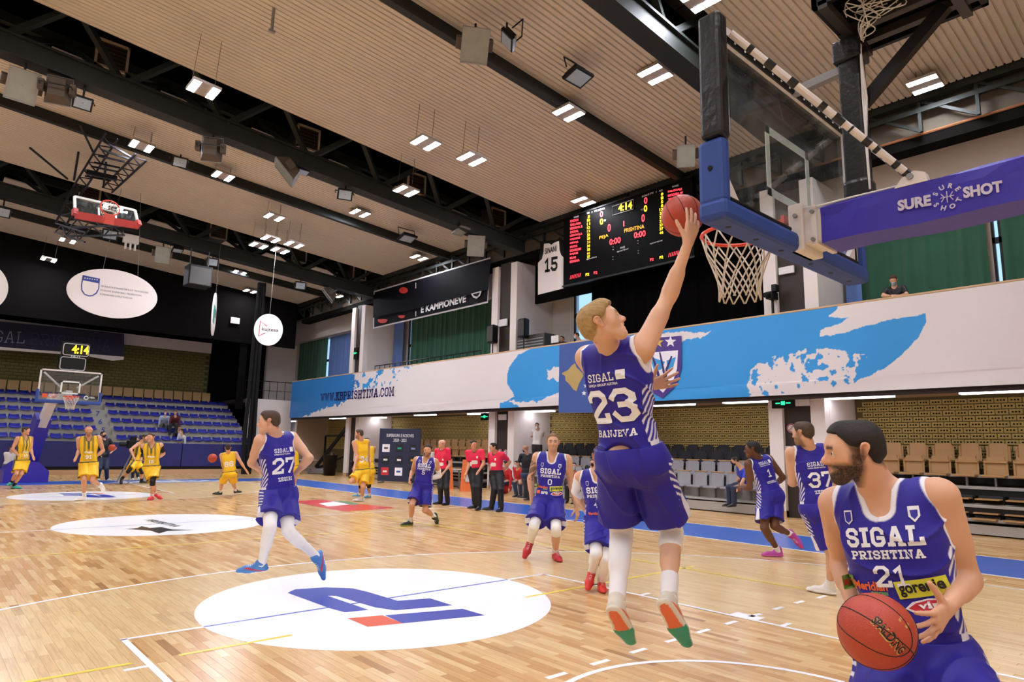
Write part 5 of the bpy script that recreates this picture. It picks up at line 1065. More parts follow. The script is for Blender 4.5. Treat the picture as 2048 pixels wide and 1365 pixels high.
# ---- things along the court, right side
def ground(u, v): p = on(u, v, 'z', 0); return p
def place(name, x, y, lab, cat, group=None, rz=0): return empty(name, (x, y, 0), lab, cat, group, rz)
rb = place('rollup_banner', 12.0, 24.4, 'dark blue sponsor display banner standing left of the referees', 'banner', rz=math.radians(-52)); hb = 2.35
MB().box((-.95, -.02, .08), (.95, .02, hb), bev=.01).build('panel', mat('display_navy', '#1e2440', .6), rb)
for x in (-.8, .8): MB().bar((x, -.35, .03), (x, .35, .03), .05, .05).bar((x, 0, .03), (x, 0, .12), .04, .04).build('foot', M_grey, rb)
for k, tx in enumerate(('SUPERKUPA E KOSOVES', '2020 - 2021')): flat_text('lettering', tx, lambda a, b: (-.0 + a, -.024, hb - .3 - k * .2 + b), M_wprint, rb, w=(1.25, .6)[k], h=.14, bold=.03)
TL = [('#e8e6e2', '#444444'), ('#141418', '#1fa37c'), ('#1a1a20', '#8090c0'), ('#15151a', '#dddddd'), ('#15151a', '#e8e8ee'), ('#15151a', '#ddaa55'), ('#c03038', '#f0dddd'), ('#f4f4fa', '#3355aa'), ('#15151a', '#c0c0c0')]
for k, (c1, c2) in enumerate(TL):
    x = -.62 + (k % 3) * .62; z = 1.5 - (k // 3) * .5; q = rb; f_ = MB().box((x - .17, -.027, z - .17), (x + .17, -.021, z + .17)); t_ = f_.build('sponsor_tile', mat('tile_' + c1[1:], c1, .6), rb)
    MB().box((x - .09, -.031, z - .04), (x + .09, -.027, z + .04)).build('tile_mark', mat('tilemark_' + c2[1:], c2, .6), rb)
tbl = place('scorer_table', 12.05, 21.4, 'dark skirted scorer table with a white top behind the referees', 'table', rz=math.radians(-8)); MB().box((-.4, -1.0, .72), (.4, 1.0, .76)).build('table_top', M_wmetal, tbl); MB().box((-.38, -.98, .2), (-.36, .98, .72)).build('skirt', mat('table_skirt', '#262a36', .8), tbl)
for x in (-.35, .35):
    for y in (-.9, .9): MB().box((x - .025, y - .025, 0), (x + .025, y + .025, .72)).build('leg', M_grey, tbl)
bxm = empty('equipment_box', (12.1, 22.0, .765), 'grey metal equipment box standing on the scorer table', 'box', rz=math.radians(-8)); MB().box((-.28, -.35, 0), (.28, .35, .62), bev=.02).build('case', M_wmetal, bxm); MB().box((-.285, -.3, .05), (-.275, .3, .57)).build('front', M_blk, bxm)
sphere_ = lambda p, r, nm, m, lab, cat: tag(MB().sphere((0, 0, 0), r, 24, 14).build(nm, m, None, True), lab, cat)
rbag = place('sports_bag', 12.1, 17.6, 'red sports bag on the floor by the bench', 'bag'); MB().sphere((0, 0, .2), .2, 16, 10, sc=(1.2, 1.9, 1.0)).build('bag', mat('bag_red', '#c5252c', .7, bump=.3, bscale=10), rbag, True); MB().tube([(-.2, -.15, .25), (-.24, -.1, .4), (-.24, .1, .4), (-.2, .15, .25)], .015, 6).build('strap', M_blk, rbag)
bbag = place('sports_bag', 12.0, 19.3, 'blue bag on the floor behind the referees', 'bag'); MB().sphere((0, 0, .17), .17, 16, 10, sc=(1.3, 2.0, 1.0)).build('bag', mat('bag_blue', '#2c4aa8', .7), bbag, True); MB().box((-.1, -.12, .3), (.1, .12, .36)).build('towel', M_wprint, bbag)
for k, (x, y, lab) in enumerate(((11.7, 20.55, 'orange folding floor sign left of the two referees'), (11.7, 19.15, 'orange folding floor sign between the two right referees'))):
    e = place('floor_sign', x, y, lab, 'sign', 'orange floor signs', rz=math.radians(-35)); mo = mat('sign_orange', '#e0702c', .6)
    for s in (-1, 1): MB().add([(-.3, s * .25 - .01, 0), (.3, s * .25 - .01, 0), (.22, s * .02, 1.15), (-.22, s * .02, 1.15), (-.3, s * .25 + .01, 0), (.3, s * .25 + .01, 0), (.22, s * .02 + .02, 1.15), (-.22, s * .02 + .02, 1.15)], [(0, 1, 2, 3), (7, 6, 5, 4), (0, 4, 5, 1), (1, 5, 6, 2), (2, 6, 7, 3), (3, 7, 4, 0)]).build('panel', mo, e)
    MB().box((-.12, -.262, .35), (.12, -.25, .6)).build('emblem', M_wprint, e)
br = place('crowd_barrier', 12.85, 18.85, 'grey steel crowd barrier leaning on the middle column', 'barrier', rz=0)
MB().tube([(0, -.45, .05), (0, -.45, 1.25), (0, -.35, 1.35), (0, .35, 1.35), (0, .45, 1.25), (0, .45, .05)], .022, 6).build('frame', M_grey, br)
for k in range(7): MB().tube([(0, -.3 + k * .1, .2), (0, -.3 + k * .1, 1.34)], .012, 5).build('bar', M_grey, br)
def folding_chair(x, y, rz, lab, m):
    e = place('folding_chair', x, y, lab, 'chair', 'folding chairs', rz); MB().box((-.2, -.2, .43), (.2, .2, .46), bev=.01).build('seat', m, e); MB().box((-.2, .18, .62), (.2, .21, .86), bev=.01).build('backrest', m, e)
    for s in (-1, 1): MB().tube([(s * .21, .22, .88), (s * .21, -.2, 0)], .013, 6).build('leg', M_grey, e); MB().tube([(s * .19, -.15, .45), (s * .19, .24, 0)], .013, 6).build('leg', M_grey, e)
    return e
folding_chair(11.4, 26.6, 2.3, 'grey folding chair behind the two yellow players', M_blk); folding_chair(11.6, 27.3, 2.0, 'dark folding chair beside the bleacher end, farther', M_blk)
folding_chair(-2.2, 30.9, 2.6, 'white folding chair under the person holding the mop at far left', M_wmetal)
bin_ = place('waste_bin', 12.55, 31.9, 'black cylindrical bin beside the third column', 'bin'); MB().lathe([(.3, 0), (.36, 1.0), (.38, 1.02), (.38, 1.06), (.34, 1.06), (.3, .9)], 20).build('bin', M_blk, bin_, True)
dt = place('folding_table', 12.2, 34.3, 'small white folding table in the dark bay with bottles on it', 'table', rz=.5); MB().box((-.35, -.6, .72), (.35, .6, .75)).build('table_top', M_wmetal, dt)
for s in (-1, 1): MB().bar((-.3, s * .45, 0), (.3, s * .45, .72), .03, .03).bar((.3, s * .45, 0), (-.3, s * .45, .72), .03, .03).build('trestle', M_grey, dt)
for k, (dx, dy) in enumerate(((0, -.2), (.1, .3))):
    e = empty('bottle', (12.2 + dx, 34.3 + dy, .751), ['white bottle on the left of the folding table', 'clear bottle on the right of the folding table'][k], 'bottle', 'bottles on the folding table'); MB().lathe([(.035, 0), (.035, .18), (.015, .23), (.015, .26)], 12).build('body', M_wmetal, e, True); MB().lathe([(.017, .26), (.017, .285)], 10).build('cap', M_sblue, e)
gf = place('handball_goal', 14.3, 34.5, 'dark folded goal frame standing in the dark bay', 'goal'); MB().bar((0, -1.6, 0), (0, -1.6, 2.1), .09, .09).bar((0, 1.6, 0), (0, 1.6, 2.1), .09, .09).bar((0, -1.6, 2.1), (0, 1.6, 2.1), .09, .09).build('frame', M_blkm, gf)
for k in range(4): MB().box((-.05, -1.65, .4 + k * .45), (.05, -1.55, .6 + k * .45)).build('stripe', M_wprint, gf)
jb_ = place('portable_hoop', 13.4, 33.0, 'dark folded portable hoop leaning in the bay beside the third column', 'hoop', rz=.4); MB().bar((0, 1.3, .35), (.2, -.9, 3.0), .13, .16).build('mast', M_blkm, jb_); MB().bar((0, 1.2, .3), (0, -1.0, 1.1), .1, .1).build('brace', M_blkm, jb_); MB().box((-.4, .2, 0), (.4, 1.6, .3), bev=.05).build('base', M_grey, jb_)
struct('wall_bay_side', MB().box((13.0, 37.2, 0), (14.95, 37.3, 3.1)), M_under)
# tripod with television camera, mop
tp = empty('camera_tripod', at(247, 952, 25.3) * np.array((1, 1, 0)), 'silver tripod with a black television camera in front of the blue fence', 'camera')
top = np.array((0.25, 0, 1.25))
for a in (.2, 2.3, 4.4): MB().tube([top, top + np.array((.55 * math.cos(a), .55 * math.sin(a), -1.25))], .03, 6).build('leg', M_grey, tp)
MB().box((.0, -.15, 1.3), (.5, .15, 1.6), bev=.03).box((.1, -.1, 1.6), (.3, .1, 1.75), bev=.02).build('camera_body', M_blk, tp); MB().tube([(0, 0, 1.45), (-.25, 0, 1.45)], .09, 10).build('lens', M_blk, tp); MB().box((.2, -.05, 1.22), (.3, .05, 1.32)).build('head', M_blkm, tp)
mp_ = empty('mop_stick', at(56, 924, 26.2), 'white and red mop stick held by the person at far left', 'stick'); L0 = np.array(mp_.location); a = at(40, 945, 26.3) - L0; b = at(80, 897, 26.0) - L0; MB().tube([a, a + (b - a) * .72], .02, 6).build('shaft', M_wmetal, mp_); MB().tube([a + (b - a) * .72, b], .024, 6).build('grip', M_red, mp_)

# ================================================================ PEOPLE: bodies grown as one smooth surface from tapered limbs
def cap(a, b, ra, rb=None, n=None, s=1.0):
    a = np.array(a, float); b = np.array(b, float)
    if np.linalg.norm(b - a) < 1e-5: b = a + np.array((0, 0, 1e-4))
    return (a, b, float(ra), float(ra if rb is None else rb), None if n is None else np.array(n, float) / np.linalg.norm(n), s)
def sd(X, Y, Z, p):
    a, b, ra, rb, n, s = p; ba = b - a; l2 = float(ba @ ba)
    x = X - a[0]; y = Y - a[1]; z = Z - a[2]
    t = np.clip((x * ba[0] + y * ba[1] + z * ba[2]) / l2, 0, 1)
    qx = x - ba[0] * t; qy = y - ba[1] * t; qz = z - ba[2] * t; q2 = qx * qx + qy * qy + qz * qz
    if n is not None:
        dn = qx * n[0] + qy * n[1] + qz * n[2]; q2 = q2 + dn * dn * (1 / s ** 2 - 1)
    return np.sqrt(q2) - (ra + (rb - ra) * t)
def smin(a, b, k):
    if k <= 0: return np.minimum(a, b)
    h = np.maximum(k - np.abs(a - b), 0) / k; return np.minimum(a, b) - h * h * k * .25
BIG = .4
class Sdf:
    """ops: ('u', prims, k_in, k_join) union | ('s', prims, k) cut away | ('clip', normal, offset) keep n.p < offset | ('disp', fn)"""
    def __init__(self, ops): self.ops = ops
    def at(self, P):
        X, Y, Z = P[:, 0], P[:, 1], P[:, 2]; F = np.full(len(P), BIG)
        for op in self.ops:
            if op[0] == 'u':
                g = np.full(len(P), BIG)
                for p in op[1]: g = smin(g, sd(X, Y, Z, p), op[2])
                F = smin(F, g, op[3])
            elif op[0] == 's':
                for p in op[1]: F = -smin(-F, sd(X, Y, Z, p), op[2])
            elif op[0] == 'clip': F = np.maximum(F, X * op[1][0] + Y * op[1][1] + Z * op[1][2] - op[2])
            elif op[0] == 'disp': F = F + op[1](X, Y, Z)
        return F
    def mesh(self, h, name, m, parent=None, tint=None, off=0.0):
        lo = np.full(3, 1e9); hi = -lo
        for op in self.ops:
            if op[0] == 'u':
                for a, b, ra, rb, n, s in op[1]:
                    r = max(ra, rb); lo = np.minimum(lo, np.minimum(a, b) - r); hi = np.maximum(hi, np.maximum(a, b) + r)
        lo -= 4 * h + .01; hi += 4 * h + .01; N = np.ceil((hi - lo) / h).astype(int) + 1
        ax = [(lo[i] + np.arange(N[i]) * h).astype(np.float32) for i in range(3)]
        def sub(p, mg):
            a, b, ra, rb, n, s = p; r = max(ra, rb) + mg
            i0 = np.maximum(np.floor((np.minimum(a, b) - r - lo) / h).astype(int), 0); i1 = np.minimum(np.ceil((np.maximum(a, b) + r - lo) / h).astype(int) + 1, N)
            return tuple(slice(i0[i], max(i1[i], i0[i])) for i in range(3))
        def ev(p, S): return sd(ax[0][S[0]][:, None, None], ax[1][S[1]][None, :, None], ax[2][S[2]][None, None, :], p).astype(np.float32)
        F = np.full(N, BIG, np.float32)
        for op in self.ops:
            if op[0] == 'u':
                mg = max(op[2], op[3]) + 3 * h
                los = np.min([np.minimum(p[0], p[1]) - max(p[2], p[3]) for p in op[1]], 0) - mg; his = np.max([np.maximum(p[0], p[1]) + max(p[2], p[3]) for p in op[1]], 0) + mg
                j0 = np.maximum(np.floor((los - lo) / h).astype(int), 0); j1 = np.minimum(np.ceil((his - lo) / h).astype(int) + 1, N); GS = tuple(slice(j0[i], j1[i]) for i in range(3))
                G = np.full(j1 - j0, BIG, np.float32)
                for p in op[1]:
                    S = sub(p, mg); L = tuple(slice(S[i].start - j0[i], S[i].stop - j0[i]) for i in range(3))
                    if any(s.stop <= s.start for s in S): continue
                    G[L] = smin(G[L], ev(p, S), op[2])
                F[GS] = smin(F[GS], G, op[3])
            elif op[0] == 's':
                for p in op[1]:
                    S = sub(p, op[2] + 3 * h)
                    if any(s.stop <= s.start for s in S): continue
                    F[S] = -smin(-F[S], ev(p, S), op[2])
            elif op[0] == 'clip':
                n, c = op[1], op[2]; F = np.maximum(F, ax[0][:, None, None] * n[0] + ax[1][None, :, None] * n[1] + ax[2][None, None, :] * n[2] - np.float32(c)).astype(np.float32)
            elif op[0] == 'disp':
                nz = np.abs(F) < 4 * h + .02; ii = np.nonzero(nz); F[ii] += op[1](ax[0][ii[0]], ax[1][ii[1]], ax[2][ii[2]]).astype(np.float32)
        V, Q = surface_nets(F, lo, h)
        if len(V) == 0: return None
        return fast_mesh(name, V, Q, m, parent, tint)
def surface_nets(F, lo, h):
    S = F < 0; nx, ny, nz = F.shape
    c = np.zeros((nx - 1, ny - 1, nz - 1), np.int8)
    for i in (0, 1):
        for j in (0, 1):
            for k in (0, 1): c += S[i:nx - 1 + i, j:ny - 1 + j, k:nz - 1 + k]
    act = np.nonzero((c > 0) & (c < 8)); n = len(act[0])
    if n == 0: return np.zeros((0, 3)), np.zeros((0, 4), int)
    idx = np.full(c.shape, -1, np.int32); idx[act] = np.arange(n)
    I = np.stack(act, 1); acc = np.zeros((n, 3)); cnt = np.zeros(n)
    cor = [(i, j, k) for i in (0, 1) for j in (0, 1) for k in (0, 1)]; val = {q: F[I[:, 0] + q[0], I[:, 1] + q[1], I[:, 2] + q[2]] for q in cor}
    for a in cor:
        for d in range(3):
            if a[d]: continue
            b = list(a); b[d] = 1; b = tuple(b); fa, fb = val[a], val[b]; x = (fa < 0) != (fb < 0)
            t = np.where(x, fa / np.where(x, fa - fb, 1), 0); p = np.array(a, float)[None] + np.zeros((n, 3)); p[:, d] = t
            acc[x] += p[x]; cnt += x
    L = I + acc / cnt[:, None]
    quads = []
    for d in range(3):
        e1, e2 = [(1, 2), (2, 0), (0, 1)][d]
        s0 = [slice(None)] * 3; s1 = [slice(None)] * 3; s0[d] = slice(0, -1); s1[d] = slice(1, None)
        A = S[tuple(s0)]; B = S[tuple(s1)]; X = np.nonzero(A != B); P = np.stack(X, 1)
        ok = (P[:, e1] > 0) & (P[:, e2] > 0) & (P[:, e1] < F.shape[e1] - 1) & (P[:, e2] < F.shape[e2] - 1); P = P[ok]
        fl = A[tuple(P.T)]
        def g(o1, o2):
            q = P.copy(); q[:, e1] += o1; q[:, e2] += o2; return idx[tuple(q.T)]
        Q = np.stack([g(-1, -1), g(0, -1), g(0, 0), g(-1, 0)], 1); Q[~fl] = Q[~fl][:, ::-1]; quads.append(Q)
    Q = np.concatenate(quads); Q = Q[(Q >= 0).all(1)]
    # pull the vertices onto the surface
    def tri(L):
        i = np.clip(np.floor(L).astype(int), 0, np.array(F.shape) - 2); f = L - i; r = 0
        for a in cor:
            w_ = np.prod(np.where(np.array(a), f, 1 - f), 1); r = r + w_ * F[i[:, 0] + a[0], i[:, 1] + a[1], i[:, 2] + a[2]]
        return r
    for _ in range(2):
        e = .5; v = tri(L); g = np.stack([(tri(L + np.eye(3)[d] * e) - tri(L - np.eye(3)[d] * e)) for d in range(3)], 1)
        g2 = (g * g).sum(1) + 1e-9; st = np.clip((v / g2)[:, None] * g, -.4, .4); L = L - st
    return lo + L * h, Q
def fast_mesh(name, V, Q, m, parent, tint=None):
    me = bpy.data.meshes.new(name); nq = len(Q)
    me.vertices.add(len(V)); me.vertices.foreach_set('co', V.astype(np.float32).ravel())
    me.loops.add(nq * 4); me.loops.foreach_set('vertex_index', Q.astype(np.int32).ravel())
    me.polygons.add(nq); me.polygons.foreach_set('loop_start', np.arange(nq, dtype=np.int32) * 4); me.polygons.foreach_set('loop_total', np.full(nq, 4, np.int32))
    me.polygons.foreach_set('use_smooth', np.ones(nq, bool)); me.update(calc_edges=True); me.validate()
    if m: me.materials.append(m)
    if tint is not None:
        c = np.ones((len(V), 4), np.float32); c[:, :3] = tint(V); ca = me.color_attributes.new('tint', 'FLOAT_COLOR', 'POINT'); ca.data.foreach_set('color', c.ravel())
    o = bpy.data.objects.new(name, me); link(o, parent); return o
unit = lambda v: np.array(v, float) / (np.linalg.norm(v) + 1e-12)
def rot(v, ax, ang):
    v = np.array(v, float); ax = unit(ax); return v * math.cos(ang) + np.cross(ax, v) * math.sin(ang) + ax * (ax @ v) * (1 - math.cos(ang))
def bone(A, uv, L):
    """Point seen at (u, v) that lies L from A; the third entry picks the farther (+1) or the nearer (-1) one."""
    r = ray(uv[0], uv[1]); s = uv[2] if len(uv) > 2 else -1; o = CAM_POS - A
    a = r @ r; b = 2 * r @ o; c = o @ o - L * L; D = b * b - 4 * a * c
    if D <= 0: return CAM_POS + r * (-b / (2 * a))
    return CAM_POS + r * ((-b + (1 if s > 0 else -1) * math.sqrt(D)) / (2 * a))
SKIN = lin('#d9a98a'); 
M_skin = vmat('skin', .5, sss=.06, spec=.35); M_cloth = vmat('jersey_cloth', .5, sheen=.04, bump=.12, bscale=500, spec=.35); M_hairm = vmat('hair', .7, bump=.3, bscale=420); M_shoe = vmat('shoe', .5); M_knit = vmat('knit', .85, bump=.2, bscale=400)
M_eye = mat('eye_white', '#e8e4e0', .2); M_iris = mat('iris_brown', '#2e1d12', .15)
def hand_prims(W, d, n, t, H, curl=(.25,) * 5, spread=.10, rmin=0.0, thumb=(.6, .8, .25)):
    """Palm and five separate fingers. d: wrist->fingers, n: palm side, t: thumb side."""
    s = H / 1.95; d = unit(d); n = unit(n - d * (n @ d)); t0 = unit(np.cross(d, n)); t = t0 if t0 @ t > 0 else -t0
    palm = []; F = []; R = lambda r: max(r * s, rmin)
    mc = [(.032, .098), (.011, .102), (-.011, .097), (-.031, .086)]; seg = [(.044, .027, .022), (.048, .031, .023), (.044, .029, .022), (.034, .021, .020)]
    for k, ((lt, ld), sg) in enumerate(zip(mc, seg)):
        b = W + (d * ld + t * lt) * s; palm.append(cap(W + (d * .012 + t * lt * .55) * s, b, R(.0165), R(.0135), n, .9))
        dd = unit(d + t * (lt / .03) * spread); nn = n - dd * (n @ dd); nn = unit(nn); p = b; c = curl[k + 1]; rr = (.0098, .0090, .0082, .0072)
        ch = []
        for j, L in enumerate(sg):
            dd2 = dd * math.cos(c * (1, 1.1, .8)[j]) + nn * math.sin(c * (1, 1.1, .8)[j]); nn = nn * math.cos(c * (1, 1.1, .8)[j]) - dd * math.sin(c * (1, 1.1, .8)[j]); dd = dd2
            q = p + dd * L * s; ch.append(cap(p, q, R(rr[j]), R(rr[j + 1]))); p = q
        F.append(ch)
    p = W + (d * .022 + t * .024) * s; dd = unit(d * thumb[0] + t * thumb[1] + n * thumb[2]); palm.append(cap(W + d * .02 * s, p, R(.018), R(.016))); ch = []
    for j, L in enumerate((.046, .034, .027)):
        q = p + dd * L * s; ch.append(cap(p, q, R((.0155, .0118, .0105)[j]), R((.0118, .0105, .0085)[j]))); p = q
        dd = unit(dd * math.cos(curl[0]) + unit(d * .5 + n * .5 - t * .2) * math.sin(curl[0]))
    F.append(ch); return palm, F
def head_frame(fw, up): f = unit(fw); r = unit(np.cross(f, up)); return r, np.cross(r, f), f     # right (of the person), up, forward
HAIRLINE = ([0, .55, .85, 1.15, 1.45, 1.75, 2.3, 3.15], [.086, .080, .055, .012, .004, .020, -.035, -.055])
def make_person(label, D, P, N, H=1.95, yaw=0, lean=-1, head=None, hyaw=None, hpitch=0, hroll=0, aL=None, aR=None, lL=None, lR=None, tL=None, tR=None, pyaw=None, sh=.105,
                top='sigal', bottom='sigal', skin='#d8a585', hair='#2a2019', hairlen=.010, quiff=.7, bald=False, beard=0.0, mask=None, number=None, numcol=None, name_txt=None, back=False, chest=None,
                shoe=('#e8e4dc', '#d8d0c4'), sock='#f2f0ee', sock_h=.12, legs=None, sleeve=None, hands=(None, None), sit=False, tattoo=False, bun=False, extra=None, h=None, hem=.02, width=1.0, low=False, tuck=False, hands_dir=(None, None), shorts_len=.80, ground=True, notch=None, fold=1.0, _again=0):
    _args = dict(locals()); s = H / 1.95; Pw = at(P[0], P[1], D); Nw = bone(Pw, (N[0], N[1], lean), .288 * H)
    vdir = Pw - CAM_POS; vdir[2] = 0; vdir = unit(vdir); rdir = np.cross(vdir, (0, 0, 1)); rdir = unit(rdir)
    fdir = lambda y: -vdir * math.cos(math.radians(y)) + rdir * math.sin(math.radians(y))
    up = unit(Nw - Pw); f = fdir(yaw); f = unit(f - up * (f @ up)); left = np.cross(up, f)
    pf = fdir(yaw if pyaw is None else pyaw); pf = unit(pf - up * .3 * (pf @ up)); pl = unit(np.cross((0, 0, 1), pf)); pl = unit(pl - up * .0)
    LT = np.linalg.norm(Nw - Pw)
    SL = Nw + left * sh * H * width - up * .028 * H; SR = Nw - left * sh * H * width - up * .028 * H
    HL = Pw + pl * .049 * H; HR = Pw - pl * .049 * H
    def limb(A, j, L1, L2, d1, d2):
        if j is None: a = A + d1 * L1; return a, a + d2 * L2
        a = bone(A, j[0], L1); b = bone(a, j[1], L2) if len(j) > 1 else a + d2 * L2; return a, b
    dn = np.array((0, 0, -1.0))
    EL, WL = limb(SL, aL, .172 * H, .150 * H, unit(dn + left * .15), unit(dn + f * .25)); ER, WR = limb(SR, aR, .172 * H, .150 * H, unit(dn - left * .15), unit(dn + f * .25))
    if sit: KL, AL = limb(HL, lL, .245 * H, .235 * H, unit(pf + pl * .12 + dn * .1), dn); KR, AR = limb(HR, lR, .245 * H, .235 * H, unit(pf - pl * .12 + dn * .1), dn)
    else: KL, AL = limb(HL, lL, .245 * H, .235 * H, dn, dn); KR, AR = limb(HR, lR, .245 * H, .235 * H, dn, dn)
    # ---- head
    hf = fdir(yaw if hyaw is None else hyaw); hu = np.array((0, 0, 1.0)); hr_ = unit(np.cross(hf, hu)); hf = rot(hf, hr_, math.radians(hpitch)); hu = rot(hu, hr_, math.radians(hpitch)); hu = rot(hu, hf, math.radians(hroll))
    r_, u_, f_ = head_frame(hf, hu)
    Hc = bone(Nw, (head[0], head[1], head[2] if len(head) > 2 else -1), .105 * H) if head else Nw + up * .03 * H + hu * .078 * H
    hs = s * 1.0
    HP = lambda x, y, z: Hc + (r_ * x + u_ * y + f_ * z) * hs
    hc = lambda a, b, ra, rb=None, n=None, sq=1.0: cap(HP(*a), HP(*b), ra * hs, (ra if rb is None else rb) * hs, n, sq)
    hv = h or max(.0046, .85 * D / FPX); fine = hv < .008
    root = empty('person', (Pw[0], Pw[1], 0), label, 'person'); O = np.array((Pw[0], Pw[1], 0.0))
    cranium = [hc((0, .038, -.036), (0, .036, .022), .0765, .0735)]
    face = [hc((0, -.01, .040), (0, -.066, .048), .055, .039), hc((.043, -.046, .0), (.013, -.093, .058), .024, .019), hc((-.043, -.046, .0), (-.013, -.093, .058), .024, .019), hc((0, -.098, .062), (0, -.094, .066), .018),
            hc((.040, -.018, .052), (.038, -.02, .050), .030), hc((-.040, -.018, .052), (-.038, -.02, .050), .030), hc((-.034, .022, .075), (.034, .022, .075), .0185)]
    feat = [hc((0, .012, .086), (0, -.024, .109), .0085, .0115), hc((0, -.029, .108), (0, -.031, .111), .0125), hc((.011, -.034, .098), (-.011, -.034, .098), .0095),
            hc((-.017, -.0565, .0875), (0, -.055, .0925), .0075, .0085), hc((.017, -.0565, .0875), (0, -.055, .0925), .0075, .0085), hc((-.014, -.0705, .0865), (.014, -.0705, .0865), .0098), hc((0, -.098, .070), (0, -.1, .071), .019),
            hc((.016, .0130, .0865), (.047, .0105, .076), .0046), hc((-.016, .0130, .0865), (-.047, .0105, .076), .0046), hc((.018, -.0128, .084), (.043, -.012, .076), .0042), hc((-.018, -.0128, .084), (-.043, -.012, .076), .0042)]
    ears = [hc((q * .079, -.018, -.005), (q * .086, .022, -.014), .0115, .0205, unit(r_ * q - f_ * .35), .55) for q in (1, -1)]
    sock_cut = [hc((q * .032, .0015, .100), (q * .032, .001, .101), .0165) for q in (1, -1)] + [hc((-.018, -.0632, .1025), (.018, -.0632, .1025), .0060)]
    earcut = [hc((q * .0955, -.002, -.006), (q * .098, .022, -.012), .0095, .012) for q in (1, -1)]
    neck = [cap(Nw - up * .03 * H, Hc - u_ * .035 * hs - f_ * .020 * hs, .063 * s, .057 * s), cap(Nw - up * .012 * H - f * .03 * s, Hc - u_ * .03 * hs - f_ * .045 * hs, .055 * s, .045 * s)]
    # ---- trunk and limbs
    U = lambda a, b, c: Pw + left * a * s * width + up * b * LT / .5616 + f * c * s
    trunk = [cap(Pw + pl * .075 * s, Pw - pl * .075 * s, .113 * s * width), cap(U(.045, .13, .0), U(-.045, .13, .0), .108 * s * width), cap(U(.052, .26, .0), U(-.052, .26, .0), .113 * s), cap(U(.062, .37, .005), U(-.062, .37, .005), .121 * s),
             cap(U(.078, .45, 0), U(-.078, .45, 0), .092 * s), cap(Nw - up * .05 * s, SL - left * .035 * s, .062 * s, .062 * s), cap(Nw - up * .05 * s, SR + left * .035 * s, .062 * s, .062 * s), cap(Pw - pf * .045 * s + pl * .06 * s - up * .03, Pw - pf * .045 * s - pl * .06 * s - up * .03, .10 * s)]
    def arm(S, E, W): 
        e = unit(E - S); return [cap(S, S + e * .05 * s, .062 * s, .058 * s), cap(S, E, .054 * s, .041 * s), cap(S + e * .10 * s, S + e * .21 * s, .054 * s, .048 * s), cap(E, W, .041 * s, .0265 * s), cap(E + (W - E) * .12, E + (W - E) * .42, .046 * s, .041 * s)]
    def leg(Hh, K, A):
        kn = unit(Hh - K); an = unit(A - K); bk = unit(-(kn + an) + 1e-3 * -pf) if np.linalg.norm(kn + an) > .12 else -pf; bkd = -unit(kn + an) if np.linalg.norm(kn + an) > .12 else -pf
        bkd = bkd if bkd @ pf < .3 else -bkd
        return [cap(Hh, K, .092 * s, .057 * s), cap(Hh + (K - Hh) * .15 + pf * .012 * s, Hh + (K - Hh) * .6 + pf * .012 * s, .088 * s, .068 * s), cap(K, A, .054 * s, .036 * s), cap(K + (A - K) * .12 + bkd * .014 * s, K + (A - K) * .45 + bkd * .016 * s, .054 * s, .050 * s)]
    arms = [arm(SL, EL, WL), arm(SR, ER, WR)]; lg = [leg(HL, KL, AL), leg(HR, KR, AR)]
    bodyops = [('u', trunk, .06 * s, 0), ('u', arms[0], .02 * s, .045 * s), ('u', arms[1], .02 * s, .045 * s)]
    for q in lg: bodyops.append(('u', q, .025 * s, .04 * s))
    bodyops += [('u', neck, .02, .035 * s), ('u', cranium + face, .03 * hs, .02 * hs)]
    if not low: bodyops += [('u', feat, .008 * hs, .011 * hs), ('s', sock_cut, .009 * hs if fine else .004)]
    bodyops += [('u', ears, .006, .008 * hs)]
    if fine: bodyops.append(('s', earcut, .003))
    # ---- feet (the feet inside the shoes) and shoes
    def foot(K, A, toe):
        if toe is None: d = unit(pf)
        elif toe[0] == 'yaw': d = unit(fdir(toe[1]) + np.array((0, 0, math.tan(math.radians(toe[2] if len(toe) > 2 else 0)))))
        else: d = unit(bone(A, toe, .20 * s) - A)
        sk = unit(K - A) if not (toe is None or (toe[0] == 'yaw' and len(toe) < 3)) else np.array((0, 0, 1.0)); u = sk - d * (sk @ d); 
        if np.linalg.norm(u) < .15: u = np.cross(d, pl); u = u if u[2] > 0 else -u
        u = unit(u); d = unit(d + u * .33 * 0); d = unit(d); return d, u
    feet = [foot(KL, AL, tL), foot(KR, AR, tR)]
    if ground and _again < 3:
        zs = []
        for A, (fd, fu) in zip((AL, AR), feet):
            he = A - fd * .055 * s - fu * .075 * s; zs += [he[2], (he + fd * .25 * s)[2]]
        k = CAM_POS[2] / (CAM_POS[2] - min(zs))
        if abs(k - 1) > .002:
            bpy.data.objects.remove(root); a = dict(_args); a.update(D=D * k, H=H * k, _again=_again + 1); return make_person(**a)
    # hands
    rmin = hv * .72
    for i, (S, E, W, sg) in enumerate(((SL, EL, WL, 1), (SR, ER, WR, -1))):
        d = unit(W - E); hd = hands[i] or {}; d = unit(hd.get('d', d)); n = hd.get('n', unit(-left * sg * .8 + -f * .5)); t = hd.get('t', f + up * .2)
        if low and not hd: pal, fg = [cap(W, W + d * .09 * s, .028 * s, .034 * s)], [[cap(W + d * .09 * s, W + d * .16 * s, .03 * s, .02 * s)], [cap(W + d * .03 * s, W + unit(d + unit(t)) * .09 * s, .016 * s)]]
        else: pal, fg = hand_prims(W + d * .012 * s, d, np.array(n, float), np.array(t, float), H, hd.get('curl', (.3, .35, .4, .45, .5)), hd.get('spread', .08), rmin, hd.get('thumb', (.6, .8, .25)))
        bodyops.append(('u', pal, .012 * s, .02 * s))
        for c in fg: bodyops.append(('u', c, .004 * s, .007 * s))
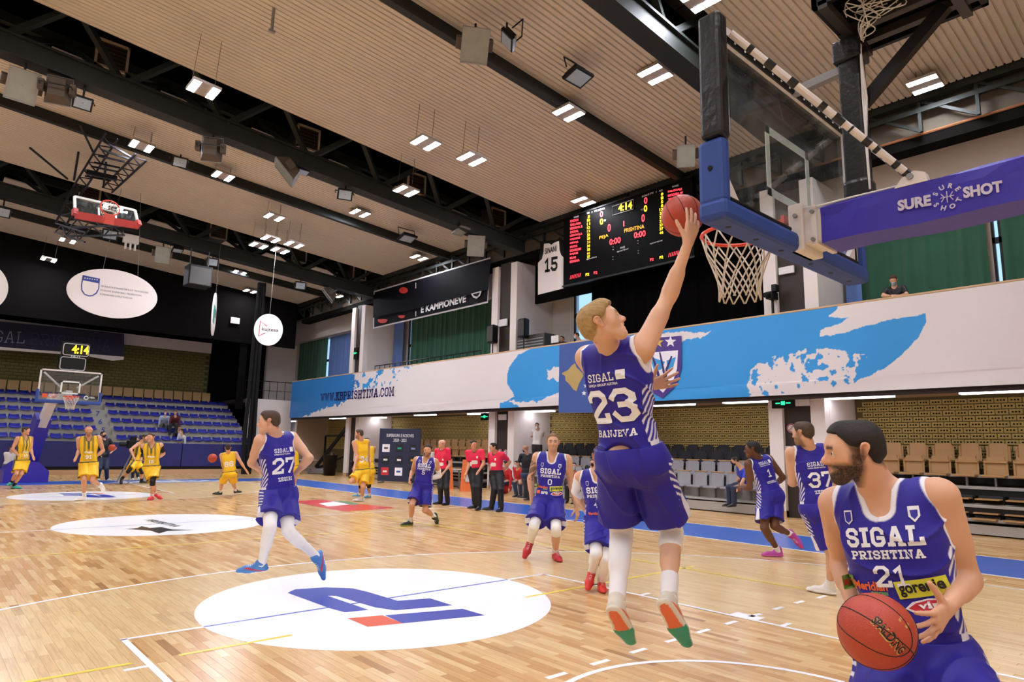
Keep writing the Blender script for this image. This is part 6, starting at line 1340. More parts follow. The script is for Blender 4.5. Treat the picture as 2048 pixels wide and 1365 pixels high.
    sk = np.array(lin(skin)); hcx = np.array(lin(hair)); lip = sk * np.array((.80, .52, .48)); red = sk * np.array((1.02, .86, .80))
    def loc(V): q = (V - Hc) / hs; return q @ r_, q @ u_, q @ f_
    def skin_tint(V):
        V = V + O; x, y, z = loc(V); c = np.tile(sk, (len(V), 1)); n = fbm(V[:, 0] * 9 + V[:, 1] * 7, V[:, 2] * 9, 2, 5)[:, None]; c = c * (.93 + .14 * n)
        hd = (np.abs(x) < .11) & (np.abs(y) < .14) & (np.abs(z) < .14)
        def mix(mask, col): 
            nonlocal c; mm = np.clip(mask, 0, 1)[:, None] * hd[:, None]; c = c * (1 - mm) + np.array(col) * mm
        ss = lambda v, a, b: np.clip((v - a) / (b - a), 0, 1)
        mix(.5 * np.exp(-((np.abs(x) - .035) ** 2 + (y + .03) ** 2) / .0006) * (z > .03), red); mix(.5 * np.exp(-(x ** 2 + (y + .03) ** 2) / .0003) * (z > .09), red); mix(.6 * (np.abs(np.abs(x) - .083) < .02) * (z < .01) * (np.abs(y) < .05), red)
        e = ((x / .021) ** 2 + ((y + .0635) / .0115) ** 2); mix(1.1 - e, lip) if not mask else None
        brow = np.exp(-((y - .024 - .10 * (.032 - np.abs(x)) * (np.abs(x) > .03)) / .0068) ** 2) * (np.abs(x) > .012) * (np.abs(x) < .052) * (z > .045); mix(np.minimum(1.4 * brow, 1) * (.45 if not fine else .9), hcx * .7 + sk * .05)
        mix(np.clip(1.3 - ((y - .003) / .015) ** 2 - ((z + .008) / .010) ** 2, 0, 1) * (np.abs(x) > .078) * .55, red * .5)  # hollow of the ear: shade painted into the skin colour
        if fine: mix(np.exp(-(((np.abs(x) - .031) / .020) ** 2 + ((y + .001) / .009) ** 2) ** 2) * (z > .06) * .55, sk * .45)
        if beard:
            jaw = ss(-y, .028, .05) * ss(z, -.03, .0) * (1 - np.exp(-e * e * .45)) * ss(np.abs(x) * 1.0 + (-y) * 1.2 + .015 * (z < .05), .055, .08); mus = np.exp(-((y + .048) / .007) ** 2) * (np.abs(x) < .032) * (z > .07)
            side = ss(np.abs(x), .05, .062) * ss(-y, -.035, .01) * ss(z, -.022, -.004) * (1 - ss(z, .026, .052)); nn = .85 + .4 * fbm(z * 420 + x * 260, y * 420 + x * 130, 2, 8); mix(np.maximum(np.maximum(jaw, mus * .8), side * .9) * beard * nn, hcx * .55 + sk * .03)
        if not bald or bald == 'buzz':
            ph = np.arctan2(np.abs(x), z); hl = np.interp(ph, *HAIRLINE); mix((np.abs(x) < .0765) * np.clip((y - hl + .012) / .018, 0, 1) * (.75 if bald != 'buzz' else .45), hcx)
        if tattoo:
            e1 = unit(ER - SR); tt = (V - SR) @ e1 / (np.linalg.norm(ER - SR)); dd = np.linalg.norm(V - SR - np.outer(tt * np.linalg.norm(ER - SR), e1), axis=1)
            pat = fbm(V[:, 0] * 55, V[:, 2] * 45 + V[:, 1] * 20, 3, 3) > .5; mm = ((tt > .15) & (tt < 1.0) & (dd < .09) & pat)[:, None] * .7; c = c * (1 - mm) + np.array(lin('#3a3a44')) * mm
        return np.clip(c, 0, 1)
    sh_ = lambda ops: [(op[0], [(p[0] - O, p[1] - O, *p[2:]) for p in op[1]], *op[2:]) if op[0] in 'us' else ((op[0], op[1], op[2] - float(np.array(op[1]) @ O)) if op[0] == 'clip' else op) for op in ops]
    Sdf(sh_(bodyops)).mesh(hv, 'body', M_skin, root, skin_tint)
    infl = lambda prims, d, k=1.0: [(p[0], p[1], p[2] * k + d, p[3] * k + d, p[4], p[5]) for p in prims]
    hcl = max(hv, .0045)
    loc3 = lambda V: (((V - Pw) @ left) / s, ((V - Pw) @ up) / s, ((V - Pw) @ f) / s)
    wr = random.Random(sum(map(ord, label)) % 1000); w1, w2, w3 = [np.array([wr.uniform(-1, 1) for _ in range(3)]) for _ in range(3)]; w1 = unit(w1) * 26; w2 = unit(w2) * 15; w3 = unit(w3) * 40
    def folds(amp):
        def fn(X, Y, Z):
            a = X * w2[0] + Y * w2[1] + Z * w2[2] * .8; lo = np.sin(a * .7 + 1.1); r1 = (1 - np.abs(np.sin((X * w1[0] + Y * w1[1]) * .9 + Z * w1[2] * .5 + 1.6 * np.sin(a)))) ** 3; r2 = (1 - np.abs(np.sin(X * w3[0] * .6 + Y * w3[1] * .6 + Z * w3[2] * .45 + 1.9 * np.sin(a * .8 + 2)))) ** 4
            return amp * (-1.0 * r1 * np.clip(.4 + lo, 0, 1) - .9 * r2 * np.clip(.5 - lo, 0, 1) + .15 + .35 * np.sin(a * .9))
        return ('disp', fn)
    # ---- upper garment
    ST = TOPS[top]; kind = ST['kind']
    tp = infl(trunk, .014 * s)
    skirt = [cap(Pw + pl * .07 * s - up * .06 * s, Pw - pl * .07 * s - up * .06 * s, .125 * s * width), cap(U(.05, .10, 0), U(-.05, .10, 0), .121 * s * width)]
    ops = [('u', tp + (skirt if not tuck else []), .06 * s, 0)]
    ncut = [cap(Nw + up * .12 * s, Nw + up * .005 * s + f * .02 * s, .072 * s, .068 * s), cap(Nw + up * .01 * s + f * .05 * s, Nw - up * (.075 if kind == 'jersey' else .01) * s + f * .10 * s, .062 * s, .040 * s)]
    acut = []
    if kind == 'jersey':
        for S, sg in ((SL, 1), (SR, -1)):
            E = EL if sg == 1 else ER; ad = unit(E - S); acut += [cap(S + left * sg * .030 * s + up * .02 * s, S + left * sg * .10 * s + ad * .02 * s, .078 * s, .10 * s), cap(S + left * sg * .045 * s - up * .02 * s, S + left * sg * .07 * s - up * .085 * s, .070 * s, .060 * s), cap(S + ad * .11 * s, E, .065 * s)]
    else:
        ln = {'tshirt': .62, 'jacket': 1.0}[kind]
        for S, E, W in ((SL, EL, WL), (SR, ER, WR)):
            q = [cap(S, S + (E - S) * (ln if ln < 1 else 1), .070 * s, .060 * s)] 
            if kind == 'jacket': q = [cap(S, E, .070 * s, .054 * s), cap(E, W, .054 * s, .040 * s)]
            ops.append(('u', q, .02 * s, .04 * s))
    ops.append(folds((.0055 * s if kind != 'jacket' else .007 * s) * fold))
    ops.append(('s', ncut, .004)); 
    if acut: ops.append(('s', acut, .004))
    if notch: ops.append(('s', [cap(U(*q[:3]), U(*q[:3]), q[3] * s) for q in notch], .01))
    hemn = -unit(up * .92 + np.array((0, 0, 1)) * .08); hb = Pw - up * (hem if not tuck else -.055) * H; ops.append(('clip', hemn, float(hemn @ hb)))
    if kind == 'tshirt':
        for S, E in ((SL, EL), (SR, ER)): pass
    Sn, Sa = Sdf([('u', ncut, 0, 0)]), (Sdf([('u', acut, 0, 0)]) if acut else None)
    def top_tint(V):
        V = V + O; a, b, c = loc3(V); col = ST['col'](a, b, c, dict(fine=fine)); tr = ST.get('trim')
        if tr is not None:
            sm_ = lambda d, w_: np.clip((w_ - d) / (hcl * 1.1) + .5, 0, 1); m = sm_(Sn.at(V), .020 * s)
            if Sa is not None: m = np.maximum(m, sm_(Sa.at(V), .019 * s))
            if kind == 'tshirt':
                for S, E in ((SL, EL), (SR, ER)):
                    e1 = unit(E - S); tt = (V - S) @ e1; m = np.maximum(m, (tt > np.linalg.norm(E - S) * .62 + .035 * s) & (np.linalg.norm(V - S - np.outer(tt, e1), axis=1) < .09 * s))
            col = col * (1 - m[:, None]) + np.array(lin(tr)) * m[:, None]
        return col
    to = Sdf(sh_(ops)).mesh(hcl, ST['name'], M_cloth, root, top_tint)
    # ---- lower garment
    BT = BOTS[bottom]; ops = [('u', infl(trunk[:1] + trunk[-1:], .016 * s) + [cap(U(.05, .06, 0), U(-.05, .06, 0), .126 * s * width), cap(U(.052, .15, 0), U(-.052, .15, 0), .124 * s * width)], .05 * s, 0)]
    wl = hemn * -1; wz = Pw + up * (.075 if not tuck else .12) * s
    for (Hh, K, A) in ((HL, KL, AL), (HR, KR, AR)):
        if BT['kind'] == 'shorts': q = [cap(Hh, Hh + (K - Hh) * .5, .108 * s, .108 * s), cap(Hh + (K - Hh) * .4, Hh + (K - Hh) * shorts_len, .108 * s, .124 * s)]
        else: q = [cap(Hh, K, .116 * s, .076 * s), cap(Hh + (K - Hh) * .15 + pf * .012 * s, Hh + (K - Hh) * .6 + pf * .012 * s, .108 * s, .088 * s), cap(K, K + (A - K) * .97, .076 * s, .060 * s)]
        ops.append(('u', q, .03 * s, .03 * s))
    if BT['kind'] == 'shorts':
        pass
    ops.append(('disp', lambda X, Y, Z: np.float32(-.009 * s) + X * 0)); cu = unit(up - pf * (up @ pf)) if sit else up; ops.append(folds(.008 * s * fold)); ops.append(('clip', cu, float(cu @ wz)))
    if BT['kind'] == 'shorts':
        for (Hh, K) in ((HL, KL), (HR, KR)):          # open, flat leg ends
            kd = unit(K - Hh); e = Hh + kd * np.linalg.norm(K - Hh) * shorts_len + kd * .03 * s
            ops.append(('s', [cap(e + kd * .085 * s, e + kd * .086 * s, .21 * s, None, kd, .60)], .006))
    def bot_tint(V):
        V = V + O; a, b, c = ((V - Pw) @ pl) / s, ((V - Pw) @ up) / s, ((V - Pw) @ pf) / s
        dl = np.minimum(np.linalg.norm(V - HL, axis=1), np.linalg.norm(V - HR, axis=1))
        k = [];
        for Hh, K, q in ((HL, KL, 1), (HR, KR, -1)):
            e1 = unit(K - Hh); t = (V - Hh) @ e1 / np.linalg.norm(K - Hh); w_ = V - Hh - np.outer(t * np.linalg.norm(K - Hh), e1); lat = unit(pl * q - e1 * (pl * q @ e1)); k.append((t, (w_ @ lat) / s, np.linalg.norm(w_, axis=1), (w_ @ np.cross(e1, lat)) / s))
        pick = k[0][2] < k[1][2]; t = np.where(pick, k[0][0], k[1][0]); sd_ = np.where(pick, k[0][1], k[1][1]); fr = np.where(pick, k[0][3], k[1][3])
        return BT['col'](t, sd_, fr, b)
    bo = Sdf(sh_(ops)).mesh(hcl, BT['name'], M_cloth, root, bot_tint)
    # ---- leg sleeves, socks, shoes
    plain = lambda c: (lambda V: np.tile(np.array(lin(c)), (len(V), 1)))
    def tubeclip(prims, d, A, B, t0, t1, nm, col, mt=M_knit, k=.02):
        e1 = unit(B - A); L = np.linalg.norm(B - A); q = infl(prims, d); ops = [('u', q, k, 0), ('clip', -e1, float(-e1 @ (A + e1 * L * t0))), ('clip', e1, float(e1 @ (A + e1 * L * t1)))]
        return Sdf(sh_(ops)).mesh(max(hv, .006), nm, mt, root, plain(col))
    for side, (Hh, K, A, lp_, (fd, fu)) in enumerate(((HL, KL, AL, lg[0], feet[0]), (HR, KR, AR, lg[1], feet[1]))):
        if legs and legs[side]:
            kd, colr = legs[side]
            rng = {'full': (.35, .9), 'knee': (.5, .25), 'calf': (.0, .0)}[kd]
            e1 = unit(K - Hh); e2 = unit(A - K); L2 = np.linalg.norm(A - K); e3 = unit(e2 + e1 * .3)
            ops = [('u', infl(lp_, .006 * s), .025 * s, 0), ('clip', -e1, float(-e1 @ (Hh + (K - Hh) * rng[0]))), ('clip', e3, float(e3 @ (K + e2 * L2 * rng[1])))]
            Sdf(sh_(ops)).mesh(max(hv, .006), 'leg_sleeve', M_knit, root, plain(colr))
        if sock and BT['kind'] == 'shorts': tubeclip([cap(K, A, .054 * s, .037 * s), cap(A, A - fu * .02 * s, .037 * s)], .005 * s, K, A, 1 - sock_h / .45, 1.0, 'sock', sock)
        he = A - fd * .058 * s - fu * .078 * s; X = lambda a, b: he + (fd * a * 1.06 + fu * b * 1.08) * s; lt = np.cross(fd, fu)
        uppr = [cap(X(.035, .050), X(.10, .048), .040 * s, .042 * s, lt, .92), cap(X(.10, .045), X(.20, .036), .043 * s, .042 * s, fu, .9), cap(X(.20, .034), X(.262, .028), .041 * s, .028 * s, fu, .85), cap(A - fu * .03 * s, A + fu * .034 * s - fd * .004 * s, .047 * s, .045 * s), cap(X(.12, .058), A + fd * .030 * s + fu * .030 * s, .030 * s, .026 * s)]
        ops = [('u', uppr, .02 * s, 0), ('u', [cap(X(.03, .022), X(.17, .022), .043 * s, .051 * s, fu, .42), cap(X(.17, .022), X(.262, .024), .051 * s, .034 * s, fu, .42)], .02 * s, .006), ('clip', -fu, float(-fu @ X(0, 0.002)))]
        c1, c2 = shoe[0], shoe[1]; c3 = shoe[2] if len(shoe) > 2 else shoe[1]
        def shoe_tint(V):
            V = V + O; a = (V - he) @ fd / s; b = (V - he) @ fu / s; l_ = (V - he) @ lt / s; c = np.tile(np.array(lin(c1)), (len(V), 1)); c[b < .026] = lin(c2); c[(b < .009)] = lin(c3)
            if len(shoe) > 3:
                m = (b < .02) & (a > .16); c[m] = lin(shoe[3]); m = (b > .03) & (np.abs(b - .045 - .25 * (a - .10)) < .008) & (np.abs(l_) > .025); c[m] = lin(shoe[2])
            m = (np.abs(l_) < .014) & (a > .11) & (a < .2) & (b > .05) & (np.sin(a * 320) > .1); c[m] = c[m] * .4 + np.array(lin('#eeeeee')) * .6
            return c
        Sdf(sh_(ops)).mesh(max(hv * .9, .0055), 'shoe', M_shoe, root, shoe_tint)
    if sleeve:
        for side, colr, t0, t1 in sleeve:
            S, E, W, pr = ((SL, EL, WL, arms[0]), (SR, ER, WR, arms[1]))[side]; e1 = unit(E - S); e2 = unit(W - E); ops = [('u', infl(pr, .006 * s), .02 * s, 0), ('clip', -e1, float(-e1 @ (S + (E - S) * t0)))]
            ops.append(('clip', e2, float(e2 @ (E + (W - E) * (t1 - 1)))) if t1 > 1 else ('clip', e1, float(e1 @ (S + (E - S) * t1)))); Sdf(sh_(ops)).mesh(max(hv, .006), 'arm_sleeve', M_knit, root, plain(colr))
    # ---- hair, eyes, mask
    if not bald:
        th = hairlen
        top_ = [hc((0, .040 + th * .5, -.034), (0, .042 + th * .6, .026), .0765 + th * .6, .072 + th * .75), hc((0, .0, -.046), (0, -.03, -.040), .068 + th * .35, .058 + th * .3)]
        G = 300 if fine else 120
        def strand(X, Y, Z):
            q = (np.stack([X, Y, Z], -1) + O - Hc) / hs; x, y, z = q @ r_, q @ u_, q @ f_; ph = np.arctan2(np.abs(x), z); hl = np.interp(ph, *HAIRLINE); tp = np.clip((hl + .032 - y) / .032, 0, 1); return ((th * .22 + .001) * (fbm(x * G, z * G * .35 + y * 60, 2, 4) - .5) * (1 - tp * .7) + (th * .62 + .001) * tp * np.where(ph < .7, quiff, 1.0) + np.clip(hl - y, 0, .03) * 1.3) * hs
        ops = [('u', top_, .02, 0), ('disp', strand), ('s', [p for p in infl(ears, .004)], .004)]
        def hair_tint(V):
            V = V + O; x, y, z = loc(V); n = fbm(x * 220, z * 90 + y * 90, 3, 2)[:, None]; fade = np.clip((y - .0) / .06, 0, 1)[:, None] if hairlen > .02 else 1.0
            c = hcx * (.65 + .7 * n); return c * fade + (hcx * .6 + sk * .12) * (1 - fade) if hairlen > .02 else c
        Sdf(sh_(ops)).mesh(max(.0045, hv * .8), 'hair', M_hairm, root, hair_tint)
        if bun: Sdf(sh_([('u', [hc((0, .128, -.02), (0, .135, -.03), .022)], 0, 0)])).mesh(max(.005, hv * .8), 'hair_bun', M_hairm, root, lambda V: np.tile(hcx, (len(V), 1)))
    if D < 14:
        for q in (1, -1):
            e = HP(q * .0320, 0, .0775); rs = 1.0 if D < 8 else .84; MB().sphere(e - O, .0142 * hs * rs, 16, 12).build('eye', M_eye, root, True); g = unit(f_ + r_ * 0.0); MB().sphere(e - O + f_ * .0080 * hs * rs, .0074 * hs, 12, 8).build('iris', M_iris, root, True)
    if mask:
        q = infl(face[:4] + feat[:4], .006); Sdf(sh_([('u', q, .02, 0), ('clip', u_, float(u_ @ HP(0, -.016, 0))), ('clip', -f_, float(-f_ @ HP(0, 0, .015)))])).mesh(max(.006, hv * .9), 'face_mask', M_knit, root, plain(mask))
    # ---- print on the shirt
    if (number or chest or name_txt) and to is not None:
        vs = [v.co[:] for v in to.data.vertices]; bv = BVHTree.FromPolygons(vs, [p.vertices[:] for p in to.data.polygons]); sg = -1 if back else 1
        def decal(nm, a2, f2, cx, cz, m, dz=.004):
            bm = bmesh.new(); V = [bm.verts.new((x, y, 0)) for x, y in a2]
            for q in f2:
                try: bm.faces.new([V[i] for i in q])
                except ValueError: pass
            bm.normal_update(); bmesh.ops.triangulate(bm, faces=bm.faces[:])
            lo, hi = a2.min(0), a2.max(0); st = .010 if fine else .03
            for axis in (0, 1):
                c = lo[axis] + st
                while c < hi[axis]:
                    pn = [0, 0, 0]; pn[axis] = 1; pc = [0, 0, 0]; pc[axis] = c; bmesh.ops.bisect_plane(bm, geom=bm.verts[:] + bm.edges[:] + bm.faces[:], plane_co=pc, plane_no=pn); c += st
            bm.verts.ensure_lookup_table(); out = []
            for v in bm.verts:
                x, y = v.co.x, v.co.y; o = Pw - O + (left * (-sg) * -(x * -1 if False else x) * 1.0 if False else left * (sg * (cx + x) * 1.0)) * s + up * (cz + y) * s
                hit = bv.ray_cast(Vector((o + f * sg * .45).tolist()), Vector((-f * sg).tolist()))
                v.co = (hit[0] + hit[1] * dz) if hit[0] is not None else Vector((o + f * sg * .12).tolist())
            bmesh.ops.recalc_face_normals(bm, faces=bm.faces[:]); mb = MB().bm(bm); return mb.build(nm, m, to)
        # seen from outside, the reader's right is the person's left on the front, the person's right on the back
        M_num = mat('print_' + (numcol or '#eef0f4')[1:], numcol or '#eef0f4', .5)
        if number: a, q = slab_mesh(number[0], 1.25); decal('number', fit2(a, h=number[1]), q, 0, number[2], M_num)
        if name_txt: a, q = slab_mesh(name_txt[0], 1.3); decal('lettering', fit2(a, w=name_txt[1], h=name_txt[2]), q, 0, name_txt[3], M_num)
        seen = {}
        for it in chest or []:
            if it[0] == 'box': a = np.array([(-it[1] / 2, -it[2] / 2), (it[1] / 2, -it[2] / 2), (it[1] / 2, it[2] / 2), (-it[1] / 2, it[2] / 2)]); q = [(0, 1, 2, 3)]; rest = it[3:]
            elif it[0] == 'poly': a = np.array(it[1], float); q = [tuple(range(len(a)))]; rest = it[2:]
            elif it[0] == 'slab': a, q = slab_mesh(it[1], it[4] if len(it) > 7 else 1.3); a = fit2(a, it[2], it[3]); rest = it[-3:]
            else: a, q = text_mesh(it[1], .03); a = fit2(a, it[2], it[3]); rest = it[4:]
            if len(rest) > 3: c_, s_ = math.cos(rest[3]), math.sin(rest[3]); a = a @ np.array(((c_, s_), (-s_, c_)))
            lv = seen.get((rest[0], rest[1]), 0); seen[(rest[0], rest[1])] = lv + 1; decal('print', a, q, rest[0], rest[1], mat('print_' + rest[2][1:], rest[2], .5), .0035 + .0018 * lv)
    return dict(root=root, O=O, Hc=Hc, WL=WL, WR=WR, Pw=Pw, f=f, up=up, left=left, s=s, EL=EL, ER=ER, to=to)
# ---- garments
def C_(x): return np.array(lin(x))
def base(a, c): return np.tile(C_(c), (len(a), 1))
BLUE = '#271d93'
def sigal_top(a, b, c, q):
    col = base(a, BLUE); side = (np.abs(a) > .105) & (np.abs(c) < .055) & (b < .40)
    k_ = (side & (b > .10)) * np.clip((np.sin((b * 1.0 + c * 1.3 * np.sign(a)) * 120) - .25) * 1.6 + .5, 0, 1); col = col * (1 - k_[:, None]) + C_('#e6e6f0') * k_[:, None]; lo = side & (b < .10) & (np.abs(c) < .045); col[lo] = C_('#eceaf2'); return col
def sigal_bot(t, sdv, fr, b):
    col = base(t, BLUE); m = (sdv > .075) & (t > .48) & (np.abs(fr) < .02 + .06 * (t - .45)); col[m] = C_('#eceaf2'); m = (sdv > .07) & (t < .5) & (t > .02) & (np.abs(fr) < .05) & (np.sin((t * .5 + fr) * 130) > .3); col[m] = C_('#e6e6f0'); return col
YEL = '#f2c21e'
def peja_top(a, b, c, q):
    col = base(a, YEL); f = c > 0; dk = C_('#4b4a2a')
    g1 = f * np.clip((.026 - np.abs(a)) / .012 + .5, 0, 1) * np.clip((b - .30) / .1, 0, 1); g2 = f * np.clip((.024 - np.abs(np.abs(a) - .085)) / .012 + .5, 0, 1) * np.clip((b - .20) / .15, 0, 1) * .75; g3 = f * (np.abs(a) < .12) * np.clip((.30 - b) / .12, 0, 1) * np.clip((b - .06) / .12, 0, 1) * .35
    w = np.maximum(np.maximum(g1, g2), g3)[:, None]; col = col * (1 - w) + C_('#57561f') * w
    m = (np.abs(a) > .115) & (np.abs(c) < .035); col[m] = C_('#55532c'); m = f & (b < .085) & (b > .05) & (np.abs(a) < .1) & (np.sin(a * 260) > -.3); col[m] = C_('#c9c9a8'); return col
def peja_bot(t, sdv, fr, b):
    col = base(t, YEL); m = (sdv > .075) & (np.abs(fr) < .035); col[m] = C_('#55532c'); m = b > .055; col[m] = C_('#2a2a18'); return col
TOPS = {'sigal': dict(kind='jersey', name='jersey', col=sigal_top, trim='#eeeef4'), 'peja': dict(kind='jersey', name='jersey', col=peja_top, trim='#57552e')}
for nm, kd, c, tr in (('ref', 'tshirt', '#e8264e', '#1c1416'), ('black', 'tshirt', '#17171a', None), ('white', 'tshirt', '#dcd9d6', None), ('blue', 'tshirt', '#2338b0', None), ('redjacket', 'jacket', '#c2242c', None), ('darkjacket', 'jacket', '#1c1a1c', None), ('lightjacket', 'jacket', '#aab8cc', None), ('maroon', 'jacket', '#5a1f24', None), ('whitejacket', 'jacket', '#d6d6d8', None), ('pink', 'tshirt', '#d8b7b0', None), ('pejaback', 'jersey', YEL, '#e8b416')):
    TOPS[nm] = dict(kind=kd, name={'tshirt': 'shirt', 'jacket': 'jacket', 'jersey': 'jersey'}[kd], col=(lambda c: (lambda a, b, cc, q: base(a, c)))(c), trim=tr)
BOTS = {'sigal': dict(kind='shorts', name='shorts', col=sigal_bot), 'peja': dict(kind='shorts', name='shorts', col=peja_bot)}
for nm, c in (('blacktrousers', '#18171a'), ('jeans', '#27324d'), ('dark', '#222226'), ('grey', '#5b5754')): BOTS[nm] = dict(kind='trousers', name='trousers', col=(lambda c: (lambda t, sdv, fr, b: base(t, c)))(c))
def ball(p, r, label, rotv=(0, 0, 0), logo=True):
    e = empty('basketball', p, label, 'ball'); m = mat('ball_rubber', '#b8452c', .45, bump=.25, bscale=260); ml = mat('ball_seam', '#1c1412', .6)
    MB().sphere((0, 0, 0), r, 40, 24).build('shell', m, e, True)
    ci = lambda fn: [fn(2 * math.pi * k / 48) for k in range(48)]; R = r * 1.0; w_ = r * .016
    sm = MB().tube(ci(lambda t: (R * math.cos(t), R * math.sin(t), 0)), w_, 5, closed=True).tube(ci(lambda t: (0, R * math.cos(t), R * math.sin(t))), w_, 5, closed=True)
    for q in (1, -1): sm.tube(ci(lambda t: tuple(R * x for x in unit((q * (.62 - .34 * math.cos(2 * t)), math.cos(t) * .95, math.sin(t) * .8)))), w_, 5, closed=True)
    sm.build('seam', ml, e, True); e.rotation_euler = rotv
    return e

# ================================================================ THE PEOPLE
SPON = [('box', .115, .05, -.085, .075, '#dfe040', .06)]
def sponsors(rot_=0.0, full=True, dy=0.0, dl=0.0):
    L = [('slab', 'SIGAL', .27, .072, 1.5, 0, .365, '#eef0f4'), ('slab', 'PRISHTINA', .27, .040, 1.5, 0, .300, '#eef0f4')]
    if full: L += [('box', .16, .062, .085, .098, '#d9dc3c', .12), ('text', 'gorenje', .14, .052, .085, .098, '#15151a', .12), ('text', 'Meridian', .125, .034, -.085, .105, '#e8692c', -.03), ('text', 'express', .06, .018, -.055, .075, '#7cb45a', -.03), ('box', .035, .05, -.165, .115, '#8fb24a', 0), ('text', 'm', .025, .02, -.165, .115, '#d8463a', 0), ('poly', [(-.08, 0), (-.05, .02), (0, .026), (.05, .02), (.08, 0), (.05, -.02), (0, -.026), (-.05, -.02)], .10, .035, '#eef0f4', .12), ('poly', [(-.068, 0), (-.04, .015), (0, .02), (.04, .015), (.068, 0), (.04, -.015), (0, -.02), (-.04, -.015)], .10, .035, '#c8283c', .12), ('text', 'vip', .07, .03, .10, .035, '#eef0f4', .12), ('text', 'BPB', .09, .036, -.06, .035, '#eef0f4', 0), ('box', .04, .04, -.14, .04, '#e8692c', 0)]
    if dl: L[1] = ('slab', 'PRISHTINA', .25, .036, 1.5, 0, .302, '#eef0f4')
    L += [('poly', [(-.018, .028), (.018, .028), (.018, -.008), (0, -.03), (-.018, -.008)], .115, .44, '#eef0f4'), ('poly', [(-.012, .014), (.012, .014), (.010, -.008), (0, -.02), (-.010, -.008)], .115, .44, '#271d93'), ('poly', [(-.016, .028), (.016, .028), (.016, -.012), (0, -.026), (-.016, -.012)], -.115, .44, '#eef0f4'), ('poly', [(-.012, .022), (.012, .022), (.012, -.010), (0, -.020), (-.012, -.010)], -.115, .44, '#271d93')]
    return [(it[:-3] + (it[-3] + dy + (dl if it[-3] < .2 else 0), it[-2], it[-1])) if isinstance(it[-1], (int, float)) else (it[:-2] + (it[-2] + dy + (dl if it[-2] < .2 else 0), it[-1])) for it in L]
BACKTOP = [('slab', 'SIGAL', .17, .045, 1.1, -.03, .475, '#eef0f4'), ('text', 'UNIQA GROUP AUSTRIA', .19, .017, -.02, .435, '#eef0f4'), ('box', .05, .05, .095, .48, '#eef0f4')]
NV = '#eef0f4'
# --- the player laying the ball up (airborne)
bc = at(1365, 432, 3.86)
W23 = at(1374, 492, 3.80); dB = unit(bc - W23)
p23 = make_person('airborne blue player 23 laying up the ball with his raised right arm', 3.72, (1264, 918), (1224, 688), H=1.98, yaw=148, lean=-1, width=.92, ground=False, notch=[(-.02, .02, -.19, .115)], head=(1205, 650), hyaw=88, hpitch=30, quiff=.1, shorts_len=.74, hroll=0,
    aR=[(1338, 592, 1), (1375, 490, 1)], aL=[(1222, 800, 1), (1302, 772, 1)], lL=[(1243, 1072, 1), (1233, 1212, -1)], lR=[(1343, 1066, 1), (1337, 1204, -1)], tL=(1259, 1260, 1), tR=(1371, 1264, 1), pyaw=165,
    skin='#deb090', hair='#a88a58', hairlen=.018, number=('23', .185, .315), name_txt=('BANJEVA', .24, .042, .165), back=True, chest=BACKTOP, shoe=('#ddd3c0', '#e2dac8', '#e8744a', '#2f9a80'), sock_h=.16,
    legs=[('full', '#f4f2f0'), ('knee', '#f4f2f0')], fold=1.9, hands=[dict(d=rot(unit(at(1335, 762, 3.6) - at(1302, 772, 3.7)), (0, 0, 1), 0), n=unit(CAM_POS - bc) * -1, t=(0, 0, 1), curl=(.1, .15, .2, .25, .3), spread=.28), dict(d=unit(at(1388, 440, 3.80) - at(1375, 490, 3.78)), n=unit(bc - at(1379, 460, 3.74)), t=-CAM_M[0], curl=(.15, .12, .16, .2, .26), spread=.22, thumb=(.85, .75, .3))], hem=-.005)
ball(bc, .122, 'basketball resting on the raised fingertips beside the hoop', (1.2, .25, .55))
# --- the player with the ball in the foreground
b21 = at(1753, 1263, 2.24)
p21 = make_person('blue player 21 in the right foreground looking left with a basketball', 2.50, (1842, 1318), (1764, 973), H=1.98, yaw=-14, lean=-1, head=(1707, 905), hyaw=-68, hpitch=-4, hroll=-3,
    aR=[(1682, 1128, 1), (1708, 1218, -1)], aL=[(1938, 1160, 1), (1896, 1214, -1)], lL=[(2015, 1560, -1), (2080, 1770, 1)], lR=[(1760, 1560, -1), (1750, 1775, 1)], skin='#dcab8a', hair='#1d1612', hairlen=.008, beard=.93,
    number=('21', .080, .308), chest=sponsors(dy=.082, dl=.085), shoe=('#e8e4dc', '#d8d0c4'), fold=1.9, hands=[dict(d=unit(at(1852, 1272, 2.15) - at(1896, 1214, 2.27)), n=unit(b21 - at(1870, 1240, 2.2) + CAM_M[0] * -.1), t=unit(CAM_M[1] * .8 - CAM_M[0] * .8), curl=(.10, .15, .18, .22, .25), spread=.42, thumb=(.35, .95, .1)),
    dict(d=unit(at(1722, 1290, 2.30) - at(1706, 1222, 2.36)), n=unit(b21 - at(1700, 1250, 2.34)), t=unit(-CAM_M[0] + CAM_M[2] * -.4), curl=(.25, .22, .26, .3, .3), spread=.25)], hem=.02, sh=.108, width=.92, shorts_len=.95, tL=('yaw', 40), tR=('yaw', -30))
e = ball(b21, .122, 'large red basketball held in front of the foreground player', (.45, .5, .15))
M_gl = mat('ball_gold_print', '#c9a85a', .35); M_bp = mat('ball_black_print', '#191310', .5)
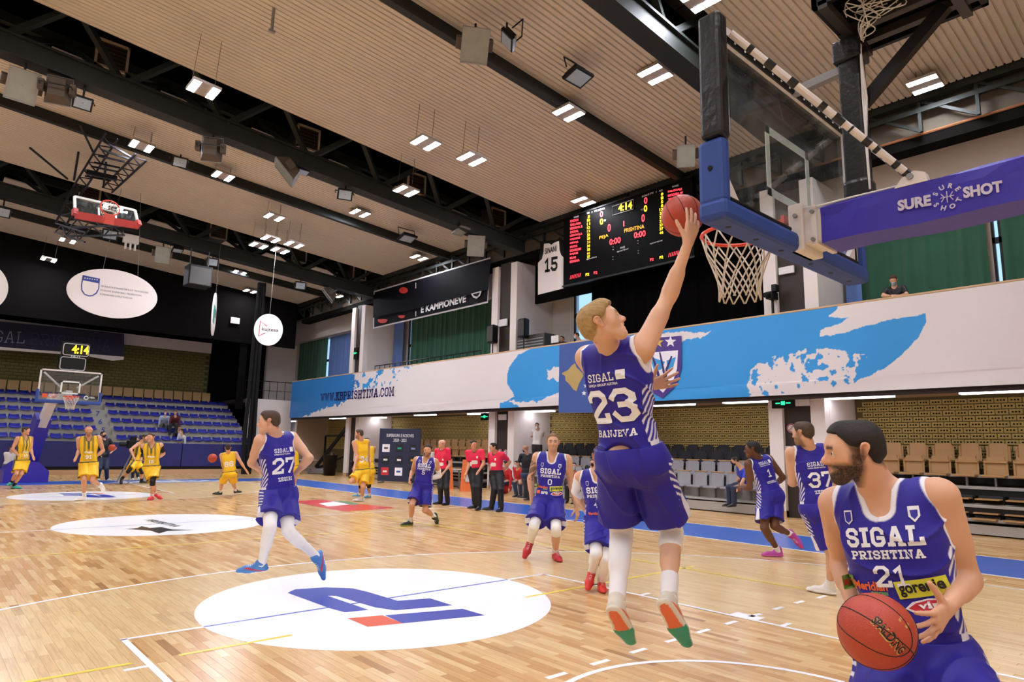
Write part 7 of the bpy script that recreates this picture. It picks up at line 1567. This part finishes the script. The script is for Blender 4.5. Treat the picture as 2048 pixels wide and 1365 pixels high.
def on_ball(c, r, u0, v0, ang, txt, w_, h_, m, parent, k=1.004, D0=2.24):
    a, q = text_mesh(txt, .03); a = fit2(a, w_, h_); n0 = unit(at(u0, v0, D0 - .1) - c) ; d0 = None
    o = CAM_POS - c; rr = ray(u0, v0); A_ = rr @ rr; B_ = 2 * rr @ o; C0 = o @ o - r * r; t = (-B_ - math.sqrt(max(0, B_ * B_ - 4 * A_ * C0))) / (2 * A_); n0 = unit(CAM_POS + rr * t - c)
    ex = unit(CAM_M[0] * math.cos(ang) + CAM_M[1] * math.sin(ang)); ex = unit(ex - n0 * (ex @ n0)); ey = np.cross(n0, ex)
    inv = np.array(Matrix(parent.rotation_euler.to_matrix()).transposed())
    mesh_obj('lettering', [inv @ (unit(n0 * r + ex * x + ey * y) * r * k) for x, y in a], q, m, parent)
on_ball(b21, .122, 1780, 1272, math.radians(-53), 'SPALDING', .14, .034, M_bp, e, 1.006); on_ball(b21, .122, 1778, 1274, math.radians(-53), 'SPALDING', .14, .034, M_gl, e, 1.004); on_ball(b21, .122, 1808, 1245, math.radians(-60), '=', .035, .022, M_gl, e)
# --- the other blue players
make_person('blue player 27 running away in white leg sleeves', 7.5, (557, 990), (553, 869), H=2.03, yaw=-145, lean=-1, head=(538, 845), hyaw=-97, hpitch=-2, aL=[(503, 926, 1), (518, 940, 1)], aR=[(619, 917, -1), (588, 952, 1)],
    lL=[(540, 1054, -1), (523, 1130, 1)], lR=[(576, 1063, -1), (634, 1115, 1)], tL=('yaw', -95, -4), tR=(640, 1160, 1), shorts_len=.70, fold=1.5, ground=False, skin='#d9a98c', hair='#4b3826', hairlen=.012, number=('27', .175, .31), name_txt=('ZEQIRI', .17, .045, .165), back=True, chest=BACKTOP, shoe=('#4a86c8', '#f0eeec', '#c2303c', '#c2303c'), legs=[('full', '#f2f0ee'), ('full', '#f2f0ee')], sock_h=.13)
make_person('blue player 5 with a white arm sleeve running towards the camera', 12.8, (846, 974), (853, 917), H=1.86, yaw=-12, head=(856, 902), hyaw=-15, aR=[(825, 944, 1), (820, 958, -1)], aL=[(879, 952, 1), (856, 960, -1)], lR=[(824, 1010, -1), (821, 1044, 1)], lL=[(850, 1021, -1), (869, 1034, 1)], tR=('yaw', -50), tL=(872, 1050, 1),
    skin='#d6a281', hair='#33251a', beard=.6, number=('5', .085, .285), chest=sponsors(full=False, dy=.055), shoe=('#2c3a30', '#b8d048', '#a6c23a'), sock_h=.15, sleeve=[(0, '#f2f0ee', .55, 1.85)])
make_person('blue player 0 with a tattooed arm and a hair bun walking towards the camera', 9.1, (1098, 1006), (1105, 909), H=2.03, yaw=-4, head=(1106, 886), hyaw=0, hpitch=3, aR=[(1061, 957, 1), (1064, 1006, -1)], aL=[(1142, 965, 1), (1152, 1014, -1)], lR=[(1068, 1053, -1), (1061, 1084, 1)], lL=[(1112, 1058, -1), (1111, 1108, 1)], tR=('yaw', -20, -38), tL=('yaw', 15),
    skin='#d8a888', hair='#8a6a48', hairlen=.008, bun=True, beard=.25, hem=.035, number=('0', .075, .272), chest=sponsors(dy=.045, dl=.05), shoe=('#c3222c', '#b01c26', '#8a1620'), legs=[('knee', '#f4f1ec'), ('full', '#f4f1ec')], tattoo=True, sock_h=.10)
make_person('blue player 44 with white undershirt sleeves, half hidden behind the airborne player', 7.4, (1206, 1040), (1194, 942), H=1.90, yaw=-5, head=(1200, 914), hyaw=0, aR=[(1150, 984, 1), (1176, 1030, -1)], aL=[(1232, 990, 1), (1225, 1032, -1)], lR=[(1192, 1108, -1), (1184, 1144, 1)], lL=[(1212, 1118, -1), (1203, 1166, 1)], tR=('yaw', -10, -30), tL=('yaw', 5),
    skin='#d9a684', hair='#2c2119', number=('44', .09, .21), chest=sponsors(full=False) + [('text', 'Meridian', .125, .034, -.08, .105, '#e8692c'), ('text', 'BPB', .09, .036, -.06, .045, '#eef0f4')], shoe=('#e2382e', '#d8342c', '#f0e8dc'), legs=[('full', '#f4f2f0'), ('full', '#f4f2f0')], sleeve=[(1, '#f2f0ee', .0, .98), (0, '#f2f0ee', .0, .98)])
make_person('blue player 1 with dark skin running left in pink shoes', 9.5, (1540, 992), (1515, 917), H=1.90, yaw=-135, head=(1505, 900), hyaw=-95, aL=[(1500, 975, 1), (1483, 978, 1)], aR=[(1566, 955, 1), (1550, 972, 1)], lL=[(1529, 1056, -1), (1557, 1104, 1)], lR=[(1549, 1052, -1), (1582, 1070, 1)], tL=('yaw', -75), tR=(1600, 1094, 1),
    skin='#6b4630', hair='#17110d', hairlen=.008, number=('1', .12, .32), name_txt=('MITCHELL', .17, .035, .19), back=True, chest=BACKTOP, shoe=('#c04aa8', '#d86ab8', '#e8c8d8'), sock_h=.10)
make_person('blue player 37 walking away, partly hidden behind the foreground player', 7.25, (1640, 1020), (1617, 893), H=2.03, yaw=-152, head=(1606, 868), hyaw=-120, aL=[(1584, 966, 1), (1600, 962, 1)], aR=[(1668, 970, -1), (1662, 1010, 1)], lL=[(1664, 1108, 1), (1660, 1176, 1)], lR=[(1690, 1100, 1), (1715, 1172, 1)], tL=('yaw', -110), tR=('yaw', -150), skin='#d9ab8d', hair='#4a3826', hairlen=.012, beard=.6, number=('37', .165, .31), name_txt=('ZEQIRI', .17, .04, .185), back=True, chest=BACKTOP)
# --- yellow team
Y = dict(top='peja', bottom='peja', low=True)
make_person('yellow player 31 in the middle of the left group running forward', 16.6, (177, 930), (178, 873.5), H=2.0, yaw=0, head=(177, 862), hyaw=5, aR=[(158, 903, 1), (152, 916, -1)], aL=[(206, 902, 1), (186, 919, -1)], lR=[(168, 961, -1), (168, 995, 1)], lL=[(185, 962, -1), (201, 972, 1)], tR=('yaw', -45), tL=(207, 986, 1), skin='#d6a07f', hair='#4a3a2c', bald='buzz', beard=.6, number=('31', .085, .19), chest=[('text', 'Peja', .16, .07, 0, .30, '#f2f2ea')], shoe=('#f0ece6', '#e8e2d8'), sock_h=.13, **Y)
make_person('leftmost yellow player running right in green shoes', 20.1, (44, 925), (49, 874), H=1.93, yaw=35, head=(52, 862.5), hyaw=75, aR=[(25, 899, 1), (39, 914, -1)], aL=[(62, 901, 1), (66, 914, -1)], lR=[(32, 949, -1), (22, 966, 1)], lL=[(42, 949, -1), (27, 973, 1)], tR=(18, 968, -1), tL=('yaw', 60), skin='#d6a07f', hair='#3a2c20', number=('10', .085, .19), chest=[('text', 'Peja', .16, .07, 0, .30, '#f2f2ea')], shoe=('#3cb8a0', '#1c2a28', '#1c2a28'), sock='#17181a', sock_h=.15, **Y)
make_person('yellow player 15 with black undershirt sleeves and red shoes', 16.9, (303, 937), (304, 888), H=1.93, yaw=-5, head=(302, 876), hyaw=-35, aR=[(286, 908, 1), (283, 917, -1)], aL=[(327, 908, 1), (312, 920, -1)], lR=[(306, 965, -1), (311, 988, 1)], lL=[(305, 964, -1), (304, 994, 1)], tR=('yaw', 40, -20), tL=('yaw', -20), skin='#d9a788', hair='#54412e', number=('15', .085, .17), chest=[('text', 'Peja', .16, .07, 0, .29, '#f2f2ea')], shoe=('#e23a44', '#d8303c'), legs=[('knee', '#161616'), None], sleeve=[(0, '#161616', .0, .75), (1, '#161616', .0, .75)], sock_h=.10, **Y)
make_person('yellow player striding right behind player 15, in black knee pads', 21.8, (272, 925), (282, 886), H=1.88, yaw=70, head=(289, 877), hyaw=70, aR=[(261, 900, -1), (267, 914, -1)], aL=[(288, 904, 1), (284, 918, 1)], lR=[(258, 942, -1), (245, 957, 1)], lL=[(284, 943, -1), (283, 963, 1)], tR=(243, 969, -1), tL=('yaw', 75), skin='#d6a07f', hair='#3a2c20', beard=.5, shoe=('#1c1c1e', '#6a6a40'), sock='#17181a', legs=[('knee', '#161616'), ('knee', '#161616')], sock_h=.15, **Y)
make_person('yellow player 66 with his back turned catching a ball', 19.2, (460, 948), (457, 906), H=1.83, yaw=176, head=(456, 897), hyaw=180, aL=[(445, 929, 1), (448, 942, 1)], aR=[(482, 926, 1), (492, 941, 1)], lL=[(444, 965, 1), (441, 985, 1)], lR=[(467, 965, 1), (471, 982, 1)], tL=('yaw', -110), tR=('yaw', 130), skin='#d9a788', hair='#2c2119', top='pejaback', bottom='peja', low=True, number=('66', .16, .30), back=True, shoe=('#2a3230', '#20261f'), sock_h=.12)
ball(at(425, 917, 18.4), .122, 'red basketball in the air left of the yellow player with his back turned')
make_person('yellow player 34 on one leg running left beside the red floor print', 18.1, (725, 944), (722, 881), H=2.03, yaw=-150, head=(718, 869), hyaw=-100, aL=[(713, 914, 1), (709, 934, -1)], aR=[(736, 908, 1), (738, 925, 1)], lL=[(703, 963, -1), (721, 963, 1)], lR=[(726, 974, -1), (724, 998, 1)], tL=(730, 976, 1), tR=('yaw', -105), skin='#d9a788', hair='#4a3a2a', beard=.5, top='pejaback', bottom='peja', low=True, number=('34', .16, .33), back=True, shoe=('#eeeae6', '#e2ded8'), sock_h=.12)
make_person('yellow player standing behind player 34 in black knee pads and blue shoes', 19.4, (737, 943), (735, 895), H=1.88, yaw=-165, head=(733, 885), hyaw=-140, aL=[(724, 915, 1), (722, 930, 1)], aR=[(745, 915, 1), (743, 930, 1)], lL=[(722, 970, 1), (719, 990, 1)], lR=[(738, 969, 1), (739, 992, 1)], tL=('yaw', -110), tR=('yaw', -130), skin='#b98460', hair='#1c1612', top='pejaback', bottom='peja', low=True, number=('5', .15, .33), back=True, shoe=('#58a0c8', '#e8e8e8'), legs=[('knee', '#161616'), ('knee', '#161616')], sock_h=.12)
make_person('yellow player almost hidden behind blue player 27', 23, (590, 936), (587, 901), H=1.9, ground=False, yaw=-120, head=(583, 892), aL=[(578, 918, 1), (576, 928, 1)], lL=[(585, 955, 1), (584, 970, 1)], lR=[(590, 955, 1), (590, 972, 1)], skin='#d9a788', hair='#2c2119', top='pejaback', bottom='peja', low=True, shoe=('#b8d048', '#2a3230'))
# --- referees
R_ = dict(top='ref', bottom='blacktrousers', low=True, tuck=True, shoe=('#171719', '#121214'), sock=None)
RC = [('poly', [(-.11, -.07), (-.07, -.09), (-.05, -.03), (.09, -.03), (.11, 0), (.11, .05), (.08, .07), (-.04, .07), (-.06, .03), (-.10, .03)], -.02, .25, '#f4f0f2'), ('box', .045, .055, .08, .40, '#f4f0f2')]
make_person('bald referee in a pink shirt, leftmost of the three, facing left', 18.2, (886, 947), (884.5, 898), H=1.80, yaw=-30, head=(883.5, 888), hyaw=-85, aL=[(900, 930, 1), (888, 945, -1)], aR=[(873, 928, 1), (876, 943, -1)], lR=[(881, 976, -1), (881, 1004, 1)], lL=[(893, 977, -1), (895.5, 1006, 1)], tR=('yaw', -70), tL=('yaw', -45), skin='#dba98c', bald=True, chest=RC, **R_)
make_person('dark-haired referee in a pink shirt in the middle, palms open', 17.3, (951, 945), (949.5, 901), H=1.87, yaw=-10, head=(947, 890.5), hyaw=25, aR=[(938, 930, -1), (932, 948, -1)], aL=[(967.5, 928, -1), (958, 942, -1)], lR=[(948, 976, -1), (950, 1012, 1)], lL=[(958, 977, -1), (958, 1015, 1)], tR=('yaw', -55), tL=('yaw', -20), skin='#d39a78', hair='#1f1813', chest=RC, **R_)
make_person('dark-haired referee in a pink shirt on the right, hand on hip', 16.6, (993, 950), (992, 906), H=1.85, yaw=-38, head=(986.5, 896), hyaw=-70, aL=[(1019.5, 924, 1), (1005, 944, -1)], aR=[(979, 932, 1), (981, 946, -1)], lR=[(989, 980, -1), (983, 1015, 1)], lL=[(1001, 981, -1), (1002, 1018, 1)], tR=('yaw', -80), tL=('yaw', -30), skin='#d39a78', hair='#15110f', chest=RC, **R_)
# --- staff, spectators
S_ = dict(low=True, sock=None)
make_person('man in a black polo shirt and jeans holding a ball under his arm', 24.4, (207, 919), (208, 879), H=1.80, yaw=22, head=(206.5, 870), hyaw=45, hpitch=14, aL=[(231, 897, 1), (224, 904, -1)], aR=[(200, 896, 1), (202, 908, -1)], lR=[(199, 938, -1), (195, 958, 1)], lL=[(213, 938, -1), (214, 959, 1)], tL=('yaw', 45), skin='#d6a07f', hair='#231a14', beard=.6, mask='#1c1c1e', top='black', bottom='jeans', shoe=('#d8d4ce', '#c8c4be'), **S_)
ball(at(224, 896, 23.9), .122, 'red basketball held by the man in the black polo shirt')
make_person('camera operator behind the tripod in dark clothes', 25.8, (270, 922), (272, 889), H=1.75, ground=False, yaw=10, head=(274, 880), hyaw=-20, lL=[(274, 940, 1), (276, 955, 1)], lR=[(266, 940, 1), (265, 957, 1)], aL=[(281, 905, 1), (272, 900, -1)], aR=[(262, 905, 1), (264, 900, -1)], skin='#c99a7a', hair='#4a4038', mask='#d8dce0', top='darkjacket', bottom='dark', shoe=('#e0dcd8', '#d0ccc8'), **S_)
make_person('seated person in a white shirt with a blue mask at far left', 26.6, (16, 932), (21, 906), H=1.72, ground=False, yaw=30, head=(24, 897), hyaw=40, sit=True, lL=[(24, 936, -1), (22, 953, 1)], lR=[(19, 937, -1), (18, 955, 1)], aL=[(30, 922, 1), (36, 940, -1)], aR=[(14, 922, 1), (22, 932, -1)], skin='#c99a7a', hair='#2a2019', mask='#9cc0dc', top='white', bottom='grey', shoe=('#e0dcd8', '#d0ccc8'), **S_)
make_person('man in a black T-shirt and jeans standing with his back to the court', 20.2, (1054, 951), (1054, 909), H=1.80, yaw=-165, head=(1051, 898), hyaw=-130, aL=[(1037, 929, 1), (1045, 939, 1)], aR=[(1068, 930, 1), (1066, 946, 1)], lL=[(1052, 973, 1), (1050, 994, 1)], lR=[(1059, 973, 1), (1058, 998, 1)], tL=('yaw', -100), tR=('yaw', -130), skin='#c99474', bald='buzz', hair='#3a3028', mask='#1c1c1e', top='black', bottom='jeans', shoe=('#1c1c1e', '#eeeeee'), **S_)
make_person('man in a white shirt filming, standing by the lavender partition', 24.2, (1074, 893), (1076, 861), ground=False, H=1.76, yaw=-5, head=(1074, 852), hyaw=-10, aR=[(1063, 874, 1), (1072, 860, -1)], aL=[(1086, 872, 1), (1078, 858, -1)], skin='#d6a686', hair='#1f1813', mask='#eeeef0', top='white', bottom='dark', **S_)
def sitter(label, D, P, N, **k):
    a = dict(H=1.76, sit=True, low=True, ground=False, sock=None, shoe=('#1c1c1e', '#2a2a2c')); a.update(k); return make_person(label, D, P, N, **a)
sitter('seated person in a red vest with a pale mask behind the right referee', 23.6, (1018, 962), (1014, 938), yaw=-50, head=(1010, 929), hyaw=-70, mask='#c8d4dc', top='redjacket', bottom='jeans', skin='#c99a7a', hair='#2a2019')
sitter('seated person in red and black with hands clasped on the bench', 22.6, (1040, 962), (1036, 938), yaw=-40, head=(1033, 929), hyaw=-50, aR=[(1030, 950, 1), (1032, 962, -1)], aL=[(1046, 950, 1), (1038, 962, -1)], lL=[(1040, 966, -1), (1042, 990, 1)], lR=[(1028, 965, -1), (1033, 990, 1)], mask='#d8dce0', top='redjacket', bottom='jeans', skin='#c99a7a', hair='#2a2019')
sitter('seated person in a red jacket with a blue mask left of player 44', 20.4, (1146, 970), (1148, 944), yaw=-25, head=(1148, 933), hyaw=0, aL=[(1160, 958, 1), (1150, 966, -1)], aR=[(1136, 958, 1), (1142, 966, -1)], lL=[(1146, 974, -1), (1148, 1004, 1)], lR=[(1134, 974, -1), (1134, 1002, 1)], mask='#a8c8e0', top='redjacket', bottom='dark', skin='#c99a7a', hair='#2a2019')
sitter('seated person in dark clothes with a black mask beside player 44', 19.8, (1180, 966), (1184, 937), yaw=-30, head=(1186, 926), hyaw=-20, mask='#18181a', top='darkjacket', bottom='dark', skin='#d6a686', hair='#6a5238', hairlen=.02)
sitter('seated man in a blue T-shirt and black mask behind player 1', 17.6, (1492, 970), (1484, 937), yaw=-60, head=(1470, 923), hyaw=-75, hpitch=-14, aL=[(1486, 962, -1), (1478, 976, -1)], aR=[(1478, 958, 1), (1472, 970, 1)], mask='#18181a', top='blue', bottom='jeans', skin='#c99a7a', hair='#2a2019')
sitter('seated person in dark clothes at the folding table in the dark bay', 35.2, (668, 932), (667, 915), yaw=-90, head=(665, 909), top='darkjacket', bottom='dark', skin='#8a6a56', hair='#1c1612')
Dm = depth(on(1790, 592, 'x', 13.05))
make_person('man in a black T-shirt and blue mask leaning on the balcony rail with a phone', Dm, (1795, 618), (1789, 575), ground=False, H=1.78, yaw=-8, head=(1787, 561), hyaw=-5, hpitch=-28, aR=[(1766, 592, -1), (1784, 592, -1)], aL=[(1814, 590, -1), (1795, 592, -1)], skin='#d0a080', hair='#3a2818', hairlen=.02, mask='#a8c4dc', top='black', bottom='dark', **S_)
ph = empty('phone', on(1783, 588, 'x', 12.62), 'dark phone in the hands of the man leaning on the balcony rail', 'phone'); MB().box((-.006, -.035, -.06), (.006, .035, .07), bev=.004).build('body', M_blk, ph); MB().box((.0062, -.03, -.05), (.0068, .03, .06)).build('screen', M_grey, ph)
sitter('man seated behind the laptop on the balcony', depth(on(1127, 690, 'x', 13.5)), (1130, 705), (1128, 689), yaw=-20, head=(1124, 679), hyaw=-40, top='darkjacket', bottom='dark', skin='#c99a7a', hair='#1c1612')
make_person('person in a pink shirt and mask on the balcony by the black curtain', depth(on(1160, 680, 'x', 13.2)), (1165, 712), (1160, 682), ground=False, H=1.72, yaw=-40, head=(1153, 672), hyaw=-70, skin='#d6a686', hair='#2a2019', mask='#b8ccdc', top='pink', bottom='dark', **S_)
sitter('spectator in a light blue shirt on the far stand, left of the pair', 35.0, (328, 848), (330, 833), yaw=0, head=(331, 826), top='lightjacket', bottom='grey', skin='#c99a7a', hair='#6a3028', mask='#d8dce0')
sitter('spectator in a maroon top on the far stand, right of the pair', 34.8, (349, 848), (351, 833), yaw=-5, head=(351, 826), top='maroon', bottom='dark', skin='#c99a7a', hair='#2a1c18')
sitter('spectator in a dark jacket on the far stand low by the fence', 34.4, (356, 880), (358, 864), yaw=10, head=(359, 857), top='darkjacket', bottom='dark', skin='#c99a7a', hair='#1c1612')
sitter('spectator in a white top and mask just above the blue fence', 34.3, (364, 884), (364, 871), yaw=-30, head=(363, 863), hyaw=-60, top='whitejacket', bottom='dark', skin='#c99a7a', hair='#1c1612', mask='#e8e8ea')
